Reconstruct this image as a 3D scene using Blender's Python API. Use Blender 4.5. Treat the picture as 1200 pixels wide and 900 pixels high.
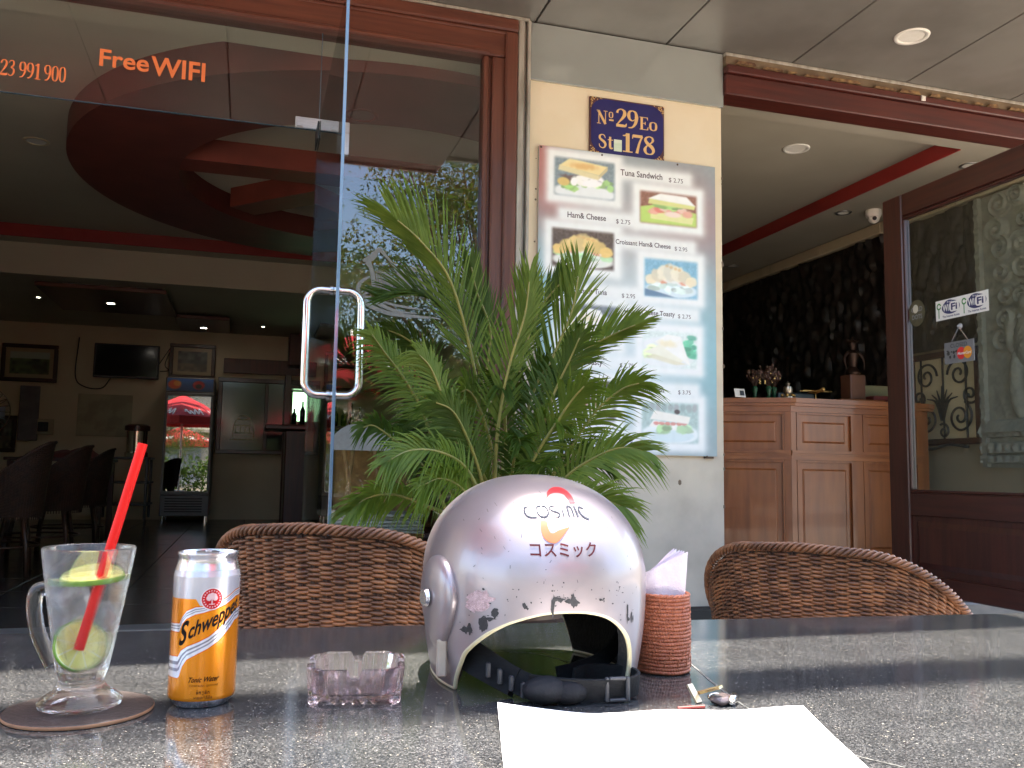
import bpy, math, random
import numpy as np
from mathutils import Vector, Matrix, Euler
from math import sin, cos, pi, radians, sqrt

S = bpy.context.scene
for o in list(bpy.data.objects):
    bpy.data.objects.remove(o)
COL = S.collection
rnd = random.Random(7)

# ------------------------------------------------------------------ camera
EYE = 0.94
cam_d = bpy.data.cameras.new('camera')
cam = bpy.data.objects.new('camera', cam_d)
COL.objects.link(cam)
cam_d.sensor_width = 36.0
cam_d.lens = 1031 / 1200 * 36
cam_d.clip_start = 0.02
cam_d.clip_end = 2000
_pi, _ro, _ya = radians(5.78), radians(0.918), radians(16.6)
_fw = Vector((sin(_ya) * cos(_pi), cos(_ya) * cos(_pi), sin(_pi)))
_r = Vector((cos(_ya), -sin(_ya), 0))
_u = _r.cross(_fw)
_rx = cos(_ro) * _r + sin(_ro) * _u
_uy = -sin(_ro) * _r + cos(_ro) * _u
cam.matrix_world = Matrix(((_rx.x, _uy.x, -_fw.x, 0), (_rx.y, _uy.y, -_fw.y, 0), (_rx.z, _uy.z, -_fw.z, EYE), (0, 0, 0, 1)))
S.camera = cam

# ------------------------------------------------------------------ light
SUN_DIR = Vector((0.075, 0.27, 0.97)).normalized()
w = bpy.data.worlds.new('World')
S.world = w
w.use_nodes = True
nt = w.node_tree
bg = nt.nodes['Background']
sky = nt.nodes.new('ShaderNodeTexSky')
sky.sky_type = 'NISHITA'
sky.sun_disc = False
sky.sun_elevation = math.asin(SUN_DIR.z)
sky.sun_rotation = math.atan2(SUN_DIR.x, SUN_DIR.y)
sky.dust_density = 2.5
nt.links.new(sky.outputs[0], bg.inputs[0])
bg.inputs[1].default_value = 0.15
sl = bpy.data.lights.new('sun', 'SUN')
sl.energy = 4.0
sl.angle = radians(0.5)
sl.color = (1.0, 0.93, 0.83)
so = bpy.data.objects.new('sun', sl)
COL.objects.link(so)
so.rotation_euler = SUN_DIR.to_track_quat('Z', 'Y').to_euler()
so.location = (0, 0, 30)
S.view_settings.view_transform = 'Standard'
S.view_settings.look = 'None'
S.view_settings.gamma = 1
S.view_settings.exposure = 2.82
S.render.engine = 'CYCLES'
S.cycles.use_denoising = True
S.cycles.max_bounces = 12
S.cycles.diffuse_bounces = 5
S.cycles.glossy_bounces = 6
S.cycles.transmission_bounces = 10
S.cycles.transparent_max_bounces = 24
S.cycles.sample_clamp_indirect = 8
S.cycles.caustics_reflective = False

# ------------------------------------------------------------------ materials
def srgb(r, g, b):
    f = lambda c: ((c / 255 + 0.055) / 1.055) ** 2.4 if c > 10 else c / 255 / 12.92
    return (f(r), f(g), f(b), 1)

def lin(r, g, b):
    return (r, g, b, 1)

MATS = {}

def mat(name, c, c2=None, rough=0.5, metal=0.0, scale=20.0, bump=0.0, bscale=None, coat=0.0, spec=0.5,
        stretch=(1, 1, 1), detail=6, sub=0.0, contrast=(0.35, 0.65), rvar=0.0):
    if name in MATS:
        return MATS[name]
    m = bpy.data.materials.new(name)
    m.use_nodes = True
    t = m.node_tree
    b = t.nodes['Principled BSDF']
    b.inputs['Roughness'].default_value = rough
    b.inputs['Metallic'].default_value = metal
    b.inputs['Specular IOR Level'].default_value = spec
    b.inputs['Coat Weight'].default_value = coat
    b.inputs['Coat Roughness'].default_value = 0.05
    if len(c) == 3:
        c = (*c, 1)
    b.inputs['Base Color'].default_value = c
    tc = t.nodes.new('ShaderNodeTexCoord')
    mp = t.nodes.new('ShaderNodeMapping')
    mp.inputs['Scale'].default_value = stretch
    t.links.new(tc.outputs['Object'], mp.inputs[0])
    n = t.nodes.new('ShaderNodeTexNoise')
    n.inputs['Scale'].default_value = scale
    n.inputs['Detail'].default_value = detail
    t.links.new(mp.outputs[0], n.inputs['Vector'])
    if c2 is not None:
        if len(c2) == 3:
            c2 = (*c2, 1)
        r = t.nodes.new('ShaderNodeValToRGB')
        r.color_ramp.elements[0].position = contrast[0]
        r.color_ramp.elements[1].position = contrast[1]
        r.color_ramp.elements[0].color = c
        r.color_ramp.elements[1].color = c2
        t.links.new(n.outputs['Fac'], r.inputs[0])
        t.links.new(r.outputs[0], b.inputs['Base Color'])
    if rvar:
        mr = t.nodes.new('ShaderNodeMapRange')
        mr.inputs['To Min'].default_value = max(0, rough - rvar)
        mr.inputs['To Max'].default_value = rough + rvar
        t.links.new(n.outputs['Fac'], mr.inputs[0])
        t.links.new(mr.outputs[0], b.inputs['Roughness'])
    if bump:
        n2 = t.nodes.new('ShaderNodeTexNoise')
        n2.inputs['Scale'].default_value = bscale or scale * 3
        n2.inputs['Detail'].default_value = 4
        t.links.new(mp.outputs[0], n2.inputs['Vector'])
        bp = t.nodes.new('ShaderNodeBump')
        bp.inputs['Strength'].default_value = bump
        bp.inputs['Distance'].default_value = 0.01
        t.links.new(n2.outputs['Fac'], bp.inputs['Height'])
        t.links.new(bp.outputs[0], b.inputs['Normal'])
    MATS[name] = m
    return m

def glass_pane(name, tint=(0.93, 0.95, 0.95), f0=0.05, rough=0.0):
    """thin architectural glass: clear with a facing-dependent mirror reflection"""
    if name in MATS:
        return MATS[name]
    m = bpy.data.materials.new(name)
    m.use_nodes = True
    t = m.node_tree
    t.nodes.remove(t.nodes['Principled BSDF'])
    out = t.nodes['Material Output']
    lw = t.nodes.new('ShaderNodeLayerWeight')
    lw.inputs[0].default_value = 0.5
    pw = t.nodes.new('ShaderNodeMath'); pw.operation = 'POWER'; pw.inputs[1].default_value = 5
    ml = t.nodes.new('ShaderNodeMath'); ml.operation = 'MULTIPLY_ADD'
    ml.inputs[1].default_value = 1 - f0; ml.inputs[2].default_value = f0
    t.links.new(lw.outputs['Facing'], pw.inputs[0])
    t.links.new(pw.outputs[0], ml.inputs[0])
    tr = t.nodes.new('ShaderNodeBsdfTransparent'); tr.inputs[0].default_value = (*tint, 1)
    gl = t.nodes.new('ShaderNodeBsdfGlossy'); gl.inputs['Roughness'].default_value = rough
    mx = t.nodes.new('ShaderNodeMixShader')
    t.links.new(ml.outputs[0], mx.inputs[0])
    t.links.new(tr.outputs[0], mx.inputs[1])
    t.links.new(gl.outputs[0], mx.inputs[2])
    t.links.new(mx.outputs[0], out.inputs[0])
    MATS[name] = m
    return m

def solid_glass(name, tint=(1, 1, 1), ior=1.45, clear=0.4, rough=0.0):
    if name in MATS:
        return MATS[name]
    m = bpy.data.materials.new(name)
    m.use_nodes = True
    t = m.node_tree
    t.nodes.remove(t.nodes['Principled BSDF'])
    out = t.nodes['Material Output']
    g = t.nodes.new('ShaderNodeBsdfGlass'); g.inputs['IOR'].default_value = ior
    g.inputs[0].default_value = (*tint, 1); g.inputs['Roughness'].default_value = rough
    tr = t.nodes.new('ShaderNodeBsdfTransparent'); tr.inputs[0].default_value = (*tint, 1)
    mx = t.nodes.new('ShaderNodeMixShader'); mx.inputs[0].default_value = clear
    t.links.new(g.outputs[0], mx.inputs[1]); t.links.new(tr.outputs[0], mx.inputs[2])
    t.links.new(mx.outputs[0], out.inputs[0])
    MATS[name] = m
    return m

def print_mat(name, rough=0.35, metal=0.0, spec=0.5, coat=0.0, bump=0.0):
    m = mat(name, (1, 1, 1), rough=rough, metal=metal, spec=spec, coat=coat, bump=bump, scale=60)
    t = m.node_tree
    a = t.nodes.new('ShaderNodeAttribute'); a.attribute_name = 'ink'
    t.links.new(a.outputs['Color'], t.nodes['Principled BSDF'].inputs['Base Color'])
    return m

def emit(name, c, s):
    m = bpy.data.materials.new(name)
    m.use_nodes = True
    b = m.node_tree.nodes['Principled BSDF']
    b.inputs['Base Color'].default_value = c
    b.inputs['Emission Color'].default_value = c
    b.inputs['Emission Strength'].default_value = s
    MATS[name] = m
    return m

# ------------------------------------------------------------------ mesh helpers
class MB:
    def __init__(s):
        s.V = []; s.F = []; s.n = 0; s.cut = []
    def add(s, v, f):
        v = np.asarray(v, float).reshape(-1, 3)
        o = s.n
        s.V.append(v); s.n += len(v); s.cut.append((o, len(s.F)))
        s.F += [tuple(int(i) + o for i in q) for q in f]
    def box(s, lo, hi, rot=None, piv=None):
        x0, y0, z0 = lo; x1, y1, z1 = hi
        v = np.array([(x0, y0, z0), (x1, y0, z0), (x1, y1, z0), (x0, y1, z0), (x0, y0, z1), (x1, y0, z1), (x1, y1, z1), (x0, y1, z1)], float)
        if rot is not None:
            p = np.array(piv if piv is not None else v.mean(0))
            R = np.array(Euler(rot).to_matrix())
            v = (v - p) @ R.T + p
        s.add(v, [(3, 2, 1, 0), (4, 5, 6, 7), (0, 1, 5, 4), (1, 2, 6, 5), (2, 3, 7, 6), (3, 0, 4, 7)])
    def bbox(s, lo, hi, b=0.004):
        """box with chamfered edges"""
        lo = np.array(lo, float); hi = np.array(hi, float)
        b = min(b, *((hi - lo) / 2.2))
        c = (lo + hi) / 2; h = (hi - lo) / 2
        v = []; idx = {}
        for sx in (-1, 1):
            for sy in (-1, 1):
                for sz in (-1, 1):
                    sg = np.array((sx, sy, sz))
                    for ax in range(3):
                        hh = h - b; hh[ax] = h[ax]
                        idx[(sx, sy, sz, ax)] = len(v)
                        v.append(c + sg * hh)
        f = []
        g = lambda *k: idx[k]
        for ax in range(3):
            a1, a2 = [(1, 2), (2, 0), (0, 1)][ax]
            for sg in (-1, 1):
                q = []
                for p, r in ((-1, -1), (1, -1), (1, 1), (-1, 1)):
                    k = [0, 0, 0]; k[ax] = sg; k[a1] = p; k[a2] = r
                    q.append(g(*k, ax))
                f.append(q if sg > 0 else q[::-1])
        for ax in range(3):
            a1, a2 = [(1, 2), (2, 0), (0, 1)][ax]
            for p in (-1, 1):
                for r in (-1, 1):
                    k0 = [0, 0, 0]; k1 = [0, 0, 0]
                    k0[ax] = -1; k1[ax] = 1
                    for k in (k0, k1):
                        k[a1] = p; k[a2] = r
                    q = [g(*k0, a1), g(*k1, a1), g(*k1, a2), g(*k0, a2)]
                    f.append(q if p * r < 0 else q[::-1])
        for sx in (-1, 1):
            for sy in (-1, 1):
                for sz in (-1, 1):
                    q = [g(sx, sy, sz, 0), g(sx, sy, sz, 1), g(sx, sy, sz, 2)]
                    f.append(q if sx * sy * sz > 0 else q[::-1])
        s.add(v, f)
    def tube(s, pts, r, n=8, closed=False, caps=True, flat=None):
        P = np.array(pts, float); m = len(P)
        r = np.broadcast_to(np.asarray(r, float), (m,))
        if closed:
            T = np.roll(P, -1, 0) - np.roll(P, 1, 0)
        else:
            T = np.gradient(P, axis=0)
        T /= np.linalg.norm(T, axis=1)[:, None] + 1e-12
        up = np.array((0, 0, 1.0))
        if abs(T[0] @ up) > 0.95:
            up = np.array((1.0, 0, 0))
        N = np.zeros_like(P)
        a = up - T[0] * (up @ T[0]); a /= np.linalg.norm(a)
        N[0] = a
        for i in range(1, m):
            a = N[i - 1] - T[i] * (N[i - 1] @ T[i]); a /= np.linalg.norm(a) + 1e-12
            N[i] = a
        Bn = np.cross(T, N)
        ang = np.arange(n) / n * 2 * pi
        fa, fb = flat if flat else (1, 1)
        ring = (np.cos(ang)[None, :, None] * N[:, None, :] * fa + np.sin(ang)[None, :, None] * Bn[:, None, :] * fb) * r[:, None, None] + P[:, None, :]
        v = ring.reshape(-1, 3)
        f = []
        for i in range(m if closed else m - 1):
            j = (i + 1) % m
            for k in range(n):
                l = (k + 1) % n
                f.append((i * n + k, i * n + l, j * n + l, j * n + k))
        if caps and not closed:
            f.append(tuple(range(n))[::-1]); f.append(tuple((m - 1) * n + k for k in range(n)))
        s.add(v, f)
    def cyl(s, p0, p1, r0, r1=None, n=16):
        s.tube([p0, p1], [r0, r0 if r1 is None else r1], n)
    def lathe(s, prof, c=(0, 0, 0), n=48, cap0=False, cap1=False):
        prof = np.array(prof, float)
        a = np.arange(n) / n * 2 * pi
        v = np.stack([prof[:, 0][:, None] * np.cos(a), prof[:, 0][:, None] * np.sin(a), np.repeat(prof[:, 1][:, None], n, 1)], -1) + np.array(c)
        f = []
        m = len(prof)
        for i in range(m - 1):
            for k in range(n):
                l = (k + 1) % n
                f.append((i * n + k, i * n + l, (i + 1) * n + l, (i + 1) * n + k))
        if cap0: f.append(tuple(range(n))[::-1])
        if cap1: f.append(tuple((m - 1) * n + k for k in range(n)))
        s.add(v.reshape(-1, 3), f)
    def grid(s, P):
        """P: (m,n,3) array of points"""
        m, n = P.shape[:2]
        f = [(i * n + j, i * n + j + 1, (i + 1) * n + j + 1, (i + 1) * n + j) for i in range(m - 1) for j in range(n - 1)]
        s.add(P.reshape(-1, 3), f)
    def prism(s, poly, ax, d0, d1):
        """extrude a 2D polygon along axis ax between d0 and d1"""
        n = len(poly)
        def p3(p, d):
            q = [0, 0, 0]; a1, a2 = [(1, 2), (0, 2), (0, 1)][ax]
            q[a1], q[a2] = p; q[ax] = d
            return q
        v = [p3(p, d0) for p in poly] + [p3(p, d1) for p in poly]
        f = [tuple(range(n))[::-1], tuple(range(n, 2 * n))] + [(i, (i + 1) % n, n + (i + 1) % n, n + i) for i in range(n)]
        s.add(v, f)
    def ball(s, c, r, n=12, sc=(1, 1, 1)):
        m = n // 2 + 1
        t = np.linspace(0, pi, m); a = np.arange(n) / n * 2 * pi
        v = np.stack([np.sin(t)[:, None] * np.cos(a), np.sin(t)[:, None] * np.sin(a), np.repeat(np.cos(t)[:, None], n, 1)], -1) * r * np.array(sc) + np.array(c)
        f = [(i * n + k, (i + 1) * n + k, (i + 1) * n + (k + 1) % n, i * n + (k + 1) % n) for i in range(m - 1) for k in range(n)]
        s.add(v.reshape(-1, 3), f)
    def each(s, name, m=None, parent=None, smooth=False, **k):
        """every piece added becomes a part of its own"""
        out = []
        ends = s.cut[1:] + [(s.n, len(s.F))]
        for v, (o, f0), (o1, f1) in zip(s.V, s.cut, ends):
            q = MB(); q.add(v, [tuple(i - o for i in fc) for fc in s.F[f0:f1]])
            out.append(q.done(name, m, parent, smooth, **k))
        return out
    def done(s, name, m=None, parent=None, smooth=False, local=False, fix=True, loc=None):
        v = np.concatenate(s.V) if s.V else np.zeros((0, 3))
        off = np.zeros(3)
        if parent is not None and not local:
            r = parent
            while r.parent: r = r.parent
            off = np.array(r.location)
        if loc is not None:
            off = np.array(loc)
        me = bpy.data.meshes.new(name)
        me.from_pydata((v - off).tolist(), [], s.F)
        if fix:
            import bmesh
            bm = bmesh.new(); bm.from_mesh(me)
            bmesh.ops.recalc_face_normals(bm, faces=bm.faces)
            bm.to_mesh(me); bm.free()
        me.update()
        return link(name, me, m, parent, smooth, loc)

def link(name, me, m, parent=None, smooth=False, loc=None):
    if m is not None and len(me.materials) == 0:
        me.materials.append(m)
    if smooth:
        me.polygons.foreach_set('use_smooth', [True] * len(me.polygons))
        if smooth is not True:
            me.set_sharp_from_angle(angle=radians(smooth))
    o = bpy.data.objects.new(name, me)
    COL.objects.link(o)
    if parent is not None:
        o.parent = parent
    elif loc is not None:
        o.location = loc
    return o

def tag(o, label=None, cat=None, group=None, kind=None):
    if label: o['label'] = label
    if cat: o['category'] = cat
    if group: o['group'] = group
    if kind: o['kind'] = kind
    return o

def thing(name, label, cat, loc=(0, 0, 0), rz=0, group=None):
    o = bpy.data.objects.new(name, None)
    COL.objects.link(o)
    o.location = loc
    o.rotation_euler = (0, 0, rz)
    o.empty_display_size = 0.05
    return tag(o, label, cat, group)

def copy_tree(o, parent=None):
    c = o.copy()
    COL.objects.link(c)
    if parent is not None:
        c.parent = parent
    for ch in list(o.children):
        copy_tree(ch, c)
    return c

def struct(o):
    o['kind'] = 'structure'
    return o

def text_mesh(body, size=1.0, shear=0.0, spacing=1.0, bold=0.0, align='LEFT', res=4, xscale=1.0):
    """flat text as (verts, faces) in the x/y plane"""
    cu = bpy.data.curves.new('text_curve', 'FONT')
    cu.body = body; cu.size = size; cu.shear = shear; cu.space_character = spacing
    cu.align_x = align; cu.offset = bold; cu.resolution_u = res; cu.fill_mode = 'FRONT'
    ob = bpy.data.objects.new('text_curve', cu)
    COL.objects.link(ob)
    dg = bpy.context.evaluated_depsgraph_get()
    me = bpy.data.meshes.new_from_object(ob.evaluated_get(dg))
    bpy.data.objects.remove(ob)
    v = np.array([x.co[:] for x in me.vertices]).reshape(-1, 3)
    f = [tuple(p.vertices) for p in me.polygons]
    bpy.data.meshes.remove(me); bpy.data.curves.remove(cu)
    if len(v): v[:, 0] *= xscale
    return v, f

def fit(v, x0, x1, z0=None, z1=None):
    """scale text verts into an x range (and optional height range)"""
    v = v.copy()
    a, b = v[:, 0].min(), v[:, 0].max()
    k = (x1 - x0) / (b - a)
    v[:, 0] = (v[:, 0] - a) * k + x0
    if z0 is not None:
        c, d = v[:, 1].min(), v[:, 1].max()
        v[:, 1] = (v[:, 1] - c) / (d - c) * (z1 - z0) + z0
    else:
        v[:, 1] *= k
    return v

def set_ink(o, rgb):
    """rgb: (nverts,3) sRGB 0..1 print colour"""
    c = np.clip(rgb, 0, 1)
    c = np.where(c > 0.04045, ((c + 0.055) / 1.055) ** 2.4, c / 12.92)
    a = o.data.color_attributes.new('ink', 'FLOAT_COLOR', 'POINT')
    a.data.foreach_set('color', np.concatenate([c, np.ones((len(c), 1))], 1).astype(np.float32).ravel())

def smoothstep(a, b, x):
    t = np.clip((x - a) / (b - a), 0, 1)
    return t * t * (3 - 2 * t)

def vnoise(x, y, seed=0):
    """cheap value noise for printed pictures and reliefs"""
    r = np.random.RandomState(seed)
    tb = r.rand(64, 64)
    xi = np.floor(x).astype(int); yi = np.floor(y).astype(int)
    fx = x - xi; fy = y - yi
    fx = fx * fx * (3 - 2 * fx); fy = fy * fy * (3 - 2 * fy)
    g = lambda a, b: tb[a % 64, b % 64]
    return (g(xi, yi) * (1 - fx) + g(xi + 1, yi) * fx) * (1 - fy) + (g(xi, yi + 1) * (1 - fx) + g(xi + 1, yi + 1) * fx) * fy

def spline(pts, n):
    """Catmull-Rom through points"""
    P = np.array(pts, float)
    P = np.vstack([2 * P[0] - P[1], P, 2 * P[-1] - P[-2]])
    m = len(P) - 3
    out = []
    for u in np.linspace(0, m - 1e-9, n):
        i = int(u); t = u - i
        a, b, c, d = P[i:i + 4]
        out.append(0.5 * (2 * b + (c - a) * t + (2 * a - 5 * b + 4 * c - d) * t * t + (3 * b - a - 3 * c + d) * t ** 3))
    return np.array(out)

# seriffed numerals and capitals drawn as strokes of varying width: (points, widths) in a box one unit high
SERIF = {
    '1': (0.45, [[[(0.28, 0.0), (0.28, 0.98)], [.17, .17]], [[(0.06, 0.03), (0.50, 0.03)], [.055, .055]], [[(0.06, 0.84), (0.18, 0.86), (0.28, 0.96)], [.05, .08, .06]]]),
    '2': (0.56, [[[(0.08, 0.74), (0.14, 0.90), (0.29, 0.96), (0.43, 0.86), (0.44, 0.68), (0.34, 0.48), (0.18, 0.26), (0.06, 0.08)], [.12, .07, .06, .14, .17, .12, .07, .05]], [[(0.04, 0.075), (0.34, 0.075), (0.48, 0.09), (0.54, 0.22)], [.15, .15, .12, .03]]]),
    '3': (0.52, [[[(0.07, 0.80), (0.15, 0.93), (0.28, 0.96), (0.40, 0.86), (0.38, 0.66), (0.20, 0.54)], [.08, .06, .06, .13, .13, .04]], [[(0.20, 0.54), (0.40, 0.46), (0.44, 0.26), (0.32, 0.07), (0.16, 0.04), (0.06, 0.12)], [.04, .11, .16, .08, .06, .11]]]),
    '7': (0.54, [[[(0.04, 0.74), (0.08, 0.90), (0.14, 0.90)], [.03, .09, .13]], [[(0.06, 0.89), (0.50, 0.89)], [.15, .15]], [[(0.49, 0.90), (0.36, 0.56), (0.24, 0.0)], [.07, .09, .13]]]),
    '8': (0.54, [[[(0.27, 0.96), (0.13, 0.88), (0.10, 0.74), (0.20, 0.58), (0.38, 0.42), (0.46, 0.24), (0.40, 0.08), (0.27, 0.03)], [.05, .09, .13, .16, .17, .13, .08, .05]], [[(0.27, 0.96), (0.40, 0.90), (0.43, 0.76), (0.34, 0.62), (0.16, 0.46), (0.07, 0.26), (0.13, 0.08), (0.27, 0.03)], [.05, .08, .11, .06, .06, .14, .10, .05]]]),
    '9': (0.54, [[[(0.27, 0.96), (0.12, 0.88), (0.08, 0.66), (0.14, 0.48), (0.27, 0.42), (0.38, 0.50)], [.05, .11, .16, .11, .05, .04]], [[(0.27, 0.96), (0.41, 0.87), (0.46, 0.62), (0.41, 0.30), (0.26, 0.07), (0.07, 0.02)], [.05, .11, .17, .14, .08, .05]]]),
    '0': (0.54, [[[(0.27, 0.97), (0.12, 0.84), (0.08, 0.5), (0.12, 0.16), (0.27, 0.03)], [.05, .12, .16, .12, .05]], [[(0.27, 0.97), (0.42, 0.84), (0.46, 0.5), (0.42, 0.16), (0.27, 0.03)], [.05, .12, .16, .12, .05]]]),
    'o': (0.56, [[[(0.28, 0.66), (0.12, 0.56), (0.09, 0.33), (0.13, 0.11), (0.28, 0.02)], [.05, .12, .15, .12, .05]], [[(0.28, 0.66), (0.44, 0.56), (0.47, 0.33), (0.43, 0.11), (0.28, 0.02)], [.05, .12, .15, .12, .05]]]),
    'E': (0.62, [[[(0.17, 0.02), (0.17, 0.94)], [.16, .16]], [[(0.03, 0.94), (0.54, 0.94)], [.05, .05]], [[(0.53, 0.96), (0.57, 0.74)], [.09, .02]], [[(0.17, 0.50), (0.40, 0.50)], [.05, .05]], [[(0.40, 0.62), (0.40, 0.38)], [.05, .05]], [[(0.03, 0.03), (0.56, 0.03)], [.05, .05]], [[(0.55, 0.02), (0.61, 0.28)], [.10, .02]]]),
    'N': (0.80, [[[(0.17, 0.02), (0.17, 0.94)], [.06, .06]], [[(0.14, 0.94), (0.62, 0.02)], [.17, .17]], [[(0.62, 0.02), (0.62, 0.94)], [.06, .06]], [[(0.04, 0.03), (0.30, 0.03)], [.05, .05]], [[(0.02, 0.95), (0.24, 0.95)], [.05, .05]], [[(0.49, 0.95), (0.76, 0.95)], [.05, .05]]]),
    'S': (0.56, [[[(0.44, 0.72), (0.38, 0.90), (0.25, 0.96), (0.11, 0.87), (0.10, 0.70), (0.22, 0.57), (0.38, 0.44), (0.45, 0.26), (0.38, 0.08), (0.24, 0.03), (0.10, 0.12), (0.06, 0.30)], [.03, .06, .06, .11, .14, .16, .17, .14, .09, .06, .06, .03]]]),
    't': (0.40, [[[(0.18, 0.86), (0.18, 0.18), (0.26, 0.05), (0.37, 0.10)], [.13, .15, .12, .04]], [[(0.03, 0.64), (0.36, 0.64)], [.06, .06]]]),
}

def serif_text(s, h):
    """seriffed lettering as flat (verts, faces), height h, starting at x=0"""
    V = []; F = []; x = 0; k = 0; n0 = 0
    for ch in s:
        if ch == ' ':
            x += 0.28 * h; continue
        adv, strokes = SERIF[ch]
        for pts, wd in strokes:
            P = np.array(pts, float)
            if len(P) > 2:
                n = 6 * len(P)
                W = np.interp(np.linspace(0, len(P) - 1, n), range(len(P)), wd); P = spline(P, n)
            else:
                W = np.array(wd, float)
            T = np.gradient(P, axis=0); T /= np.linalg.norm(T, axis=1)[:, None]
            N = np.stack([-T[:, 1], T[:, 0]], 1)
            a = P + N * W[:, None] / 2; b = P - N * W[:, None] / 2
            m = len(P); k += 1
            for q in (a, b):
                V += [(x + p[0] * h, p[1] * h, (k % 7) * 0.0002) for p in q]
            F += [(n0 + i, n0 + i + 1, n0 + m + i + 1, n0 + m + i) for i in range(m - 1)]
            n0 += 2 * m
        x += adv * h
    return np.array(V), F

def on_xz(v, y, x0=0, z0=0):
    """flat lettering (x, y) stood up on a wall facing -Y"""
    return np.stack([v[:, 0] + x0, np.full(len(v), y) - (v[:, 2] if v.shape[1] > 2 else 0), v[:, 1] + z0], 1)

# ------------------------------------------------------------------ shared materials
M_cream = mat('cream_paint', (0.60, 0.47, 0.30), (0.66, 0.54, 0.37), rough=0.7, scale=3, bump=0.08, bscale=40, contrast=(0.3, 0.7))
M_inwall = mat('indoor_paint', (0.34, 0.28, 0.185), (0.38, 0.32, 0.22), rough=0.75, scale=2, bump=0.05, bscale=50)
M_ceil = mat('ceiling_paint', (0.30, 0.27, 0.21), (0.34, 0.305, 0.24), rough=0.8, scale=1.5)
M_back = mat('lightened_wall_paint', (0.50, 0.42, 0.29), (0.56, 0.48, 0.34), rough=0.75, scale=2, bump=0.05, bscale=50)  # lighter copy of the indoor paint; haze over the room put into its colour
M_lceil = mat('lightened_ceiling_paint', (0.44, 0.40, 0.31), (0.48, 0.44, 0.34), rough=0.8, scale=1.5)  # lighter copy of the ceiling paint; the room's haze put into its colour
M_red = mat('red_paint', (0.30, 0.022, 0.018), (0.24, 0.017, 0.014), rough=0.55, scale=4)
M_dred = mat('oxblood_paint', (0.13, 0.032, 0.024), (0.10, 0.024, 0.018), rough=0.5, scale=4)
M_wood = mat('red_brown_wood', (0.128, 0.040, 0.022), (0.080, 0.023, 0.013), rough=0.42, scale=6, stretch=(0.35, 6, 6), bump=0.12, bscale=30, coat=0.15)
M_woodv = mat('red_brown_wood_upright', (0.128, 0.040, 0.022), (0.080, 0.023, 0.013), rough=0.42, scale=6, stretch=(6, 6, 0.35), bump=0.12, bscale=30, coat=0.15)
M_dwood = mat('dark_mahogany', (0.060, 0.014, 0.009), (0.035, 0.008, 0.006), rough=0.35, scale=6, stretch=(6, 6, 0.4), bump=0.08, bscale=30, coat=0.2)
M_counter = mat('varnished_teak', (0.31, 0.100, 0.026), (0.18, 0.054, 0.015), rough=0.4, scale=5, stretch=(3.5, 3.5, 0.45), bump=0.06, bscale=20, coat=0.25, contrast=(0.28, 0.72), detail=9)
M_counterh = mat('varnished_teak_rail', (0.33, 0.110, 0.029), (0.21, 0.064, 0.017), rough=0.4, scale=5, stretch=(0.45, 3, 5), bump=0.06, bscale=20, coat=0.25, detail=9)
M_alu = mat('weathered_aluminium', (0.46, 0.43, 0.37), (0.30, 0.27, 0.22), rough=0.5, metal=0.3, scale=9, stretch=(3, 3, 0.6), bump=0.1)
M_soffit = mat('soffit_panel_grey', (0.20, 0.188, 0.168), (0.15, 0.138, 0.122), rough=0.42, metal=0.15, scale=2.2, bump=0.03, bscale=5, rvar=0.08)
M_fascia = mat('glossy_composite_panel', (0.50, 0.53, 0.50), (0.44, 0.47, 0.45), rough=0.16, metal=0.65, scale=2.0)
M_dark = mat('dark_void', (0.02, 0.018, 0.015), rough=0.9)
M_chrome = mat('polished_steel', (0.72, 0.70, 0.68), (0.66, 0.64, 0.62), rough=0.12, metal=1.0, scale=30)
M_black = mat('black_plastic', (0.012, 0.012, 0.013), (0.02, 0.02, 0.021), rough=0.4, scale=40)
M_white = mat('white_plastic', (0.75, 0.72, 0.66), (0.70, 0.67, 0.60), rough=0.45, scale=20)
M_glass = glass_pane('window_glass', (0.90, 0.92, 0.91), 0.078)
M_leafglass = glass_pane('door_glass', (0.84, 0.88, 0.87), 0.045)
M_edge = mat('glass_edge', (0.05, 0.10, 0.14), (0.08, 0.14, 0.19), rough=0.1, scale=12, coat=0.6)
M_orange = mat('orange_vinyl', (0.80, 0.20, 0.06), (0.74, 0.18, 0.05), rough=0.5, scale=30)
M_frost = mat('frosted_vinyl', (0.19, 0.19, 0.18), (0.22, 0.22, 0.21), rough=0.7, scale=60)

# ------------------------------------------------------------------ ground and building shell
M_terr = mat('terrace_paving', (0.44, 0.38, 0.31), (0.36, 0.31, 0.25), rough=0.7, scale=5, bump=0.15, bscale=60)
M_road = mat('asphalt', (0.06, 0.058, 0.055), (0.045, 0.044, 0.043), rough=0.85, scale=20, bump=0.3, bscale=120)
M_pav = mat('pavement_slabs', (0.33, 0.30, 0.26), (0.26, 0.24, 0.21), rough=0.8, scale=6, bump=0.15)
M_soil = mat('ground_earth', (0.20, 0.16, 0.11), (0.15, 0.13, 0.09), rough=0.9, scale=0.6, bump=0.3)
b = MB(); b.box((-400, -400, -0.45), (400, 400, -0.20)); struct(b.done('ground', M_soil))
b = MB(); b.box((-60, -11.5, -0.19), (60, -4.2, -0.135)); struct(b.done('road', M_road))
b = MB(); b.box((-60, -4.0, -0.19), (60, 4.10, 0.0)); struct(b.done('terrace_floor', M_terr))
b = MB(); b.bbox((-60, -4.2, -0.19), (60, -4.004, 0.004), 0.02); struct(b.done('kerb', M_pav))
b = MB(); b.box((-60, -15, -0.19), (60, -11.504, 0.0)); struct(b.done('pavement', M_pav))

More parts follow.
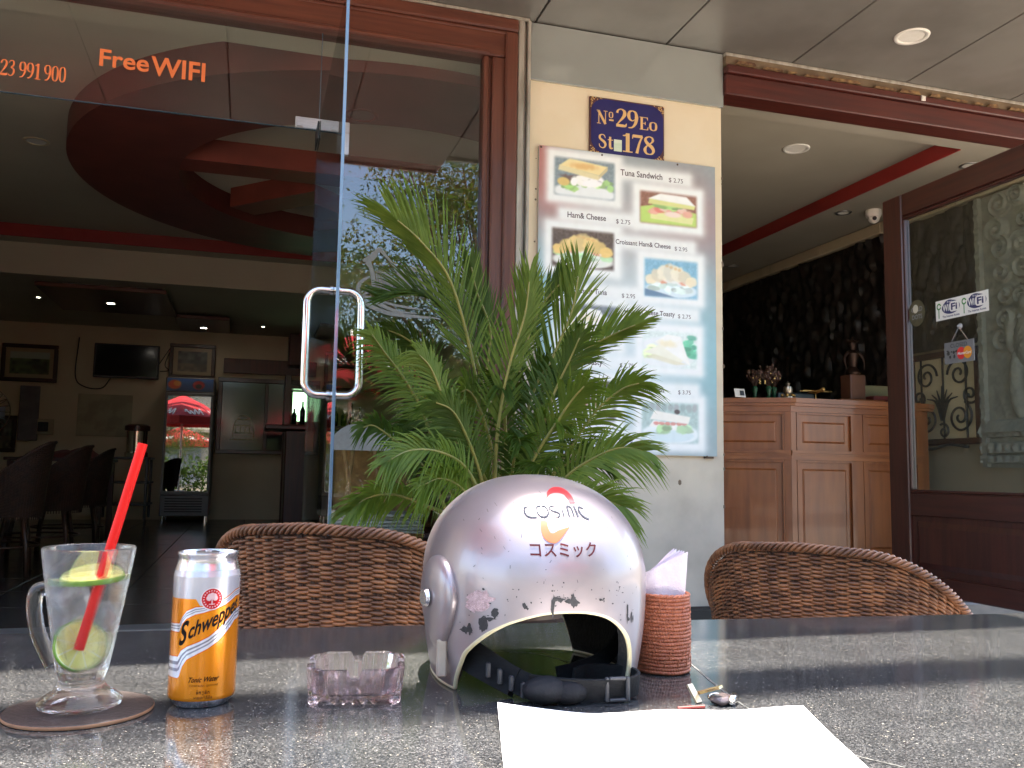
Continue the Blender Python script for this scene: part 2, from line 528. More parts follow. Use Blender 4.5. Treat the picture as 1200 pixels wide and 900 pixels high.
FL = 0.265
M_slab = mat('tile_grout', (0.03, 0.027, 0.024), rough=0.8)
M_tile = mat('dark_floor_tile', (0.060, 0.053, 0.047), (0.042, 0.037, 0.033), rough=0.22, scale=5, bump=0.02, bscale=8, rvar=0.06)
b = MB(); b.box((-5.2, 4.104, -0.1), (5.2, 12.8, FL - 0.006)); fl = struct(b.done('cafe_floor', M_slab))
b = MB(); b.bbox((0, 0, -0.006), (0.594, 0.594, 0.004), 0.003)
tile_me = None
for i in range(-5, 4):
    for j in range(0, 14):
        if tile_me is None:
            t0 = b.done('floor_tile', M_tile, fl, local=True); tile_me = t0.data
            tl = t0
        else:
            tl = bpy.data.objects.new('floor_tile', tile_me); COL.objects.link(tl); tl.parent = fl
        tl.location = (i * 0.6, 4.18 + j * 0.6, FL - 0.004)
for i in range(3):
    for j in range(0, 8):
        tl = bpy.data.objects.new('floor_tile', tile_me); COL.objects.link(tl); tl.parent = fl
        tl.location = (2.46 + i * 0.6 + (0.0 if i < 4 else 0), 4.18 + j * 0.6, FL - 0.004)
b = MB(); b.bbox((-2.2, 4.02, 0.0), (1.25, 4.176, FL + 0.002), 0.01); b.bbox((2.447, 4.02, 0.0), (4.95, 4.176, FL + 0.002), 0.01)
struct(b.done('door_threshold', mat('threshold_stone', (0.20, 0.18, 0.16), (0.14, 0.13, 0.12), rough=0.4, scale=12)))

# soffit over the terrace: panels with open joints below a dark void
b = MB(); b.box((-6, 1.78, 3.312), (1.33, 4.35, 3.36)); b.box((1.331, 2.13, 3.312), (6.2, 4.35, 3.36)); sof = struct(b.done('soffit', M_dark))
xs = [-5.6, -4.83, -4.06, -3.29, -2.52, -1.75, -0.98, -0.21, 0.56, 1.344, 2.098, 2.875, 3.655, 4.43, 5.2, 5.95]
for i in range(len(xs) - 1):
    b = MB(); b.bbox((xs[i] + 0.004, 1.80 if xs[i] < 1.3 else 2.15, 3.290), (xs[i + 1] - 0.004, 4.183, 3.311), 0.003)
    b.done('soffit_panel', M_soffit, sof, loc=None)
b = MB(); b.bbox((-6, 1.765, 3.27), (1.33, 1.797, 3.42), 0.008); b.bbox((1.296, 1.798, 3.312), (1.33, 2.09, 3.42), 0.008); b.bbox((1.331, 2.09, 3.27), (6.2, 2.125, 3.42), 0.008); b.box((-6, 1.798, 3.37), (1.29, 4.35, 3.41)); b.box((1.331, 2.126, 3.37), (6.2, 4.35, 3.41)); b.box((-6, 4.36, 3.3), (6.2, 4.6, 7.5))
struct(b.done('fascia_wall', mat('fascia_render', (0.55, 0.5, 0.42), (0.48, 0.44, 0.37), rough=0.7, scale=3)))
b = MB(); b.bbox((-6, 4.150, 3.270), (1.305, 4.187, 3.289), 0.003); b.bbox((2.446, 4.150, 3.270), (6, 4.187, 3.289), 0.003)
struct(b.done('soffit_trim', M_alu))

def ceiling_light(x, y, z, label, r=0.09, lit=0, group=None, rim=M_white):
    t = thing('recessed_light', label, 'ceiling light', (x, y, z), 0, group)
    b = MB(); b.lathe([(r * 0.72, 0.004), (r * 0.74, -0.004), (r * 0.97, -0.006), (r, 0.0), (r, 0.01)], (x, y, z), 40)
    b.done('rim', rim, t, True)
    b = MB(); b.lathe([(0.001, -0.001), (r * 0.70, -0.001), (r * 0.735, 0.003)], (x, y, z), 32, cap0=True)
    b.done('diffuser', lit or M_white, t, 30)
    return t
ceiling_light(3.292, 3.688, 3.289, 'round white recessed light in the grey panel soffit over the right doorway')
ceiling_light(1.64, 3.69, 3.289, 'round white recessed light in the soffit panel before the menu pillar')

# pillar between the two shopfronts
pil = thing('pillar', 'cream painted pillar with greyer lower half carrying the sandwich menu', 'pillar', (1.878, 4.4, 0))
M_pillar = mat('pillar_paint', (0.74, 0.63, 0.44), (0.78, 0.68, 0.50), rough=0.62, scale=4, bump=0.12, bscale=14)
# paint blends from warm cream at the top to patchy grey low down
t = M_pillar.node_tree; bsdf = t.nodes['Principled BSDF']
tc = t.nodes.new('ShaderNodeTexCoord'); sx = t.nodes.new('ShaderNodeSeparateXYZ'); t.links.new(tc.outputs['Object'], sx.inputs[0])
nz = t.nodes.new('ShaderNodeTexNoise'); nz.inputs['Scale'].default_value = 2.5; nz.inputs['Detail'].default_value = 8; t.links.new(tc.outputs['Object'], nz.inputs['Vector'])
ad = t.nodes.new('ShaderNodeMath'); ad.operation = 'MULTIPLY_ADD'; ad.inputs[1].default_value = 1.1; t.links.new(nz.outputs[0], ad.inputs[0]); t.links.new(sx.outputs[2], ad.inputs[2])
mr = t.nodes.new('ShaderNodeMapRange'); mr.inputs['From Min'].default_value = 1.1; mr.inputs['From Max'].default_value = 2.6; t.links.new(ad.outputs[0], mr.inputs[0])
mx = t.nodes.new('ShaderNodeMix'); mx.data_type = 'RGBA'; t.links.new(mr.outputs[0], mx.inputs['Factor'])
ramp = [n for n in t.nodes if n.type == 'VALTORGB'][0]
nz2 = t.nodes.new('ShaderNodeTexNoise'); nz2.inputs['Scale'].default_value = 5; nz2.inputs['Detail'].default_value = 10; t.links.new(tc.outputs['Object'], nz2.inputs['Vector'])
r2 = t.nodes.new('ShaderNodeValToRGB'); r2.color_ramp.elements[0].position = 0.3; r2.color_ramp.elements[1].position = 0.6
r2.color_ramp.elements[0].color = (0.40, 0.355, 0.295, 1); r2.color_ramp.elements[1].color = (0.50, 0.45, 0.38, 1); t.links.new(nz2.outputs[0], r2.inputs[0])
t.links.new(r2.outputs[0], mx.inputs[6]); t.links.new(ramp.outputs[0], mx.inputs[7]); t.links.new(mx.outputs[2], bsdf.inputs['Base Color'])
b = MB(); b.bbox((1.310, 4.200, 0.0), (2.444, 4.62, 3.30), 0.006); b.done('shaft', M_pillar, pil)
b = MB(); b.bbox((1.310, 4.176, 2.978), (2.446, 4.198, 3.286), 0.003); b.done('cladding_panel', M_fascia, pil)
b = MB()
for k in range(26):
    z = 0.4 + rnd.random() * 2.5
    if rnd.random() < 0.5:
        b.ball((2.441 + rnd.random() * 0.004, 4.199, z), 0.004 + rnd.random() * 0.006, 6, (0.8, 0.3, 1.6))
    else:
        b.ball((1.36 + 0.006 * rnd.random(), 4.199, 1.0 + 1.6 * rnd.random()), 0.003 + 0.003 * rnd.random(), 6, (1, 0.3, 1))
b.ball((2.18, 4.199, 0.905), 0.013, 6, (0.8, 0.2, 1.2))
tag(b.done('chipped_paint', mat('bare_plaster', (0.16, 0.12, 0.085), rough=0.9), pil), kind='stuff')

# house number plate
pl = thing('house_number_plate', 'dark blue enamel house number plate above the menu board', 'sign', (1.867, 4.2, 2.78))
N = 60
PX0, PX1, PZ0, PZ1 = 1.652, 2.086, 2.622, 2.935
b = MB(); b.bbox((PX0, 4.184, PZ0), (PX1, 4.1985, PZ1), 0.003); b.done('board', mat('brown_enamel_border', (0.10, 0.03, 0.03), (0.07, 0.022, 0.03), rough=0.3, scale=40), pl)
def round_rect(cx, cz, hw, hh, r, n=10, e=1):
    out = []
    for sx, sz, a0 in ((1, 1, 0), (-1, 1, 90), (-1, -1, 180), (1, -1, 270)):
        for k in range(n + 1):
            a = radians(a0 + 90 * k / n)
            out.append((cx + sx * (hw - r) + r * cos(a), cz + sz * (hh - r) + r * sin(a)))
    return out
cx, cz = (PX0 + PX1) / 2, (PZ0 + PZ1) / 2
b = MB(); b.prism(round_rect(cx, cz, 0.209, 0.148, 0.075), 1, 4.1815, 4.186); b.done('blue_field', mat('blue_enamel', (0.016, 0.014, 0.105), (0.020, 0.018, 0.13), rough=0.22, scale=8, coat=0.3), pl)
M_gold = mat('pale_gold_print', (0.72, 0.47, 0.20), (0.68, 0.43, 0.17), rough=0.4, scale=40)
b = MB()
for s, h, x, z, x1 in (('N', 0.076, 1.690, 2.788, 1.752), ('29', 0.103, 1.800, 2.785, 1.930), ('E', 0.074, 1.938, 2.786, 1.990), ('o', 0.074, 1.994, 2.787, 2.042),
                       ('St', 0.078, 1.702, 2.656, 1.786), ('178', 0.106, 1.840, 2.651, 2.028)):
    v, f = serif_text(s, h); v = np.array(v); k = (x1 - x) / (v[:, 0].max() - v[:, 0].min()); v[:, 0] = (v[:, 0] - v[:, 0].min()) * k
    b.add(on_xz(v, 4.1805, x, z), f)
v, f = serif_text('o', 0.052); v[:, 0] *= 0.95; b.add(on_xz(v, 4.1805, 1.758, 2.826), f)
b.add(on_xz(np.array([(0, 0, 0), (0.026, 0, 0), (0.026, 0.009, 0), (0, 0.009, 0)]), 4.1805, 1.761, 2.811), [(0, 1, 2, 3)])
b.each('number_stroke', M_gold, pl)
b = MB()
for sx in (-1, 1):
    for sz in (-1, 1):
        for k in range(46):
            u, vv = rnd.random(), rnd.random()
            if u + vv > 0.95 and rnd.random() < 0.85: continue
            px = cx + sx * (0.2125 - 0.085 * u ** 1.3); pz = cz + sz * (0.152 - 0.085 * vv ** 1.3)
            dx, dz = abs(px - cx) - 0.134, abs(pz - cz) - 0.073
            if dx > 0 and dz > 0 and dx * dx + dz * dz > 0.077 ** 2:
                a = rnd.random() * pi
                b.add([(px + rr * cos(a + q) * 0.006, 4.1832, pz + rr * sin(a + q) * 0.006) for q, rr in ((0, 1), (1.57, .5), (3.14, 1), (4.71, .5))], [(0, 1, 2, 3)])
tag(b.done('corner_scrollwork', M_gold, pl, fix=False), kind='stuff')
st = MB(); st.box((1.789, 4.1785, 2.648), (1.834, 4.1795, 2.712)); o = st.done('paper_sticker', mat('sticker_paper', (0.72, 0.75, 0.62), (0.45, 0.62, 0.42), rough=0.6, scale=14, stretch=(0.3, 1, 2)), None, loc=(1.81, 4.179, 2.65))
tag(o, 'small white and green square sticker stuck on the blue number plate', 'sticker')

# ------------------------------------------------------------------ menu board (flat print)
mb = thing('menu_board', 'tall printed sandwich menu board with food pictures on the pillar', 'menu board', (1.88, 4.2, 1.04))
MX0, MX1, MZ0, MZ1 = 1.372, 2.388, 1.045, 2.628
b = MB(); b.bbox((MX0, 4.178, MZ0), (MX1, 4.199, MZ1), 0.002); b.done('backing_board', mat('board_edge', (0.55, 0.52, 0.46), rough=0.6), mb)
W_, H_ = 231, 360
gx, gz = np.meshgrid(np.linspace(MX0, MX1, W_), np.linspace(MZ0, MZ1, H_))
X = gx.ravel(); Z = gz.ravel()
u = (X - MX0) / (MX1 - MX0); v = (Z - MZ0) / (MZ1 - MZ0)
img = np.zeros((len(X), 3))
sw = 0.5 + 0.5 * np.sin(v * 9 + 3.1 * u + 1.2 * np.sin(u * 5))
mar = np.clip(smoothstep(0.55, 1.0, v) * (0.35 + 0.65 * sw) + 0.25 * sw, 0, 1)
base = np.array((0.40, 0.63, 0.68))[None] * np.ones((len(X), 1))
base = base * (1 - mar[:, None]) + np.array((0.60, 0.27, 0.23)) * mar[:, None]
fade = 0.62 * np.exp(-((u - 0.45) / 0.33) ** 2) * np.exp(-((v - 0.35) / 0.42) ** 2) + 0.10
img = base * (1 - fade[:, None]) + np.array((0.93, 0.94, 0.94)) * fade[:, None]
def glow(x0, x1, z0, z1, s, a, c=(0.95, 0.96, 0.95)):
    global img
    dx = np.maximum(np.maximum(x0 - X, X - x1), 0); dz = np.maximum(np.maximum(z0 - Z, Z - z1), 0)
    k = (a * np.exp(-(dx ** 2 + dz ** 2) / s ** 2))[:, None]
    img = img * (1 - k) + np.array(c) * k
def rect(x0, x1, z0, z1, c, soft=0.006, a=1.0):
    global img
    k = a * smoothstep(x0 - soft, x0 + soft, X) * smoothstep(x1 + soft, x1 - soft, X) * smoothstep(z0 - soft, z0 + soft, Z) * smoothstep(z1 + soft, z1 - soft, Z)
    img = img * (1 - k[:, None]) + np.array(c) * k[:, None]
    return k
def ell(cx, cz, rx, rz, c, soft=0.12, a=1.0, rough=0.0, seed=3, clip=None):
    global img
    d = np.sqrt(((X - cx) / rx) ** 2 + ((Z - cz) / rz) ** 2)
    if rough: d = d + rough * (vnoise(X * 60, Z * 60, seed) - 0.5)
    k = a * smoothstep(1 + soft, 1 - soft, d)
    if clip is not None: k = k * clip
    img = img * (1 - k[:, None]) + np.array(c) * k[:, None]
def poly(pts, c, soft=0.005, a=1.0, clip=None):
    """convex polygon, counter-clockwise"""
    global img
    k = np.ones(len(X))
    for (x0, z0), (x1, z1) in zip(pts, pts[1:] + pts[:1]):
        n = sqrt((x1 - x0) ** 2 + (z1 - z0) ** 2)
        k = k * smoothstep(-soft, soft, ((x1 - x0) * (Z - z0) - (z1 - z0) * (X - x0)) / n)
    if clip is not None: k = k * clip
    k = a * k
    img = img * (1 - k[:, None]) + np.array(c) * k[:, None]
PICS = [(1.456, 1.793, 2.377, 2.578), (1.940, 2.274, 2.276, 2.449), (1.447, 1.790, 2.000, 2.200), (1.966, 2.277, 1.881, 2.084),
        (1.500, 1.811, 1.608, 1.809), (1.956, 2.270, 1.506, 1.698), (1.490, 1.803, 1.213, 1.417), (1.952, 2.278, 1.110, 1.320)]
TXT = [('Tuna Sandwich', '$ 2.75', 1.826, 2.070, 2.108, 2.193, 2.520), ('Ham& Cheese', '$ 2.75', 1.530, 1.745, 1.802, 1.883, 2.262),
       ('Croissant Ham& Cheese', '$ 2.95', 1.800, 2.118, 2.142, 2.217, 2.146), ('Croissant Tuna', '$ 2.95', 1.539, 1.752, 1.836, 1.912, 1.868),
       ('Ham & Cheese Toasty', '$ 2.75', 1.852, 2.142, 2.160, 2.236, 1.780), ('Tuna Toasty', '$ 2.75', 1.533, 1.730, 1.826, 1.903, 1.500),
       ('Club Sandwich', '$ 3.75', 1.874, 2.078, 2.160, 2.234, 1.374), ('Forever Young', '$ 3.70', 1.537, 1.740, 1.820, 1.899, 1.112)]
for p in PICS: glow(p[0] - .02, p[1] + .02, p[2] - .02, p[3] + .02, 0.032, 1.0)
for p in TXT: glow(p[2] - .03, p[5] + .03, p[6], p[6] + .03, 0.032, 0.95)
nse = vnoise(X * 45, Z * 45, 5); nse2 = vnoise(X * 110, Z * 110, 6)
def lettuce(cx, cz, rx, rz, clip, seed, c=(0.55, 0.74, 0.36)):
    r = np.random.RandomState(seed)
    for k in range(16):
        q = r.rand(4)
        ell(cx + (q[0] - .5) * 2 * rx, cz + (q[1] - .5) * 2 * rz, 0.018 + .02 * q[2], 0.010 + .010 * q[3],
            np.array(c) * (0.72 + 0.55 * q[3]) + np.array((0.06, 0.05, 0.1)) * q[0], 0.3, 0.9, 0.5, seed + k, clip)
BG = [(0.45, 0.52, 0.55), (0.52, 0.30, 0.22), (0.28, 0.20, 0.17), (0.45, 0.68, 0.80), (0.42, 0.45, 0.48), (0.88, 0.93, 0.90), (0.30, 0.28, 0.29), (0.66, 0.76, 0.74)]
for i, (x0, x1, z0, z1) in enumerate(PICS):
    k = rect(x0, x1, z0, z1, BG[i], 0.012)
    w_, h_ = x1 - x0, z1 - z0
    P = lambda a, c: (x0 + a * w_, z0 + c * h_)
    img += (k * (nse2 - 0.5) * 0.10)[:, None]
    if i == 0:
        ell(*P(.5, .12), .52 * w_, .22 * h_, (0.93, 0.95, 0.95), clip=k); lettuce(*P(.55, .34), .38 * w_, .14 * h_, k, 11)
        ell(*P(.42, .46), .30 * w_, .12 * h_, (0.35, 0.22, 0.20), .3, .9, .5, 4, k); lettuce(*P(.52, .44), .22 * w_, .08 * h_, k, 19, (0.90, 0.90, 0.86))
        ell(*P(.15, .36), .10 * w_, .11 * h_, (0.86, 0.72, 0.36), .2, clip=k)
        poly([P(.06, .66), P(.72, .50), P(.74, .62), P(.08, .80)], (0.90, 0.84, 0.62), clip=k); poly([P(.72, .50), P(.88, .78), P(.88, .88), P(.74, .62)], (0.82, 0.74, 0.52), clip=k)
        poly([P(.08, .78), P(.74, .62), P(.88, .88), P(.25, 1.0)], (0.95, 0.86, 0.58), clip=k); ell(*P(.48, .82), .20 * w_, .08 * h_, (0.86, 0.62, 0.30), .6, .7, .4, 8, k)
    elif i == 1:
        poly([P(0, 0), P(1, 0), P(1, .45), P(.25, .6), P(0, .5)], (0.72, 0.85, 0.36), clip=k)
        poly([P(.18, .15), P(.92, .08), P(.95, .30), P(.18, .40)], (0.90, 0.90, 0.58), clip=k)
        for q in range(7): ell(*P(.24 + .1 * q, .40 + .05 * ((q * 7) % 3)), .10 * w_, .10 * h_, ((0.93, 0.62, 0.56), (0.88, 0.40, 0.36), (0.95, 0.80, 0.74))[q % 3], .3, .9, .4, q, k)
        ell(*P(.58, .34), .15 * w_, .09 * h_, (0.97, 0.86, 0.80), .3, clip=k); lettuce(*P(.6, .60), .3 * w_, .05 * h_, k, 31)
        poly([P(.14, .62), P(.96, .56), P(.98, .70), P(.16, .80)], (0.86, 0.86, 0.50), clip=k); poly([P(.14, .78), P(.98, .68), P(.82, .95), P(.36, .98)], (0.98, 0.98, 0.96), clip=k)
    elif i in (2, 3):
        ell(*P(.5, .2), .5 * w_, .2 * h_, (0.92, 0.93, 0.90) if i == 2 else (0.85, 0.92, 0.95), clip=k)
        lettuce(*P(.5, .32), .42 * w_, .14 * h_, k, 41 + i, (0.62, 0.80, 0.55) if i == 2 else (0.78, 0.86, 0.80))
        for q in range(8): ell(*P(.15 + .1 * q, .46 - .06 * abs(q - 3.5) / 3.5), .09 * w_, .07 * h_, ((0.95, 0.95, 0.92), (0.90, 0.55, 0.40))[q % 4 == 2], .3, .9, .4, q, k)
        c0 = np.array((0.95, 0.82, 0.50)) if i == 2 else np.array((0.97, 0.94, 0.84))
        for q in range(7):
            a = (q - 3) / 3
            ell(*P(.5 + a * .38, .66 - .20 * a * a), (.15 - .04 * abs(a)) * w_, (.24 - .10 * abs(a)) * h_, c0 * (1.0 - 0.10 * (q % 2)) - np.array((0, 0.04, 0.10)) * abs(a), .18, .95, .25, q + 50, k)
        if i == 3: poly([P(0, 0), P(.6, 0), P(.3, .12), P(0, .2)], (0.30, 0.42, 0.55), clip=k)
        for q in range(4): ell(*P(.42 + .08 * q, .84 - .03 * q), .035 * w_, .04 * h_, (0.86, 0.66, 0.36), .5, .6, .3, q, k)
    elif i in (4, 5):
        ell(*P(.42, .4), .55 * w_, .45 * h_, (0.93, 0.94, 0.93), clip=k)
        if i == 5: lettuce(*P(.86, .62), .10 * w_, .28 * h_, k, 61, (0.30, 0.70, 0.50))
        lettuce(*P(.3, .42), .26 * w_, .10 * h_, k, 65 + i, (0.80, 0.86, 0.62))
        poly([P(.02, .40), P(.70, .16), P(.80, .26), P(.30, .62)], (0.96, 0.94, 0.84), clip=k)
        poly([P(.22, .70), P(.88, .08), P(.70, .88), P(.45, .92)], (0.985, 0.975, 0.94), clip=k); poly([P(.05, .28), P(.60, .08), P(.80, .12), P(.20, .36)], (0.90, 0.86, 0.70), clip=k, a=.8)
        ell(*P(.45, .66), .16 * w_, .09 * h_, (0.94, 0.86, 0.62), .7, .6, .5, 9, k)
    elif i == 6:
        ell(*P(.45, .36), .52 * w_, .42 * h_, (0.93, 0.94, 0.90), clip=k); ell(*P(.70, .35), .2 * w_, .26 * h_, (0.76, 0.86, 0.64), .4, .8, clip=k)
        for q in range(9): ell(*P(.3 + .06 * q, .42 + .14 * sin(q * 2.1)), .06 * w_, .06 * h_, ((0.72, 0.50, 0.40), (0.36, 0.24, 0.22), (0.92, 0.84, 0.70))[q % 3], .3, .9, .5, q, k)
    else:
        for q in range(9): ell(*P(.06 + .11 * q, .88), .05 * w_, .10 * h_, (0.55 + .04 * (q % 3), 0.62, 0.62), .4, .8, .5, q, k)
        ell(*P(.5, .22), .52 * w_, .26 * h_, (0.93, 0.96, 0.96), clip=k); ell(*P(.5, .18), .42 * w_, .16 * h_, (0.84, 0.91, 0.92), clip=k)
        poly([P(.12, .40), P(.80, .28), P(.86, .42), P(.2, .56)], (0.97, 0.96, 0.93), clip=k); lettuce(*P(.55, .34), .28 * w_, .06 * h_, k, 71, (0.60, 0.74, 0.52))
        for q in range(6): ell(*P(.25 + .1 * q, .48), .05 * w_, .04 * h_, (0.86, 0.45, 0.40), .3, .8, .4, q, k)
        poly([P(.14, .58), P(.82, .48), P(.86, .66), P(.22, .80)], (0.975, 0.95, 0.90), clip=k); ell(*P(.62, .78), .05 * w_, .06 * h_, (0.25, 0.20, 0.20), .3, clip=k)
img = img * 0.80 + np.array((0.96, 0.98, 0.98)) * 0.20 + (nse[:, None] - 0.5) * 0.02
b = MB(); b.grid(np.stack([gx, np.full_like(gx, 4.1770), gz], -1))
o = b.done('printed_sheet', print_mat('menu_print', 0.22, coat=0.25), mb, fix=False); set_ink(o, img)
M_ink = mat('menu_ink', (0.07, 0.045, 0.055), (0.11, 0.08, 0.09), rough=0.6, scale=60)
b = MB()
for name, price, x0, x1, p0, p1, z in TXT:
    v_, f_ = text_mesh(name, 0.045, res=3, bold=.0006); v_ = fit(v_, x0, x1); v_[:, 1] *= 1.15
    sl_ = -0.010; v_[:, 2] = 0
    b.add(on_xz(v_, 4.1764, 0, z), f_)
    v_, f_ = text_mesh(price, 0.045, res=3); v_ = fit(v_, p0, p1); v_[:, 2] = 0
    b.add(on_xz(v_, 4.1764, 0, z - 0.006), f_)
b.each('menu_line', M_ink, mb, fix=False)
b = MB()
for x, z in ((MX0 + .01, MZ1 - .01), (1.72, MZ1 - .012), (2.16, MZ1 - .012), (1.86, MZ0 + .02), (MX1 - .06, MZ0 - 0.002)):
    b.ball((x, 4.1755, z), 0.006, 8, (1, .4, 1))
b.box((2.32, 4.18, MZ0 - 0.012), (2.37, 4.199, MZ0 - 0.001))
b.each('fixing_screw', mat('rusty_screw', (0.10, 0.07, 0.05), rough=0.6, metal=0.5), mb)

# ------------------------------------------------------------------ left shopfront
sf = thing('shopfront_frame', 'red brown wooden shopfront frame round the glass entrance left of the pillar', 'shopfront', (0, 4.2, FL))
b = MB()
b.bbox((-2.2, 4.150, 3.058), (1.240, 4.28, 3.268), 0.006)
b.bbox((-2.2, 4.128, 3.195), (1.2405, 4.149, 3.262), 0.008); b.bbox((-2.2, 4.139, 3.176), (1.239, 4.1495, 3.193), 0.006)
b.bbox((-2.2, 4.137, 3.058), (1.090, 4.149, 3.078), 0.005)
b.done('lintel', M_wood, sf)
b = MB()
b.bbox((1.110, 4.152, FL), (1.239, 4.27, 3.057), 0.008); b.bbox((1.172, 4.128, FL), (1.238, 4.151, 3.190), 0.008); b.bbox((1.066, 4.160, FL), (1.092, 4.25, 3.056), 0.005); b.bbox((1.092, 4.18, FL), (1.110, 4.25, 3.056), 0.002)
b.bbox((-2.2, 4.152, FL), (-2.07, 4.27, 3.057), 0.008)
b.each('jamb', M_woodv, sf)
b = MB(); b.bbox((1.243, 4.145, 0.0), (1.275, 4.24, 3.268), 0.003); b.bbox((1.276, 4.165, 0.0), (1.291, 4.24, 3.268), 0.003); b.bbox((1.292, 4.135, 0.0), (1.308, 4.24, 3.268), 0.003)
b.each('metal_channel', M_alu, sf)
b = MB(); b.box((0.262, 4.196, FL + 0.01), (1.070, 4.206, 3.060)); b.done('side_pane', M_glass, sf)
b = MB(); b.box((-2.07, 4.196, 2.568), (0.258, 4.206, 3.060)); b.done('transom_pane', M_glass, sf)
b = MB(); b.bbox((-2.07, 4.1945, 2.5655), (0.258, 4.2075, 2.5675), 0.0008); b.bbox((0.2585, 4.1945, FL + .01), (0.2615, 4.2075, 3.058), 0.001); b.each('pane_edge', M_edge, sf)
def patch(b, x0, x1, z0, z1):
    b.bbox((x0, 4.188, z0), (x1, 4.1945, z1), 0.002); b.bbox((x0, 4.2075, z0), (x1, 4.214, z1), 0.002)
b = MB(); patch(b, 0.148, 0.405, 2.568, 2.622); patch(b, 0.345, 0.405, 2.46, 2.567); b.bbox((0.155, 4.18, 2.572), (0.185, 4.1878, 2.590), 0.002); b.each('patch_fitting', mat('brushed_steel', (0.62, 0.58, 0.56), (0.52, 0.49, 0.47), rough=0.28, metal=0.9, scale=30, stretch=(1, 1, 20)), sf)
b = MB()
v_, f_ = text_mesh('Free', 1, bold=0.02); v_ = fit(v_, -0.721, -0.512, 0.0, 0.082); b.add(on_xz(v_, 4.1945, 0, 2.741), f_)
v_, f_ = text_mesh('WIFI', 1, bold=0.02); v_ = fit(v_, -0.504, -0.268, 0.0, 0.092); b.add(on_xz(v_, 4.1945, 0, 2.730), f_)
b.done('vinyl_lettering', M_orange, sf, fix=False)
b = MB()
v_, f_ = serif_text('23 991 900', 0.075); v_ = np.array(v_); k = (0.262) / (v_[:, 0].max() - v_[:, 0].min()); v_[:, 0] *= k; b.add(on_xz(v_, 4.1945, -1.115, 2.640), f_)
b.done('phone_number', M_orange, sf, fix=False)
# frosted bird of strokes and ovals on the side pane
def stroke(b, pts, wd, y=4.1950, n=24):
    P = spline(pts, n) if len(pts) > 2 else np.array(pts, float)
    W = np.interp(np.linspace(0, 1, len(P)), np.linspace(0, 1, len(wd)), wd)
    T = np.gradient(P, axis=0); T /= np.linalg.norm(T, axis=1)[:, None]
    Nn = np.stack([-T[:, 1], T[:, 0]], 1)
    a = P + Nn * W[:, None] / 2; c = P - Nn * W[:, None] / 2
    m = len(P)
    stroke.k = (stroke.k + 1) % 9
    yy = y - stroke.k * 0.0001
    b.add([(p[0], yy, p[1]) for p in a] + [(p[0], yy, p[1]) for p in c], [(i, i + 1, m + i + 1, m + i) for i in range(m - 1)])
stroke.k = 0
b = MB()
stroke(b, [(0.490, 1.947), (0.530, 1.965), (0.570, 2.015)], [.012, .035, .02]); stroke(b, [(0.566, 2.015), (0.615, 1.965), (0.674, 1.895)], [.02, .012, .022])
stroke(b, [(0.515, 1.945), (0.535, 1.90), (0.548, 1.805)], [.03, .018, .018])
for k in range(7):
    stroke(b, [(0.545 + .012 * k, 1.895 - .004 * k), (0.553 + .016 * k, 1.80)], [.008, .011])
stroke(b, [(0.548, 1.800), (0.60, 1.812), (0.693, 1.82), (0.74, 1.79)], [.008, .016, .02, .012])
stroke(b, [(0.60, 1.868), (0.65, 1.850), (0.70, 1.815)], [.01, .02, .02]); stroke(b, [(0.56, 1.90), (0.62, 1.885), (0.685, 1.845)], [.01, .012, .012])
stroke(b, [(0.524, 1.872), (0.480, 1.835), (0.475, 1.785), (0.515, 1.738), (0.619, 1.700), (0.75, 1.692), (0.874, 1.690)], [.010, .02, .022, .02, .02, .016, .005])
stroke(b, [(0.495, 1.776), (0.54, 1.762), (0.579, 1.740), (0.66, 1.712), (0.761, 1.707)], [.008, .02, .02, .014, .004])
stroke(b, [(0.495, 1.776), (0.52, 1.795), (0.56, 1.785), (0.60, 1.752), (0.70, 1.735), (0.79, 1.728)], [.008, .014, .01, .012, .012, .004])
# spotted back: bands between the ovals
stroke(b, [(0.665, 1.885), (0.70, 1.915), (0.77, 1.925), (0.85, 1.905), (0.923, 1.866), (0.97, 1.82)], [.03, .035, .022, .022, .02, .015])
stroke(b, [(0.675, 1.895), (0.70, 1.855), (0.72, 1.812)], [.045, .04, .03]); stroke(b, [(0.70, 1.868), (0.76, 1.875), (0.82, 1.848), (0.90, 1.826)], [.035, .02, .035, .02])
stroke(b, [(0.70, 1.812), (0.78, 1.805), (0.86, 1.792), (0.93, 1.775)], [.022, .03, .018, .008]); stroke(b, [(0.80, 1.905), (0.795, 1.875), (0.81, 1.855)], [.02, .028, .03])
stroke(b, [(0.775, 1.845), (0.775, 1.82), (0.765, 1.805)], [.02, .022, .03]); stroke(b, [(0.875, 1.885), (0.86, 1.845), (0.865, 1.80)], [.018, .025, .02])
b.done('frosted_emblem', M_frost, sf, fix=False)
b = MB(); b.prism([(0.36 + .17 * (1 + cos(a)), 1.035 + .135 * sin(a)) for a in np.linspace(0, pi, 16)], 1, 4.194, 4.1955); b.done('frosted_disc', M_frost, sf)

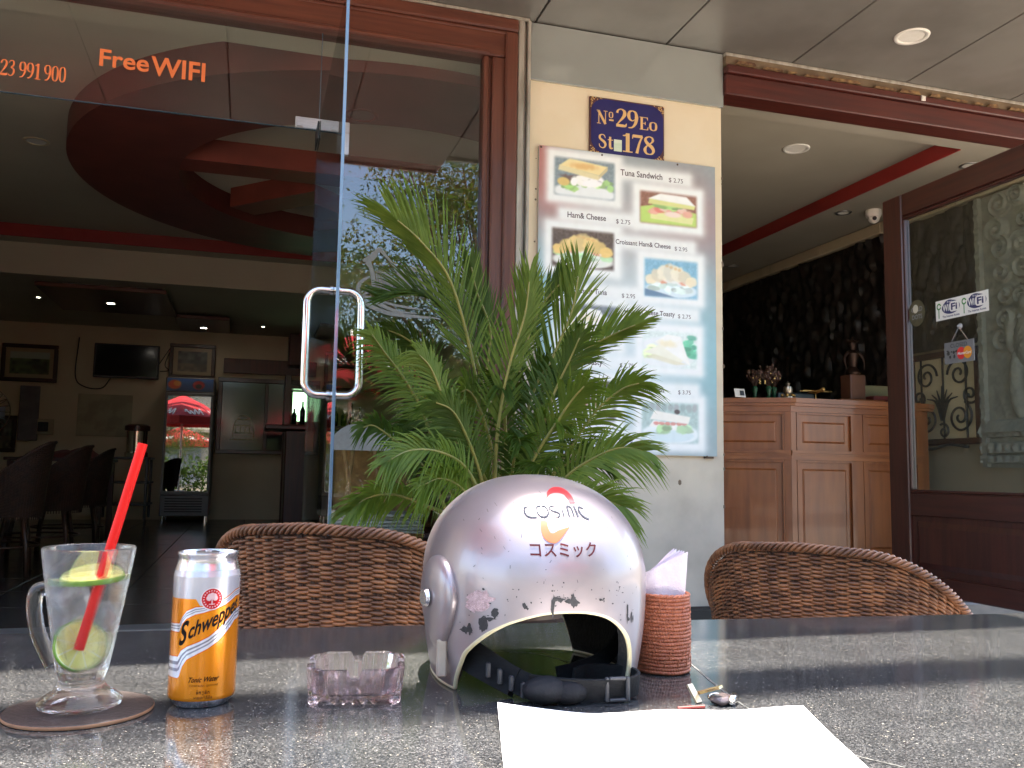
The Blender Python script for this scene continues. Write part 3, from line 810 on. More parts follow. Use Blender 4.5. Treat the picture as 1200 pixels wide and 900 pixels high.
# ------------------------------------------------------------------ open glass door leaf, seen edge on
gd = thing('glass_door', 'frameless glass door swung open towards the table with steel pull handle', 'door', (0.256, 4.18, FL + 0.02))
b = MB(); b.box((0.2505, 2.842, FL + 0.022), (0.2595, 4.185, 2.545)); b.done('pane', M_leafglass, gd)
b = MB(); b.bbox((0.2495, 2.838, FL + 0.021), (0.2605, 2.8415, 2.546), 0.001); b.done('polished_edge', mat('polished_glass_edge', (0.10, 0.17, 0.24), (0.14, 0.21, 0.28), rough=0.08, scale=8, stretch=(1, 1, 0.5), coat=0.7), gd)
b = MB(); b.bbox((0.243, 4.02, 2.46), (0.2500, 4.184, 2.546), 0.002); b.bbox((0.26, 4.02, 2.46), (0.267, 4.184, 2.546), 0.002); b.bbox((0.243, 4.02, FL + .02), (0.25, 4.184, FL + .10), 0.002); b.each('pivot_patch', M_black, gd)
def d_handle(sx):
    h = 0.0
    pts = []
    zc, hz, d, r = 1.363, 0.176, 0.083, 0.045
    base = 0.255 + sx * 0.006
    pts.append((base, 2.952, zc + hz))
    for k in range(9):
        a = pi / 2 * k / 8
        pts.append((base + sx * (d - r + r * sin(a)), 2.952, zc + hz - r + r * cos(a)))
    for k in range(9):
        a = pi / 2 * k / 8
        pts.append((base + sx * (d - r + r * cos(a)), 2.952, zc - hz + r - r * sin(a)))
    pts.append((base, 2.952, zc - hz))
    b = MB(); b.tube(pts, 0.0135, 14)
    for z in (zc + hz, zc - hz): b.cyl((0.255 + sx * .0055, 2.952, z), (0.255 + sx * .016, 2.952, z), 0.019, n=16)
    return b.done('pull_handle', M_chrome, gd, 40)
d_handle(-1); d_handle(1)

# ------------------------------------------------------------------ left room
LX0, LX1 = -5.0, 2.24
b = MB(); b.box((LX0 - .15, 4.3, FL), (LX0, 12.6, 3.3)); struct(b.done('wall_side', M_back))
b = MB(); b.box((-6.0, 4.2, 0.0), (-2.203, 4.40, 3.29)); struct(b.done('wall_front', M_cream))
b = MB(); b.box((LX1, 4.62, FL), (2.44, 12.6, 3.3)); struct(b.done('wall_partition', M_back))
b = MB(); b.box((LX0, 12.42, FL), (5.2, 12.6, 3.3)); struct(b.done('wall_back', M_back))
b = MB(); b.box((LX0, 4.285, 3.064), (LX1, 4.45, 3.10)); b.box((LX0, 4.45, 3.18), (LX1, 9.0, 3.21)); b.box((LX0, 9.0, 3.064), (LX1, 9.25, 3.10))
b.box((LX0, 9.25, 2.76), (LX1, 9.29, 3.10)); b.box((LX0, 9.29, 2.76), (LX1, 12.42, 2.80)); b.box((LX0, 4.43, 3.10), (LX1, 4.45, 3.18))
struct(b.done('cafe_ceiling', M_lceil))
b = MB(); b.bbox((LX0, 8.985, 3.058), (LX1, 8.999, 3.18), 0.003); struct(b.done('ceiling_trim', M_red))
rg = thing('ceiling_ring', 'big dark red wheel shaped ring with spokes hung under the cafe ceiling', 'ceiling decoration', (0.85, 6.5, 3.0))
R0, R1 = 1.40, 2.10
b = MB(); b.lathe([(R0, 3.18), (R0, 3.0), (R1, 3.0), (R1, 3.18)], (0.85, 6.5, 0), 120); b.done('ring', M_dred, rg, 30)
for a in (180, 134, 46, 0):
    b = MB(); x0 = 0.03
    ca, sa = cos(radians(a)), sin(radians(a))
    u_ = np.array((ca, sa)); n_ = np.array((-sa, ca))
    pts = [u_ * .0 + n_ * .13, u_ * 1.41 + n_ * .13, u_ * 1.41 - n_ * .13, u_ * .0 - n_ * .13]
    b.prism([(0.85 + p[0], 6.3 + p[1]) for p in pts], 2, 3.02 + .0007 * (a // 40), 3.178)
    b.done('spoke', mat('ring_spoke_red', (0.20, 0.040, 0.025), (0.16, 0.032, 0.020), rough=0.5, scale=5), rg)
ceiling_light(-1.50, 6.62, 3.179, 'round cream recessed light in the cafe ceiling left of the red ring', 0.085, rim=mat('aged_light_rim', (0.45, 0.38, 0.24), rough=0.5))
ceiling_light(0.55, 5.0, 3.0, 'round light set into the underside of the red ceiling ring', 0.10, rim=M_dred, lit=mat('dim_glass', (0.10, 0.05, 0.05), rough=0.3))

M_glowlamp = emit('warm_lamp', (1.0, 0.93, 0.80, 1), 9.0)
hp = thing('hanging_ceiling_panel', 'wide dark wood panel under the rear ceiling with one lit lamp', 'ceiling panel', (-1.47, 10.0, 2.7))
b = MB(); b.bbox((-2.08, 9.5, 2.700), (-0.87, 10.9, 2.745), 0.006); b.done('board', M_dwood, hp)
b = MB(); b.bbox((-2.08, 9.48, 2.70), (-0.87, 9.497, 2.735), 0.003); b.done('edge_strip', M_wood, hp)
b = MB(); b.bbox((-1.85, 9.56, 2.746), (-1.05, 9.66, 2.76), 0.003); b.done('light_tube', M_white, hp)
hp2 = thing('hanging_ceiling_panel', 'narrow dark wood panel under the rear ceiling above the drinks fridge', 'ceiling panel', (-0.59, 11.4, 2.7))
b = MB(); b.bbox((-0.90, 10.95, 2.700), (-0.28, 12.0, 2.745), 0.006); b.done('board', M_dwood, hp2)
b = MB(); b.bbox((-0.90, 10.93, 2.70), (-0.28, 10.948, 2.735), 0.003); b.done('edge_strip', M_wood, hp2)
for x, y, lb in ((-1.49, 10.25, 'small lit lamp under the wide wood ceiling panel'), (-0.60, 11.62, 'small lit lamp under the narrow wood panel above the fridge')):
    ceiling_light(x, y, 2.698, lb, 0.055, M_glowlamp, 'lit lamps over the back of the cafe', rim=M_chrome)
for x, y, lb in ((-2.25, 10.5, 'tiny bright lamp in the dark rear ceiling near the left picture'), (0.12, 11.6, 'tiny bright lamp in the dark rear ceiling near the bar')):
    ceiling_light(x, y, 2.758, lb, 0.03, M_glowlamp, 'lit lamps over the back of the cafe', rim=M_chrome)

# back wall: pictures, screen, sockets
YB = 12.415
M_frame = mat('picture_frame_wood', (0.05, 0.022, 0.012), (0.03, 0.014, 0.008), rough=0.35, scale=20)
def picture(x0, x1, z0, z1, label, kind, fw=0.05, mount=True):
    t = thing('framed_picture', label, 'picture', ((x0 + x1) / 2, YB, z0))
    b = MB()
    for lo, hi in (((x0, z0), (x1, z0 + fw)), ((x0, z1 - fw), (x1, z1)), ((x0, z0 + fw), (x0 + fw, z1 - fw)), ((x1 - fw, z0 + fw), (x1, z1 - fw))):
        b.bbox((lo[0], YB - .035, lo[1]), (hi[0], YB - .001, hi[1]), 0.006)
    b.each('frame', M_frame, t)
    n, m = 40, 28
    gx, gz = np.meshgrid(np.linspace(x0 + fw, x1 - fw, n), np.linspace(z0 + fw, z1 - fw, m))
    u = (gx.ravel() - x0) / (x1 - x0); v = (gz.ravel() - z0) / (z1 - z0)
    q = vnoise(u * 14, v * 10, 3)
    if kind == 0: c = np.array((0.30, 0.36, 0.22))[None] * (0.5 + 0.9 * q[:, None]); c = np.where((v > .62)[:, None], np.array((0.62, 0.66, 0.60)), c)
    else: c = np.array((0.38, 0.40, 0.36))[None] * (0.4 + 0.9 * q[:, None]); c = np.where((v < .45)[:, None], np.array((0.5, 0.45, 0.36)) * (0.5 + .6 * q[:, None]), c)
    e = np.minimum(np.minimum(u, 1 - u) * (x1 - x0), np.minimum(v, 1 - v) * (z1 - z0))
    if mount: c = np.where((e < fw + .05)[:, None], np.array((0.62, 0.56, 0.44)), c)
    b = MB(); b.grid(np.stack([gx, np.full_like(gx, YB - .012), gz], -1)); o = b.done('painting', print_mat('painting_print', 0.4), t, fix=False); set_ink(o, c)
    return t
picture(-3.03, -2.38, 1.995, 2.475, 'framed green landscape picture on the cafe back wall left of the television', 0)
picture(-1.05, -0.47, 2.12, 2.585, 'framed picture with pale mount above the drinks fridge', 1)
picture(-3.25, -2.80, 1.10, 1.56, 'dark framed picture low on the back wall beside the fan', 1, mount=False)
tv = thing('television', 'black flat television on the cafe back wall', 'television', (-1.56, 12.38, 2.08))
b = MB(); b.bbox((-1.956, 12.33, 2.085), (-1.167, 12.375, 2.53), 0.008); b.done('casing', M_black, tv)
b = MB(); b.box((-1.935, 12.326, 2.112), (-1.188, 12.3295, 2.512)); b.done('screen', mat('dark_screen', (0.006, 0.006, 0.007), rough=0.12), tv)
b = MB(); b.bbox((-1.7, 12.376, 2.2), (-1.4, 12.414, 2.4), 0.004); b.done('wall_bracket', M_black, tv)
b = MB(); b.tube(spline([(-2.15, 12.405, 2.6), (-2.17, 12.40, 2.1), (-2.05, 12.39, 1.96), (-1.85, 12.39, 1.95), (-1.75, 12.38, 2.08)], 24), 0.008, 6); b.tube(spline([(-1.17, 12.39, 2.3), (-1.02, 12.39, 2.55), (-1.1, 12.39, 2.3), (-1.05, 12.395, 2.22), (-1.16, 12.395, 2.2)], 20), 0.006, 6)
b.each('cable', M_black, tv, True)
o = MB(); o.bbox((-2.79, 12.39, 1.25), (-2.56, 12.4145, 1.945), 0.006); tag(o.done('wall_banner', mat('grey_banner', (0.16, 0.14, 0.15), (0.10, 0.09, 0.10), rough=0.6, scale=6), None, loc=(-2.67, 12.4, 1.25)), 'narrow grey panel hanging on the back wall below the landscape picture', 'panel')
so_ = thing('wall_switch_box', 'small dark control box in a pale plate on the back wall', 'switch', (-2.5, 12.41, 1.4))
b = MB(); b.bbox((-2.60, 12.39, 1.33), (-2.38, 12.4145, 1.53), 0.006); b.done('plate', M_inwall, so_)
b = MB(); b.bbox((-2.56, 12.375, 1.37), (-2.44, 12.3895, 1.49), 0.004); b.done('dial_box', M_black, so_)
mp_ = MB(); mp_.bbox((-2.12, 12.405, 1.33), (-1.47, 12.4145, 1.87), 0.002); tag(mp_.done('wall_map', mat('faded_map', (0.36, 0.32, 0.21), (0.28, 0.25, 0.17), rough=0.7, scale=5, contrast=(.45, .55)), None, loc=(-1.8, 12.41, 1.3)), 'faded paper map on the back wall under the television', 'map')
# rear window with frosted house drawing
rw = thing('rear_window', 'dark framed rear window with pale temple drawing beside the drinks fridge', 'window', (0.1, 12.41, 1.17))
b = MB()
for lo, hi in (((-0.42, 1.14), (1.0, 1.19)), ((-0.42, 2.10), (1.0, 2.16)), ((-0.42, 1.19), (-0.36, 2.10)), ((0.19, 1.19), (0.235, 2.10)), ((0.95, 1.19), (1.0, 2.10)), ((-0.36, 2.22), (1.0, 2.42))):
    b.bbox((lo[0], 12.36, lo[1]), (hi[0], 12.4145, hi[1]), 0.006)
b.each('frame', M_dwood, rw)
b = MB(); b.box((-0.36, 12.395, 1.19), (0.19, 12.405, 2.10)); b.box((0.235, 12.395, 1.19), (0.95, 12.405, 2.10)); b.each('pane', mat('smoky_glass', (0.02, 0.02, 0.018), rough=0.08), rw)
b = MB()
for z0, hw in ((1.33, .17), (1.42, .12), (1.52, .13), (1.60, .08)):
    stroke(b, [(-.07 - hw, z0), (-.07 + hw, z0)], [.02, .02], 12.394)
for x in (-.17, -.11, -.05, .01): stroke(b, [(x, 1.42), (x, 1.52)], [.015, .015], 12.394)
stroke(b, [(-.21, 1.33), (-.19, 1.53), (-.12, 1.64), (-.02, 1.64), (.05, 1.53), (.07, 1.33)], [.014] * 6, 12.394)
b.done('temple_drawing', mat('pale_vinyl', (0.5, 0.48, 0.36), rough=0.6), rw, fix=False)

# drinks fridge
fr = thing('drinks_fridge', 'tall glass fronted drinks fridge at the back of the cafe', 'fridge', (-0.72, 12.0, FL))
M_fr = mat('fridge_grey', (0.20, 0.20, 0.205), (0.17, 0.17, 0.175), rough=0.4, scale=10)
b = MB(); b.bbox((-1.02, 11.75, 0.34), (-0.44, 12.35, 0.60), 0.01); b.bbox((-1.02, 11.79, 0.60), (-0.985, 12.35, 1.88), 0.004); b.bbox((-0.475, 11.79, 0.60), (-0.44, 12.35, 1.88), 0.004); b.bbox((-0.985, 12.30, .60), (-0.475, 12.35, 1.88), 0.004); b.bbox((-1.02, 11.75, 1.885), (-0.44, 12.35, 2.075), 0.01); b.done('cabinet', M_fr, fr)
b = MB()
for k in range(6): b.bbox((-0.96, 11.735, 0.39 + k * .032), (-0.52, 11.7495, 0.405 + k * .032), 0.003)
b.each('vent_slat', M_black, fr)
b = MB()
for lo, hi in (((-1.018, .605), (-.442, .65)), ((-1.018, 1.84), (-.442, 1.882)), ((-1.018, .65), (-.985, 1.84)), ((-.475, .65), (-.442, 1.84))): b.bbox((lo[0], 11.74, lo[1]), (hi[0], 11.788, hi[1]), 0.006)
dr = b.each('door_frame', M_fr, fr)[0]
b = MB(); b.box((-0.985, 11.752, 0.65), (-0.475, 11.760, 1.84)); b.done('door_glass', glass_pane('fridge_glass', (0.55, 0.58, 0.58), 0.22), dr)
b = MB()
for z in (0.9, 1.2, 1.5): b.box((-0.985, 11.85, z), (-0.475, 12.29, z + .012))
b.each('shelf', M_fr, fr)
n = 60; gx, gz = np.meshgrid(np.linspace(-1.005, -0.455, n), np.linspace(1.90, 2.06, 24)); u = (gx.ravel() + 1.005) / .55; v = (gz.ravel() - 1.9) / .16
c = np.array((0.16, 0.36, 0.62))[None] * (0.7 + .6 * v[:, None])
for q0, q1, rr_, cc in ((.16, .5, .14, (0.90, 0.35, 0.10)), (.22, .6, .08, (0.95, 0.6, 0.2)), (.68, .5, .13, (0.75, 0.12, 0.08)), (.68, .4, .07, (0.1, 0.06, 0.05))):
    k = smoothstep(1.2, .8, np.sqrt(((u - q0) / rr_) ** 2 + ((v - q1) / (rr_ * 2.6)) ** 2))[:, None]; c = c * (1 - k) + np.array(cc) * k
b = MB(); b.grid(np.stack([gx, np.full_like(gx, 11.748), gz], -1)); o = b.done('header_print', print_mat('fridge_header_print', .35), fr, fix=False); set_ink(o, c)
for x in (-0.98, -0.48):
    for y in (11.80, 12.28):
        b = MB(); b.cyl((x, y, FL), (x, y, 0.34), 0.018, n=10); b.done('foot', M_chrome, fr)
for k in range(10):
    x = -0.95 + (k % 5) * .105; z = (0.912, 1.212)[k // 5]
    b = MB(); b.lathe([(.001, 0), (.03, 0), (.032, .12), (.012, .18), (.012, .21), (.001, .21)], (x, 12.0, z), 12)
    tag(b.done('drink_bottle', (mat('green_bottle', (0.02, 0.16, 0.06), rough=.2), mat('amber_bottle', (0.2, 0.08, 0.02), rough=.2), mat('clear_bottle', (0.4, 0.42, 0.42), rough=.2))[k % 3], None, True, loc=(x, 12.0, z)), 'small drink bottle standing on a shelf inside the fridge', 'bottle', 'bottles inside the fridge')

# bar at the back right
bar = thing('bar_counter', 'dark wood bar counter at the back of the cafe behind the glass door', 'bar', (1.0, 11.0, FL))
b = MB(); b.bbox((0.42, 10.7, FL), (2.2, 11.3, 1.40), 0.01); b.done('front', M_dwood, bar)
b = MB(); b.bbox((0.18, 10.6, 1.403), (2.2, 11.4, 1.46), 0.012); b.done('top', M_dwood, bar)
shf = thing('bottle_shelf', 'back bar shelf lit pale green behind bottles', 'shelf', (0.9, 12.2, FL))
b = MB(); b.bbox((0.47, 12.10, 1.50), (2.0, 12.40, 1.54), 0.004); b.bbox((0.47, 12.10, 2.02), (2.0, 12.40, 2.06), 0.004); b.bbox((0.44, 12.08, 1.46), (0.52, 12.40, 2.2), 0.006); b.bbox((0.47, 12.0, 2.32), (1.6, 12.41, 2.75), 0.01); b.bbox((0.44, 12.16, FL), (2.0, 12.40, 1.459), 0.01); b.done('case', M_dwood, shf)
b = MB(); b.box((0.56, 12.385, 1.60), (0.92, 12.40, 2.0)); b.done('lit_panel', emit('pale_green_backlight', (0.55, 1.0, 0.55, 1), 0.55), shf)
for k in range(9):
    x = 0.58 + k * .11
    h = .22 + .05 * ((k * 5) % 3)
    b = MB(); b.lathe([(.001, 0), (.036, 0), (.038, h * .6), (.013, h * .8), (.013, h), (.001, h)], (x, 12.25, 1.541), 14)
    tag(b.done('liquor_bottle', mat('dark_bottle', (0.012, 0.014, 0.012), rough=.15), None, True, loc=(x, 12.25, 1.541)), 'dark bottle on the back bar shelf before the green light', 'bottle', 'bottles on the back bar shelf')

# fan, urn and trolley at the back left
fan = thing('standing_fan', 'standing fan with round wire cage at the left of the cafe', 'fan', (-2.35, 9.0, FL))
fc = np.array((-2.33, 9.0, 1.42))
b = MB(); b.cyl((-2.33, 9.06, FL + .04), (-2.33, 9.06, 1.40), 0.018, n=10); b.lathe([(.001, .05), (.2, .03), (.22, 0)], (-2.33, 9.06, FL), 24); b.done('stand', M_black, fan)
b = MB()
for k in range(24):
    a = k / 24 * 2 * pi; d = np.array((cos(a), 0, sin(a)))
    b.tube(spline([fc + (0, -.09, 0) + d * .04, fc + (0, -.08, 0) + d * .15, fc + d * .235, fc + (0, .08, 0) + d * .14], 10), 0.003, 4)
for r_, y_ in ((.235, 0), (.15, -.08), (.08, -.088)): b.tube([fc + (r_ * cos(a), y_, r_ * sin(a)) for a in np.linspace(0, 2 * pi, 32)[:-1]], .005, 5, closed=True)
b.done('cage', M_chrome, fan)
b = MB()
for k in range(3):
    a = k * 2.09; d = np.array((cos(a), 0, sin(a))); e = np.array((-sin(a), 0, cos(a)))
    b.add([fc + d * .03 - e * .02, fc + d * .19 - e * .07 + (0, .02, 0), fc + d * .2 + e * .05 - (0, .02, 0), fc + d * .03 + e * .03], [(0, 1, 2, 3)])
b.each('blade', mat('fan_blade', (0.2, 0.22, 0.25), rough=.3), fan)
b = MB(); b.lathe([(.001, 0), (.06, 0), (.07, .12), (.001, .13)], (0, 0, 0), 16); o = b.done('motor', M_black, fan, local=True); o.rotation_euler = (-pi / 2, 0, 0); o.location = (.02, 0.02, 1.42 - FL)
tr_ = thing('service_trolley', 'dark service trolley standing left of the drinks fridge', 'trolley', (-1.35, 11.2, FL))
b = MB()
for x in (-1.62, -1.12):
    for y in (10.95, 11.4): b.bbox((x, y, FL + .08), (x + .03, y + .03, 1.05), .004)
b.each('upright', M_black, tr_)
for z in (.5, .75, 1.03):
    b = MB(); b.bbox((-1.64, 10.93, z), (-1.07, 11.45, z + .025), .004); b.done('shelf', M_black, tr_)
for x in (-1.6, -1.1):
    b = MB(); b.tube([(x, 10.96 + .04 * cos(a), FL + .042 + .04 * sin(a)) for a in np.linspace(0, 2 * pi, 16)[:-1]], .012, 6, closed=True); b.done('wheel', M_black, tr_)
ur = thing('coffee_urn', 'cylindrical steel coffee urn with dark lid on the service trolley', 'urn', (-1.25, 11.15, 1.056))
b = MB(); b.lathe([(.001, 0), (.13, 0), (.13, .05), (.115, .06), (.115, .30), (.13, .31)], (-1.25, 11.15, 1.057), 28); b.done('body', M_chrome, ur, 30)
b = MB(); b.lathe([(.132, .305), (.14, .31), (.14, .36), (.10, .38), (.001, .385)], (-1.25, 11.15, 1.057), 28); b.done('lid', M_dwood, ur, 30)

# ------------------------------------------------------------------ right opening and room
rf = thing('doorway_lintel', 'chipped dark red lintel over the right doorway with bare plaster above', 'door lintel', (3.7, 4.2, 3.05))
b = MB(); b.bbox((2.447, 4.150, 3.048), (4.95, 4.30, 3.165), 0.006); b.bbox((2.447, 4.130, 3.168), (4.95, 4.29, 3.212), 0.006); b.each('beam', mat('oxblood_wood', (0.085, 0.016, 0.010), (0.055, 0.011, 0.008), rough=.45, scale=6, stretch=(.35, 6, 6), bump=.1), rf)
b = MB(); b.box((2.447, 4.152, 3.213), (4.95, 4.29, 3.268)); b.done('plaster_band', mat('bare_plaster_band', (0.20, 0.145, 0.088), (0.13, 0.09, 0.055), rough=0.85, scale=8, bump=0.4), rf)
b = MB()
x = 2.5
while x < 4.9:
    L = 0.04 + rnd.random() * 0.16; h = 0.008 + rnd.random() * 0.014; z = 3.212 + rnd.random() * 0.006
    b.prism([(x, z), (x + L, z + .002 * rnd.random()), (x + L * .9, z + h), (x + L * .4, z + h * (0.6 + .6 * rnd.random())), (x + .01, z + h * .8)], 1, 4.126 - .004 * rnd.random(), 4.1515)
    x += L + rnd.random() * 0.10
tag(b.done('broken_mortar', mat('broken_mortar', (0.30, 0.18, 0.075), (0.09, 0.04, 0.022), rough=0.9, scale=30), rf), kind='stuff')
o = MB(); o.bbox((3.735, 4.118, 3.178), (3.765, 4.1295, 3.208), 0.003); o.done('door_sensor', M_white, rf)

b = MB(); b.box((2.44, 4.302, 3.064), (5.15, 4.44, 3.09)); b.box((2.44, 4.44, 3.165), (4.32, 9.2, 3.19)); b.box((4.322, 4.44, 3.064), (5.15, 9.2, 3.09)); b.box((2.44, 4.43, 3.09), (4.32, 4.44, 3.165))
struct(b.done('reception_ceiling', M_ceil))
b = MB(); b.bbox((4.308, 4.442, 3.058), (4.3215, 9.2, 3.166), 0.002); struct(b.done('reception_ceiling_trim', M_red))
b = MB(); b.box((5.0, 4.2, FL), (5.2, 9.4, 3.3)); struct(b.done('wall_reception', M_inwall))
b = MB(); b.box((2.44, 9.2, FL), (5.2, 9.35, 3.3)); struct(b.done('wall_reception_back', M_dark))
b = MB(); b.box((4.952, 4.2, 0), (6.2, 4.30, 3.29)); struct(b.done('wall_front_end', M_cream))
b = MB()
yy = 4.35
while yy < 9.1:
    b.bbox((4.93, yy, 2.965), (4.998, yy + .795, 3.06), 0.008); yy += .8
cw = thing('cornice', 'cream stone cornice along the top of the dark relief wall', 'cornice', (4.97, 6.7, 2.96)); b.done('moulding', mat('cornice_stone', (0.50, 0.42, 0.28), (0.44, 0.37, 0.25), rough=.7, scale=6), cw)
# dark carved relief wall
ny, nz_ = 200, 150
gy, gz = np.meshgrid(np.linspace(5.72, 9.18, ny), np.linspace(FL, 2.96, nz_))
d = np.zeros_like(gy)
r_ = np.random.RandomState(4)
for k in range(1300):
    cy_, cz_, rr_ = r_.uniform(5.7, 9.2), r_.uniform(.3, 2.96), r_.uniform(.03, .075)
    q = ((gy - cy_) / (rr_ * r_.uniform(.4, 1))) ** 2 + ((gz - cz_) / (rr_ * 1.4)) ** 2
    d = np.maximum(d, r_.uniform(.012, .045) * np.sqrt(np.clip(1 - q, 0, 1)))
d += 0.012 * vnoise(gy * 30, gz * 30, 9)
rl = thing('relief_wall', 'dark carved relief covering the wall behind the reception counter', 'relief', (4.99, 7.4, FL))
b = MB(); b.grid(np.stack([4.985 - d, gy, gz], -1)); b.done('carving', mat('dark_relief', (0.016, 0.010, 0.007), (0.007, 0.005, 0.004), rough=0.5, scale=8, bump=0.3), rl, 50, fix=False)
gy, gz = np.meshgrid(np.linspace(4.99, 5.715, 60), np.linspace(1.92, 2.96, 80)); d = np.zeros_like(gy)
for k in range(220):
    cy_, cz_, rr_ = r_.uniform(4.98, 5.72), r_.uniform(1.9, 2.96), r_.uniform(.03, .075)
    d = np.maximum(d, r_.uniform(.012, .04) * np.sqrt(np.clip(1 - ((gy - cy_) / (rr_ * r_.uniform(.4, 1))) ** 2 - ((gz - cz_) / (rr_ * 1.4)) ** 2, 0, 1)))
b = MB(); b.grid(np.stack([4.985 - d, gy, gz], -1)); b.done('carving', MATS['dark_relief'], rl, 50, fix=False)
# pale stone relief slab
sr = thing('stone_relief', 'tall grey carved stone relief slab on the wall behind the wooden glass door', 'relief', (4.95, 4.6, 1.03))
ny, nz_ = 120, 260
gy, gz = np.meshgrid(np.linspace(4.22, 4.98, ny), np.linspace(1.035, 2.95, nz_))
Y_ = gy.ravel(); Z_ = gz.ravel(); d = np.zeros(len(Y_))
def swirl(cy_, cz_, R, h, turns=2.2, ph=0):
    global d
    a = np.arctan2(Z_ - cz_, Y_ - cy_) + ph; r = np.sqrt((Y_ - cy_) ** 2 + (Z_ - cz_) ** 2)
    s = np.cos(a + r / R * turns * 2 * pi); k = smoothstep(R, R * .8, r)
    d = np.maximum(d, k * h * (0.35 + 0.65 * smoothstep(-.2, .8, s)))
r_ = np.random.RandomState(8)
for z in np.arange(1.9, 2.95, .16):
    for y in (4.40, 4.58, 4.76):
        swirl(y + r_.uniform(-.03, .03), z + r_.uniform(-.03, .03), r_.uniform(.07, .11), r_.uniform(.025, .045), r_.uniform(1.2, 2.4), r_.uniform(0, 6))
fig = lambda cy_, cz_, ry, rz, h: np.maximum(d, h * np.sqrt(np.clip(1 - ((Y_ - cy_) / ry) ** 2 - ((Z_ - cz_) / rz) ** 2, 0, 1)))
for q in ((4.56, 2.12, .07, .09, .06), (4.55, 1.88, .13, .20, .07), (4.50, 1.62, .10, .26, .07), (4.66, 1.60, .07, .24, .06), (4.70, 1.95, .05, .16, .05), (4.38, 1.9, .05, .18, .045)): d = fig(*q)
band = (np.sin(Y_ * 90) * .5 + .5) * .014
for z0, z1 in ((1.06, 1.11), (1.13, 1.20), (1.24, 1.27)): d = np.where((Z_ > z0) & (Z_ < z1), .03 + band * (np.sin(Z_ * 120) * .4 + .8), d)
d = np.where((Z_ > 1.27) & (Z_ < 1.36), .05 * (1.36 - Z_) / .09 + .01, d)
e = np.minimum(Y_ - 4.22, 4.98 - Y_); d = np.where((e < .055) & (e > .012), np.maximum(.03, d * 0 + .03 + .008 * np.sin(Z_ * 70)), d)
d = d + .006 * vnoise(Y_ * 60, Z_ * 60, 2)
b = MB(); P_ = np.stack([4.955 - d, Y_, Z_], -1).reshape(nz_, ny, 3); b.grid(P_)
b.box((4.957, 4.22, 1.03), (4.998, 4.98, 2.95)); b.done('carved_slab', mat('grey_sandstone', (0.30, 0.31, 0.26), (0.22, 0.23, 0.20), rough=0.8, scale=14, bump=0.2), sr, 50, fix=False)
b = MB(); b.bbox((4.96, 4.62, .27), (4.998, 4.66, 1.029), .004); b.done('support_batten', M_inwall, sr)
# wrought iron window
wi = thing('iron_grille_window', 'window with black wrought iron scrollwork seen through the wooden glass door', 'window', (4.98, 5.35, 1.28))
b = MB(); b.box((4.985, 5.05, 1.24), (4.998, 5.66, 1.86)); b.done('painted_backing', mat('painted_daylight_cream', (0.85, 0.70, 0.44), (0.80, 0.66, 0.40), rough=.5, scale=3), wi)  # pale cream board; daylight behind the window is put into its colour
b = MB()
for lo, hi in (((5.0, 1.20), (5.72, 1.245)), ((5.0, 1.855), (5.72, 1.90)), ((5.0, 1.245), (5.05, 1.855)), ((5.66, 1.245), (5.72, 1.855))): b.bbox((4.95, lo[0], lo[1]), (4.998, hi[0], hi[1]), .005)
b.each('frame', M_dwood, wi)
b = MB()
def scroll(cy_, cz_, R, turns, s=1, ph=0.0):
    b.tube([(4.962, cy_ + s * R * (1 - t * .85) * cos(t * turns * 2 * pi + ph), cz_ + R * (1 - t * .85) * sin(t * turns * 2 * pi + ph)) for t in np.linspace(0, 1, 40)], .009, 5)
for q in ((5.20, 1.72, .11, 1.6, 1, 0), (5.20, 1.40, .12, 1.8, 1, 2), (5.52, 1.72, .11, 1.6, -1, 0), (5.52, 1.40, .12, 1.8, -1, 2), (5.36, 1.30, .06, 1.3, 1, 1), (5.10, 1.56, .07, 1.4, 1, 4), (5.60, 1.56, .07, 1.4, -1, 4)): scroll(*q)
for y in (5.14, 5.36, 5.58): b.cyl((4.968, y, 1.245), (4.968, y, 1.855), .008, n=6)
for k in range(-3, 4): b.tube(spline([(4.955, 5.36, 1.38), (4.955, 5.36 + k * .02, 1.52), (4.955, 5.36 + k * .05, 1.64 - abs(k) * .03)], 10), np.linspace(.014, .004, 10), 5)
b.done('scrollwork', M_black, wi)
b = MB(); b.tube(spline([(4.97, 5.66, 1.22), (4.95, 5.5, 1.17), (4.955, 5.3, 1.20), (4.95, 5.12, 1.18)], 14), .012, 6); b.done('cable', mat('blue_black_cable', (.02, .03, .04), rough=.5), wi, True)
for x, y, lb in ((4.50, 5.85, 'small steel downlight beside the dome camera'), (4.62, 7.75, 'small steel downlight far along the reception ceiling'), (4.60, 4.66, 'small steel downlight above the wooden glass door')):
    ceiling_light(x, y, 3.063, lb, 0.065, M_white, 'steel downlights along the reception ceiling', rim=mat('dull_steel', (.3, .29, .27), rough=.35, metal=.9))
ceiling_light(3.48, 5.00, 3.164, 'white recessed light in the raised reception ceiling', 0.09)
cc = thing('dome_camera', 'small white dome security camera on the reception ceiling', 'camera', (4.68, 5.72, 3.0))
b = MB(); b.lathe([(.06, 3.063), (.062, 3.03), (.055, 3.01), (.05, 3.005)], (4.68, 5.72, 0), 24, cap1=True); b.done('mount', M_white, cc, 30)
b = MB(); b.ball((4.675, 5.71, 3.0), .046, 16); b.done('dome', M_white, cc, True)
b = MB(); b.ball((4.652, 5.672, 2.985), .017, 10); b.done('lens', M_black, cc, True)

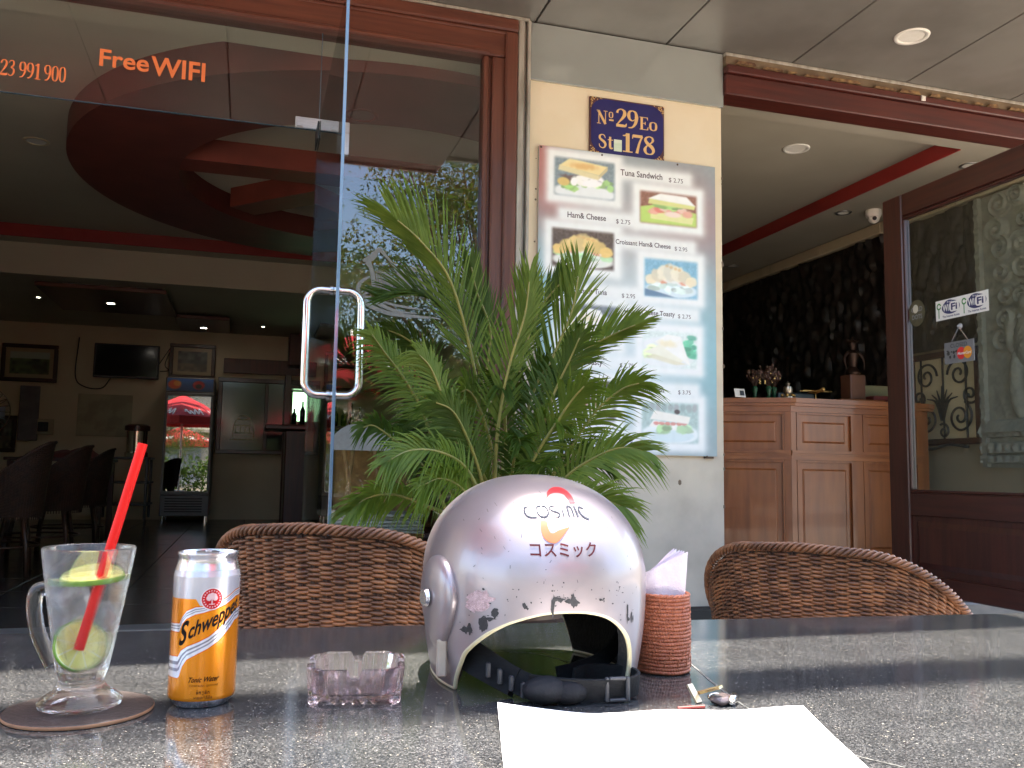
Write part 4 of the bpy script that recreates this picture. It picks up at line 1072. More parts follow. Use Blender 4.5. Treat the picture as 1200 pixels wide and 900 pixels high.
# reception counter: three canted panelled faces
rc = thing('reception_counter', 'panelled teak reception counter with canted left end', 'counter', (4.0, 5.5, FL))
path = [(2.98, 5.62), (3.595, 5.285), (4.14, 5.285), (4.70, 5.285), (4.78, 5.32)]
ZT = 1.49
def along(p, q, s, d): # point at distance s along edge p->q, d out of the face
    p = np.array(p); q = np.array(q); t = (q - p) / np.linalg.norm(q - p); n = np.array((t[1], -t[0]))
    r = p + t * s + n * d
    return r
def edge_box(b, p, q, s0, s1, d0, d1, z0, z1):
    a = [along(p, q, s, d) for s, d in ((s0, d1), (s1, d1), (s1, d0), (s0, d0))]
    v = [(x[0], x[1], z0) for x in a] + [(x[0], x[1], z1) for x in a]
    b.add(v, [(3, 2, 1, 0), (4, 5, 6, 7), (0, 1, 5, 4), (1, 2, 6, 5), (2, 3, 7, 6), (3, 0, 4, 7)])
def raised(b, p, q, s0, s1, z0, z1, d0, d1, bev):
    v = []
    for s, d, z in ((s0, d0, z0), (s1, d0, z0), (s1, d0, z1), (s0, d0, z1), (s0 + bev, d1, z0 + bev), (s1 - bev, d1, z0 + bev), (s1 - bev, d1, z1 - bev), (s0 + bev, d1, z1 - bev)):
        a = along(p, q, s, d); v.append((a[0], a[1], z))
    b.add(v, [(4, 5, 6, 7), (0, 1, 5, 4), (1, 2, 6, 5), (2, 3, 7, 6), (3, 0, 4, 7)])
bb = MB(); rl_ = MB(); st_ = MB()
for i in range(3):
    p, q = path[i], path[i + 1]
    L = np.linalg.norm(np.array(q) - np.array(p))
    edge_box(bb, p, q, 0, L, -.06, -.012, FL, ZT - .035)
    for z0, z1 in ((FL, FL + .12), (1.062, 1.115), (ZT - .095, ZT - .036)): edge_box(rl_, p, q, 0, L, -.011, 0.004, z0, z1)
    edge_box(rl_, p, q, 0, L, .0042, .016, 1.108, 1.128)
    edge_box(rl_, p, q, 0, L, .0042, .012, 1.094, 1.106)
    for z0, z1 in ((FL + .122, 1.060), (1.117, ZT - .097)):
        edge_box(st_, p, q, 0, .042, -.011, .003, z0, z1); edge_box(st_, p, q, L - .042, L, -.011, .003, z0, z1)
        pm = MB()
        # bead round the opening, then the raised field
        for a0, a1, c0, c1 in ((.044, L - .044, z0 + .001, z0 + .014), (.044, L - .044, z1 - .014, z1 - .001), (.044, .057, z0 + .014, z1 - .014), (L - .057, L - .044, z0 + .014, z1 - .014)):
            edge_box(pm, p, q, a0, a1, -.0115, .007, c0, c1)
        ins = .055 if z0 > 1 else .05
        raised(pm, p, q, .044 + ins, L - .044 - ins, z0 + ins + .01, z1 - ins - .01, -.0115, -.003, .012)
        pm.done('raised_panel', M_counter, rc)
bb.each('carcass', M_counter, rc); rl_.each('rail', M_counterh, rc); st_.each('stile', M_counter, rc)
top = [along(path[0], path[1], 0, .03), along(path[0], path[1], .70, .03) + np.array((0.0, 0.0)), (3.62, 5.252), (4.14, 5.252), (4.74, 5.252), (4.83, 5.30), (4.83, 5.95), (3.1, 5.95)]
b = MB(); b.prism([tuple(x) for x in top], 2, ZT - .033, ZT); b.prism([(x[0], x[1] + .012) for x in top], 2, ZT - .0535, ZT - .0335); b.done('top', M_counterh, rc)
b = MB(); b.box((4.74, 5.33, FL), (4.79, 5.9, ZT - .055)); b.done('end_panel', M_counter, rc)
# things on the counter
M_leafd = mat('dried_flowers', (0.06, 0.018, 0.014), (0.07, 0.04, 0.018), rough=.7, scale=60)
cd = thing('counter_card', 'small white card propped at the left end of the reception counter', 'card', (3.27, 5.42, ZT))
b = MB(); b.box((3.225, 5.400, ZT), (3.315, 5.404, ZT + .062), (-.25, 0, .15)); b.done('card', M_white, cd)
b = MB(); b.box((3.266, 5.392, ZT + .012), (3.300, 5.3945, ZT + .046), (-.25, 0, .15), (3.27, 5.402, ZT + .03)); b.done('printed_block', M_black, cd)
M_gilt = mat('gilt_metal', (.6, .38, .13), (.4, .24, .08), rough=.3, metal=.9, scale=60)
for k, (x, y, s, lb) in enumerate(((3.42, 5.45, .8, 'leftmost small green footed vase of dried red flowers on the counter'), (3.50, 5.40, 1.1, 'tallest small green footed vase of dried flowers on the counter'), (3.57, 5.44, .9, 'small green footed vase of dried flowers next to the silver ornament'))):
    vs = thing('flower_vase', lb, 'vase', (x, y, ZT), 0, 'small vases of dried flowers on the counter')
    b = MB(); b.lathe([(.001, .001), (.022, .001), (.010, .02), (.016, .05), (.024, .075), (.016, .09)], (x, y, ZT), 14); b.done('vase', mat('green_glaze', (.02, .085, .04), (.012, .05, .025), rough=.2, scale=50), vs, 40)
    b = MB()
    for q in range(26):
        a = rnd.random() * 6.28; e_ = rnd.random(); h = (.06 + .09 * rnd.random()) * s
        p1 = np.array((x + cos(a) * .07 * e_ * s, y + sin(a) * .05 * e_, ZT + .08 + h))
        b.tube([(x, y, ZT + .08), p1], .0016, 3)
        b.ball(p1, .006 + .010 * rnd.random(), 6, (1, 1, 1.3))
    b.done('dried_flowers', M_leafd, vs)
    b = MB()
    for q in range(8):
        a = rnd.random() * 6.28; b.ball((x + cos(a) * .04 * s, y - .02, ZT + .10 + .09 * rnd.random() * s), .006, 6)
    b.each('gilt_bead', M_gilt, vs)
og = thing('silver_ornament', 'small silver and gilt figurine on the counter beside the flower vases', 'ornament', (3.655, 5.40, ZT))
b = MB(); b.lathe([(.001, .001), (.045, .001), (.045, .02), (.02, .03), (.035, .06), (.03, .09), (.012, .10), (.018, .115), (.001, .13)], (3.655, 5.40, ZT), 16); b.done('figure', mat('tarnished_silver', (.5, .45, .36), (.3, .26, .2), rough=.3, metal=.9, scale=60), og, 40)
b = MB()
for k in range(7): b.ball((3.655 + .042 * cos(k), 5.40 + .042 * sin(k), ZT + .028), .013, 8)
b.each('base_bead', M_gilt, og, True)
dg = thing('dragonfly_ornament', 'balancing dragonfly ornament with spread gold wings on the counter', 'ornament', (3.87, 5.38, ZT))
b = MB(); b.cyl((3.87, 5.38, ZT), (3.87, 5.38, ZT + .055), .006, .002, 8); b.ball((3.87, 5.38, ZT + .006), .016, 8, (1, 1, .4)); b.done('pin', M_gilt, dg)
b = MB(); b.tube([(3.87, 5.30, ZT + .068), (3.87, 5.38, ZT + .06), (3.87, 5.47, ZT + .058)], [.013, .011, .004], 8); b.ball((3.87, 5.295, ZT + .072), .016, 8); b.done('body', M_gilt, dg, True)
b = MB()
for s in (-1, 1):
    for dy in (0, .04): b.prism([(3.87, 5.36 + dy), (3.87 + s * .06, 5.345 + dy), (3.87 + s * .12, 5.355 + dy), (3.87 + s * .06, 5.372 + dy)][::s], 2, ZT + .064, ZT + .068)
b.each('wing', M_gilt, dg)
bk = thing('book_stand', 'dark wooden box base below the bronze statue on the counter', 'box', (4.26, 5.5, ZT))
b = MB(); b.bbox((4.07, 5.36, ZT), (4.45, 5.60, ZT + .022), .004); b.done('tray', M_counterh, bk)
b = MB(); b.bbox((4.20, 5.42, ZT + .023), (4.33, 5.54, ZT + .21), .006); b.done('pedestal', mat('pedestal_wood', (.13, .055, .03), (.09, .035, .02), rough=.35, scale=8), bk)
sta = thing('bronze_statue', 'dark bronze winged statue on a pedestal on the counter', 'statue', (4.265, 5.48, ZT + .21))
b = MB(); b.lathe([(.001, .212), (.05, .212), (.055, .23), (.03, .27), (.045, .34), (.05, .37), (.02, .40), (.03, .425), (.028, .45), (.04, .46), (.012, .475), (.001, .50)], (4.265, 5.48, ZT), 14); b.done('figure', mat('dark_bronze', (.045, .022, .014), (.03, .016, .011), rough=.4, metal=.7, scale=40), sta, 40)
b = MB()
for s in (-1, 1):
    b.tube(spline([(4.265 + s * .03, 5.48, ZT + .38), (4.265 + s * .065, 5.47, ZT + .36), (4.265 + s * .085, 5.46, ZT + .31), (4.265 + s * .075, 5.45, ZT + .25)], 10), np.linspace(.02, .003, 10), 6); b.tube([(4.265 + s * .01, 5.48, ZT + .46), (4.265 + s * .06, 5.47, ZT + .475)], [.012, .003], 6)
b.done('wing', MATS['dark_bronze'], sta, True)
o = MB(); o.bbox((4.40, 5.42, ZT + .0225), (4.62, 5.60, ZT + .06), .004); tag(o.done('ledger', mat('red_ledger', (.13, .02, .018), rough=.5, scale=30), None, loc=(4.5, 5.5, ZT)), 'dark red ledger lying on the counter right of the statue', 'book')
o = MB(); o.bbox((4.45, 5.62, ZT), (4.70, 5.70, ZT + .16), .006); tag(o.done('paper_stand', mat('dull_green_board', (.20, .20, .11), rough=.6), None, loc=(4.57, 5.66, ZT)), 'upright dull green folder at the right end of the counter', 'folder')
o = MB(); o.bbox((3.70, 5.60, ZT), (4.02, 5.72, ZT + .075), .01); tag(o.done('dark_case', mat('dark_blue_case', (.012, .02, .024), rough=.35), None, loc=(3.86, 5.66, ZT)), 'low dark case on the counter behind the dragonfly ornament', 'case')

# open wooden door leaf with glass, standing out from the right doorway
wd = thing('wooden_glass_door', 'open dark mahogany door with tall glass pane carrying wifi and closed signs', 'door', (3.5, 4.17, FL))
DX0, DX1, DY0, DY1, DZ0, DZ1 = 3.475, 3.525, 3.02, 4.172, 0.335, 2.545
b = MB()
b.bbox((DX0, 4.020, DZ0), (DX1, DY1, DZ1), .006); b.bbox((DX0, DY0, DZ0), (DX1, DY0 + .13, DZ1), .006)
b.each('stile', M_dwood, wd)
b = MB(); b.bbox((DX0 + .001, DY0 + .131, 2.415), (DX1 - .001, 4.019, DZ1 - .001), .005); b.bbox((DX0 + .001, DY0 + .131, .745), (DX1 - .001, 4.019, .868), .005); b.bbox((DX0 + .001, DY0 + .131, DZ0 + .001), (DX1 - .001, 4.019, DZ0 + .10), .005); b.each('rail', mat('dark_mahogany_rail', (0.060, 0.014, 0.009), (0.035, 0.008, 0.006), rough=.35, scale=6, stretch=(6, .4, 6), bump=.08, coat=.2), wd)
b = MB(); b.box((3.492, DY0 + .131, DZ0 + .10), (3.508, 4.019, .744)); 
v = []; y0, y1, z0, z1 = DY0 + .17, 3.985, DZ0 + .135, .715
b.add([(3.492, y0, z0), (3.492, y1, z0), (3.492, y1, z1), (3.492, y0, z1), (3.478, y0 + .03, z0 + .03), (3.478, y1 - .03, z0 + .03), (3.478, y1 - .03, z1 - .03), (3.478, y0 + .03, z1 - .03)], [(4, 5, 6, 7), (0, 1, 5, 4), (1, 2, 6, 5), (2, 3, 7, 6), (3, 0, 4, 7)])
b.done('raised_panel', M_dwood, wd)
b = MB()
for lo, hi in (((DY0 + .131, .869), (4.019, .885)), ((DY0 + .131, 2.398), (4.019, 2.414)), ((4.003, .886), (4.019, 2.397)), ((DY0 + .131, .886), (DY0 + .147, 2.397))): b.bbox((3.481, lo[0], lo[1]), (3.519, hi[0], hi[1]), .005)
b.each('glazing_bead', M_dwood, wd)
b = MB(); b.box((3.497, DY0 + .147, .885), (3.503, 4.003, 2.398)); b.done('pane', M_leafglass, wd)
b = MB(); b.bbox((3.515, 4.173, .55), (3.535, 4.188, .65), .003); b.bbox((3.515, 4.173, 2.2), (3.535, 4.188, 2.3), .003); b.each('hinge', M_chrome, wd)
# stickers and signs on the glass: drawn in (s, z), s runs towards the street (-y)
def on_leaf(v, y0, z0, x=3.4955):
    return np.stack([np.full(len(v), x) - (v[:, 2] if v.shape[1] > 2 else 0), y0 - v[:, 0], z0 + v[:, 1]], 1)
def disc_pts(cx, cz, rx, rz, n=32, a0=0, a1=2 * pi): return [(cx + rx * cos(a), cz + rz * sin(a), 0) for a in np.linspace(a0, a1, n, endpoint=abs(a1 - a0) < 6.28)]
ws = thing('wifi_sticker', 'white strip sticker with two wifi badges on the wooden door glass', 'sticker', (3.495, 3.63, 1.78))
W0, H0 = 0.352, 0.107
b = MB(); b.add(on_leaf(np.array([(0, 0, 0), (W0, 0, 0), (W0, H0, 0), (0, H0, 0)]), 3.805, 1.782, 3.4962), [(0, 1, 2, 3)]); b.add(on_leaf(np.array([(0, 0, 0), (W0, 0, 0), (W0, H0, 0), (0, H0, 0)]), 3.805, 1.782, 3.4967), [(3, 2, 1, 0)]); b.done('paper', mat('sticker_white', (.80, .78, .74), (.76, .74, .70), rough=.5), ws, fix=False)
bn = MB(); bw = MB(); bgn = MB()
for k in range(2):
    x0 = .035 + k * .172
    bn.add(on_leaf(np.array(disc_pts(x0 + .07, .062, .062, .036)), 3.805, 1.782, 3.4960), [tuple(range(32))])
    bn.add(on_leaf(np.array(disc_pts(x0 + .06, .082, .035, .020)), 3.805, 1.782, 3.49605), [tuple(range(32))])
    bw.add(on_leaf(np.array(round_rect(x0 + .093, .062, .034, .027, .02, 6)), 3.805, 1.782, 3.4958), [tuple(range(28))])
    v_, f_ = text_mesh('Wi', 1, bold=.03); v_ = fit(v_, x0 + .014, x0 + .055, .044, .080); bw.add(on_leaf(v_, 3.805, 1.782, 3.4957), f_)
    v_, f_ = text_mesh('Fi', 1, bold=.03); v_ = fit(v_, x0 + .072, x0 + .114, .044, .080); bn.add(on_leaf(v_, 3.805, 1.782, 3.4956), f_)
    v_, f_ = text_mesh('free', 1); v_ = fit(v_, x0 + .045, x0 + .08, .086, .097); bw.add(on_leaf(v_, 3.805, 1.782, 3.4957), f_)
    v_, f_ = text_mesh('The Internet Access', 1, bold=.02); v_ = fit(v_, x0 + .012, x0 + .128, .010, .022); bn.add(on_leaf(v_, 3.805, 1.782, 3.4958), f_)
    for s_ in (0, 1):
        a = np.array([(x0 - .012 + .016 * cos(t_), .075 + .018 * sin(t_), 0) for t_ in np.linspace(.2, 6.0, 16)] + [(x0 - .012 + .009 * cos(t_), .075 + .010 * sin(t_), 0) for t_ in np.linspace(.2, 6.0, 16)])
    bgn.add(on_leaf(a, 3.805, 1.782, 3.4958), [(i, i + 1, 17 + i, 16 + i) for i in range(15)])
    bgn.add(on_leaf(np.array([(x0 - .016, .012, 0), (x0 - .010, .012, 0), (x0 - .010, .058, 0), (x0 - .016, .058, 0)]), 3.805, 1.782, 3.4958), [(0, 1, 2, 3)])
bn.done('navy_print', mat('navy_ink', (.02, .02, .10), (.03, .03, .12), rough=.5, scale=50), ws, fix=False); bw.each('white_print', MATS['sticker_white'], ws, fix=False); bgn.done('green_print', mat('green_ink', (.06, .22, .05), rough=.5), ws, fix=False)
rs = thing('round_sticker', 'round dark olive sticker on the door glass beside the wifi strip', 'sticker', (3.495, 3.95, 1.86))
b = MB(); b.add(on_leaf(np.array(disc_pts(0, 0, .062, .074)), 3.945, 1.852, 3.4962), [tuple(range(32))]); b.done('paper', mat('olive_sticker', (.10, .085, .045), (.07, .06, .035), rough=.45, scale=40), rs, fix=False)
b = MB()
for tx, x0, x1, z0, z1 in (('GOLD', -.04, .042, .008, .034), ('DOTS', -.036, .04, -.034, -.008)):
    v_, f_ = text_mesh(tx, 1, bold=.02); v_ = fit(v_, x0, x1, z0, z1); b.add(on_leaf(v_, 3.945, 1.852, 3.4959), f_)
b.done('lettering', mat('grey_ink', (.22, .23, .25), rough=.5), rs, fix=False)
b = MB(); b.add(on_leaf(np.array(disc_pts(-.008, .024, .020, .024)), 3.945, 1.852, 3.4957), [tuple(range(32))]); b.done('pale_dot', mat('pale_ink', (.55, .52, .42), rough=.5), rs, fix=False)
cs = thing('closed_sign', 'grey closed sign with red and orange card discs hanging on a chain', 'sign', (3.49, 3.64, 1.54))
b = MB(); b.bbox((3.486, 3.545, 1.542), (3.490, 3.745, 1.655), .0015); b.done('board', mat('grey_plastic_sign', (.18, .18, .185), (.155, .155, .16), rough=.4, scale=30), cs)
b = MB()
v_, f_ = text_mesh('CLOSED', 1); v_ = fit(v_, .045, .155, .083, .103); b.add(on_leaf(v_, 3.745, 1.542, 3.4855), f_)
r_ = np.random.RandomState(5)
for cx_, cz_, rx_, rz_ in ((.03, .055, .016, .018), (.042, .035, .010, .014), (.05, .062, .008, .007), (.066, .058, .012, .012), (.068, .036, .010, .016), (.088, .062, .018, .010), (.095, .045, .012, .012), (.025, .068, .012, .005)):
    n_ = 14; b.add(on_leaf(np.array([(cx_ + rx_ * .75 * cos(q) * (.6 + .6 * r_.rand()), cz_ + rz_ * .75 * sin(q) * (.6 + .6 * r_.rand()), 0) for q in np.linspace(0, 2 * pi, n_, endpoint=False)]), 3.745, 1.542, 3.4854 - .0001 * r_.rand()), [tuple(range(n_))])
b.done('black_print', M_black, cs, fix=False)
b = MB(); b.add(on_leaf(np.array(disc_pts(.115, .048, .028, .032)), 3.745, 1.542, 3.4852), [tuple(range(32))]); b.done('red_disc', mat('red_ink', (.62, .03, .03), rough=.4), cs, fix=False)
b = MB(); b.add(on_leaf(np.array(disc_pts(.158, .048, .028, .032)), 3.745, 1.542, 3.4851), [tuple(range(32))]); b.done('orange_disc', mat('amber_ink', (.75, .28, .02), rough=.4), cs, fix=False)
b = MB(); v_, f_ = text_mesh('MasterCard', 1, shear=.2, bold=.02); v_ = fit(v_, .092, .182, .040, .055); b.add(on_leaf(v_, 3.745, 1.542, 3.4849), f_); b.done('card_lettering', MATS['sticker_white'], cs, fix=False)
b = MB(); hk = np.array((3.488, 3.642, 1.728))
for y in (3.70, 3.585):
    e_ = np.array((3.488, y, 1.652))
    for k in range(14): b.ball(hk + (e_ - hk) * (k + .5) / 14, .0035, 5)
tag(b.done('bead_chain', M_chrome, cs), kind='stuff')
b = MB(); b.lathe([(.016, .0), (.013, .006), (.005, .010), (.004, .018), (.001, .018)], (0, 0, 0), 14); o = b.done('suction_hook', mat('clear_rubber', (.3, .3, .3), rough=.2), cs, True, local=True); o.rotation_euler = (0, -pi / 2, 0); o.location = np.array((3.4965, 3.642, 1.732)) - np.array(cs.location)

# ------------------------------------------------------------------ wicker chairs
M_wick = mat('brown_wicker', (0.265, 0.108, 0.042), (0.105, 0.042, 0.018), rough=0.42, scale=26, detail=8, spec=0.5, contrast=(0.35, 0.62))
M_wick2 = mat('wicker_core', (0.05, 0.020, 0.010), (0.03, 0.012, 0.007), rough=0.7, scale=40)
def tubes_grid(b, P, r, n=4, flat=(1, 1)):
    """many tubes sharing a point count; P (k,m,3)"""
    for p in P: b.tube(p, r, n, caps=False, flat=flat)
def chair_h(a):
    """height of the rim above the floor at angle a from the middle of the back"""
    return 0.825 - 0.245 * smoothstep(0.35, 2.05, np.abs(a)) - 0.02 * np.abs(a)
def chair_r(a, z):
    f = np.clip((z - 0.40) / 0.45, 0, 1.1)
    return 0.262 + 0.035 * f + 0.015 * f * f + 0.012 * np.cos(2 * a)
A_MAX = 2.05
def shell_pt(a, z, dr=0):
    r = chair_r(a, z) + dr
    return np.stack([r * np.sin(a) * 1.03, r * np.cos(a), z], -1)
def make_wicker_chair(name, label, group):
    t = thing(name, label, 'chair', (0, 0, 0), 0, group)
    b = MB()
    na = 190; a = np.linspace(-A_MAX, A_MAX, na); nst = 58
    rows = 100; r_ = np.random.RandomState(3)
    for k in range(rows):
        f = (k + 0.5) / rows
        z = 0.36 + (chair_h(a) - 0.012 - 0.36) * f + 0.0012 * np.sin(a * 9 + k)
        ph = pi * k
        dr = 0.0050 * np.sin(a / (2 * A_MAX) * nst * pi + ph)
        b.tube(shell_pt(a, z, dr), 0.0026 + 0.0003 * r_.rand(), 4, caps=False, flat=(1.25, .8))
    tag(b.done('woven_cane', M_wick, t, True, local=True, fix=False), kind='stuff')
    b = MB()
    for k in range(nst):
        aa = -A_MAX + (k + .5) / nst * 2 * A_MAX
        z = np.linspace(0.34, float(chair_h(np.array(aa))) - .01, 9)
        b.tube(shell_pt(np.full(9, aa), z), 0.0036, 4, caps=False)
    tag(b.done('upright_canes', M_wick2, t, True, local=True, fix=False), kind='stuff')
    b = MB()
    aa = np.linspace(-A_MAX, A_MAX, 70)
    top = shell_pt(aa, chair_h(aa), .004)
    def down(s):
        z = np.linspace(chair_h(np.array(A_MAX)) - .01, 0.40, 16)
        return shell_pt(np.full(16, s * A_MAX), z, .004)
    line = np.vstack([down(-1)[::-1], top, down(1)])
    L = spline(line, 420)
    T = np.gradient(L, axis=0); T /= np.linalg.norm(T, axis=1)[:, None]
    Nn = np.cross(T, np.array((0, 0, 1.0))); nn = np.linalg.norm(Nn, axis=1); Nn[nn < .2] = Nn[np.argmax(nn > .5)]; Nn /= np.linalg.norm(Nn, axis=1)[:, None]
    Bn = np.cross(Nn, T)
    s = np.cumsum(np.r_[0, np.linalg.norm(np.diff(L, axis=0), axis=1)])
    b.tube(L[::6], .006, 8)
    for k in range(4):
        ph = s / 0.024 * 2 * pi / 2 + k * pi / 2
        b.tube(L + Nn * (.0072 * np.cos(ph))[:, None] + Bn * (.0072 * np.sin(ph))[:, None], .0036, 5, caps=False)
    tag(b.done('braided_rim', M_wick, t, True, local=True, fix=False), kind='stuff')
    b = MB()
    ga = np.linspace(-A_MAX, A_MAX, 40)
    gz = np.linspace(0, 1, 8)
    P = np.stack([shell_pt(ga, .36 + (chair_h(ga) - .01 - .36) * q, .0) for q in gz]); b.grid(P)
    b.done('dark_gap_sheet', M_wick2, t, True, local=True)  # added dark sheet; shade in the gaps of the weave put into its colour
    b = MB(); b.lathe([(.001, .435), (.22, .435), (.25, .425), (.255, .40), (.25, .36), (.001, .36)], (0, 0, 0), 40); b.done('seat', M_wick, t, True, local=True)
    b = MB(); b.lathe([(.001, .47), (.19, .475), (.225, .465), (.232, .45), (.22, .437), (.001, .437)], (0, -0.01, 0), 40); b.done('cushion', mat('dark_cushion', (.05, .022, .015), (.035, .016, .012), rough=.8, scale=30), t, True, local=True)
    for sx_ in (-1, 1):
        for sy_ in (-1, 1):
            b = MB(); b.tube([(sx_ * .17, sy_ * .17, .37), (sx_ * .20, sy_ * .20, .2), (sx_ * .215, sy_ * .215, 0)], [.017, .016, .015], 8); b.done('leg', M_wick, t, True, local=True)
    b = MB(); b.tube([(.20 * cos(q) * 1.35, .20 * sin(q) * 1.35, .18) for q in np.linspace(0, 2 * pi, 40)[:-1]], .008, 6, closed=True); b.done('stretcher', M_wick, t, True, local=True)
    return t
ch1 = make_wicker_chair('wicker_chair', 'brown wicker tub chair across the table behind the can and ashtray', 'wicker chairs at the granite table')
ch1.location = (0.255, 1.86, 0); ch1.rotation_euler = (0, 0, radians(152)); ch1.scale = (1, 1, 1.018)
ch2 = copy_tree(ch1); ch2['label'] = 'brown wicker tub chair across the table right of the woven basket'
ch2.location = (1.30, 1.72, 0); ch2.rotation_euler = (0, 0, radians(128)); ch2.scale = (1, 1, .975)
# chairs inside the cafe: same chair, indoor shade put into a darkened copy of the cane
M_wickshade = mat('shade_darkened_wicker', (0.060, 0.026, 0.013), (0.028, 0.013, 0.008), rough=0.5, scale=26)
IN = None
for x, y, rz, lb in ((-1.62, 5.35, -75, 'shade-darkened wicker chair inside the cafe closest to the entrance at the frame edge'), (-1.50, 6.2, -80, 'second shade-darkened wicker chair from the entrance in the row inside the cafe'), (-1.42, 7.1, -85, 'third shade-darkened wicker chair from the entrance in the row inside the cafe'), (-1.40, 8.1, -80, 'shade-darkened wicker chair at the far end of the row inside the cafe')):
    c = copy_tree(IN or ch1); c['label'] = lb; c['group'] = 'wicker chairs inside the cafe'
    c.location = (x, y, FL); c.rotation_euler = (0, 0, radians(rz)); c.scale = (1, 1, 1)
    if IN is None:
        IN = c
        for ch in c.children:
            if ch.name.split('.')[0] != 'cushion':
                ch.data = ch.data.copy(); ch.data.materials[0] = M_wickshade
it = thing('cafe_table', 'dark table with red cloth at the back of the cafe behind the chair row', 'table', (-1.75, 9.3, FL))
b = MB(); b.bbox((-2.1, 8.9, FL + .72), (-1.25, 9.7, FL + .75), .006); b.done('tabletop', M_dwood, it)
for x in (-2.05, -1.3):
    for y in (8.95, 9.65):
        b = MB(); b.bbox((x - .025, y - .025, FL), (x + .025, y + .025, FL + .718), .004); b.done('leg', M_dwood, it)
b = MB()
r_ = np.random.RandomState(2); n = 26
gx, gy = np.meshgrid(np.linspace(-2.0, -1.3, n), np.linspace(8.95, 9.55, n)); hz = FL + .752 + .16 * np.maximum(0, vnoise((gx + 3) * 6, gy * 6, 6) - .25) * np.clip(np.minimum(gx + 2.0, -1.3 - gx) * 8, 0, 1) * np.clip(np.minimum(gy - 8.95, 9.55 - gy) * 8, 0, 1)
b.grid(np.stack([gx, gy, hz], -1)); tag(b.done('red_cloth', mat('red_cloth', (.14, .012, .012), (.10, .01, .01), rough=.8, scale=20), None, True, fix=False, loc=(-1.65, 9.2, FL + .75)), 'crumpled dark red cloth lying on the table inside the cafe', 'cloth')
# rattan newspaper stand behind the side pane
nr = thing('magazine_stand', 'rattan stand with folded newspapers behind the side pane', 'stand', (0.62, 4.75, FL))
M_rat = mat('golden_rattan', (0.36, 0.20, 0.07), (0.26, 0.13, 0.05), rough=.45, scale=30)
b = MB()
for x0, x1, y in ((.42, .52, 4.55), (.58, .46, 4.55), (.70, .62, 4.55), (.60, .74, 4.6), (.86, .80, 4.62), (.44, .44, 4.95), (.86, .86, 4.95)): b.tube([(x0, y, FL), ((x0 + x1) / 2 + .01, y, .7), (x1, y, 1.09)], .011, 7)
b.each('cane_leg', M_rat, nr, True)
b = MB(); b.bbox((.38, 4.53, 1.085), (.92, 5.0, 1.11), .006); b.bbox((.40, 4.56, .60), (.90, 4.98, .62), .005); b.bbox((.40, 4.96, .62), (.90, 4.98, 1.08), .004); b.each('shelf', M_rat, nr)
for k in range(6):
    b = MB(); z = .623 + k * .017
    b.bbox((.43 + .02 * rnd.random(), 4.50 + .03 * rnd.random(), z), (.86 + .03 * rnd.random(), 4.90, z + .014), .003)
    tag(b.done('newspaper', mat('newsprint', (.42, .42, .40), (.22, .23, .24), rough=.8, scale=22, stretch=(1, 3, 3)), None, loc=(.65, 4.7, z)), 'folded newspaper in the pile on the rattan stand', 'newspaper', 'newspapers on the rattan stand')

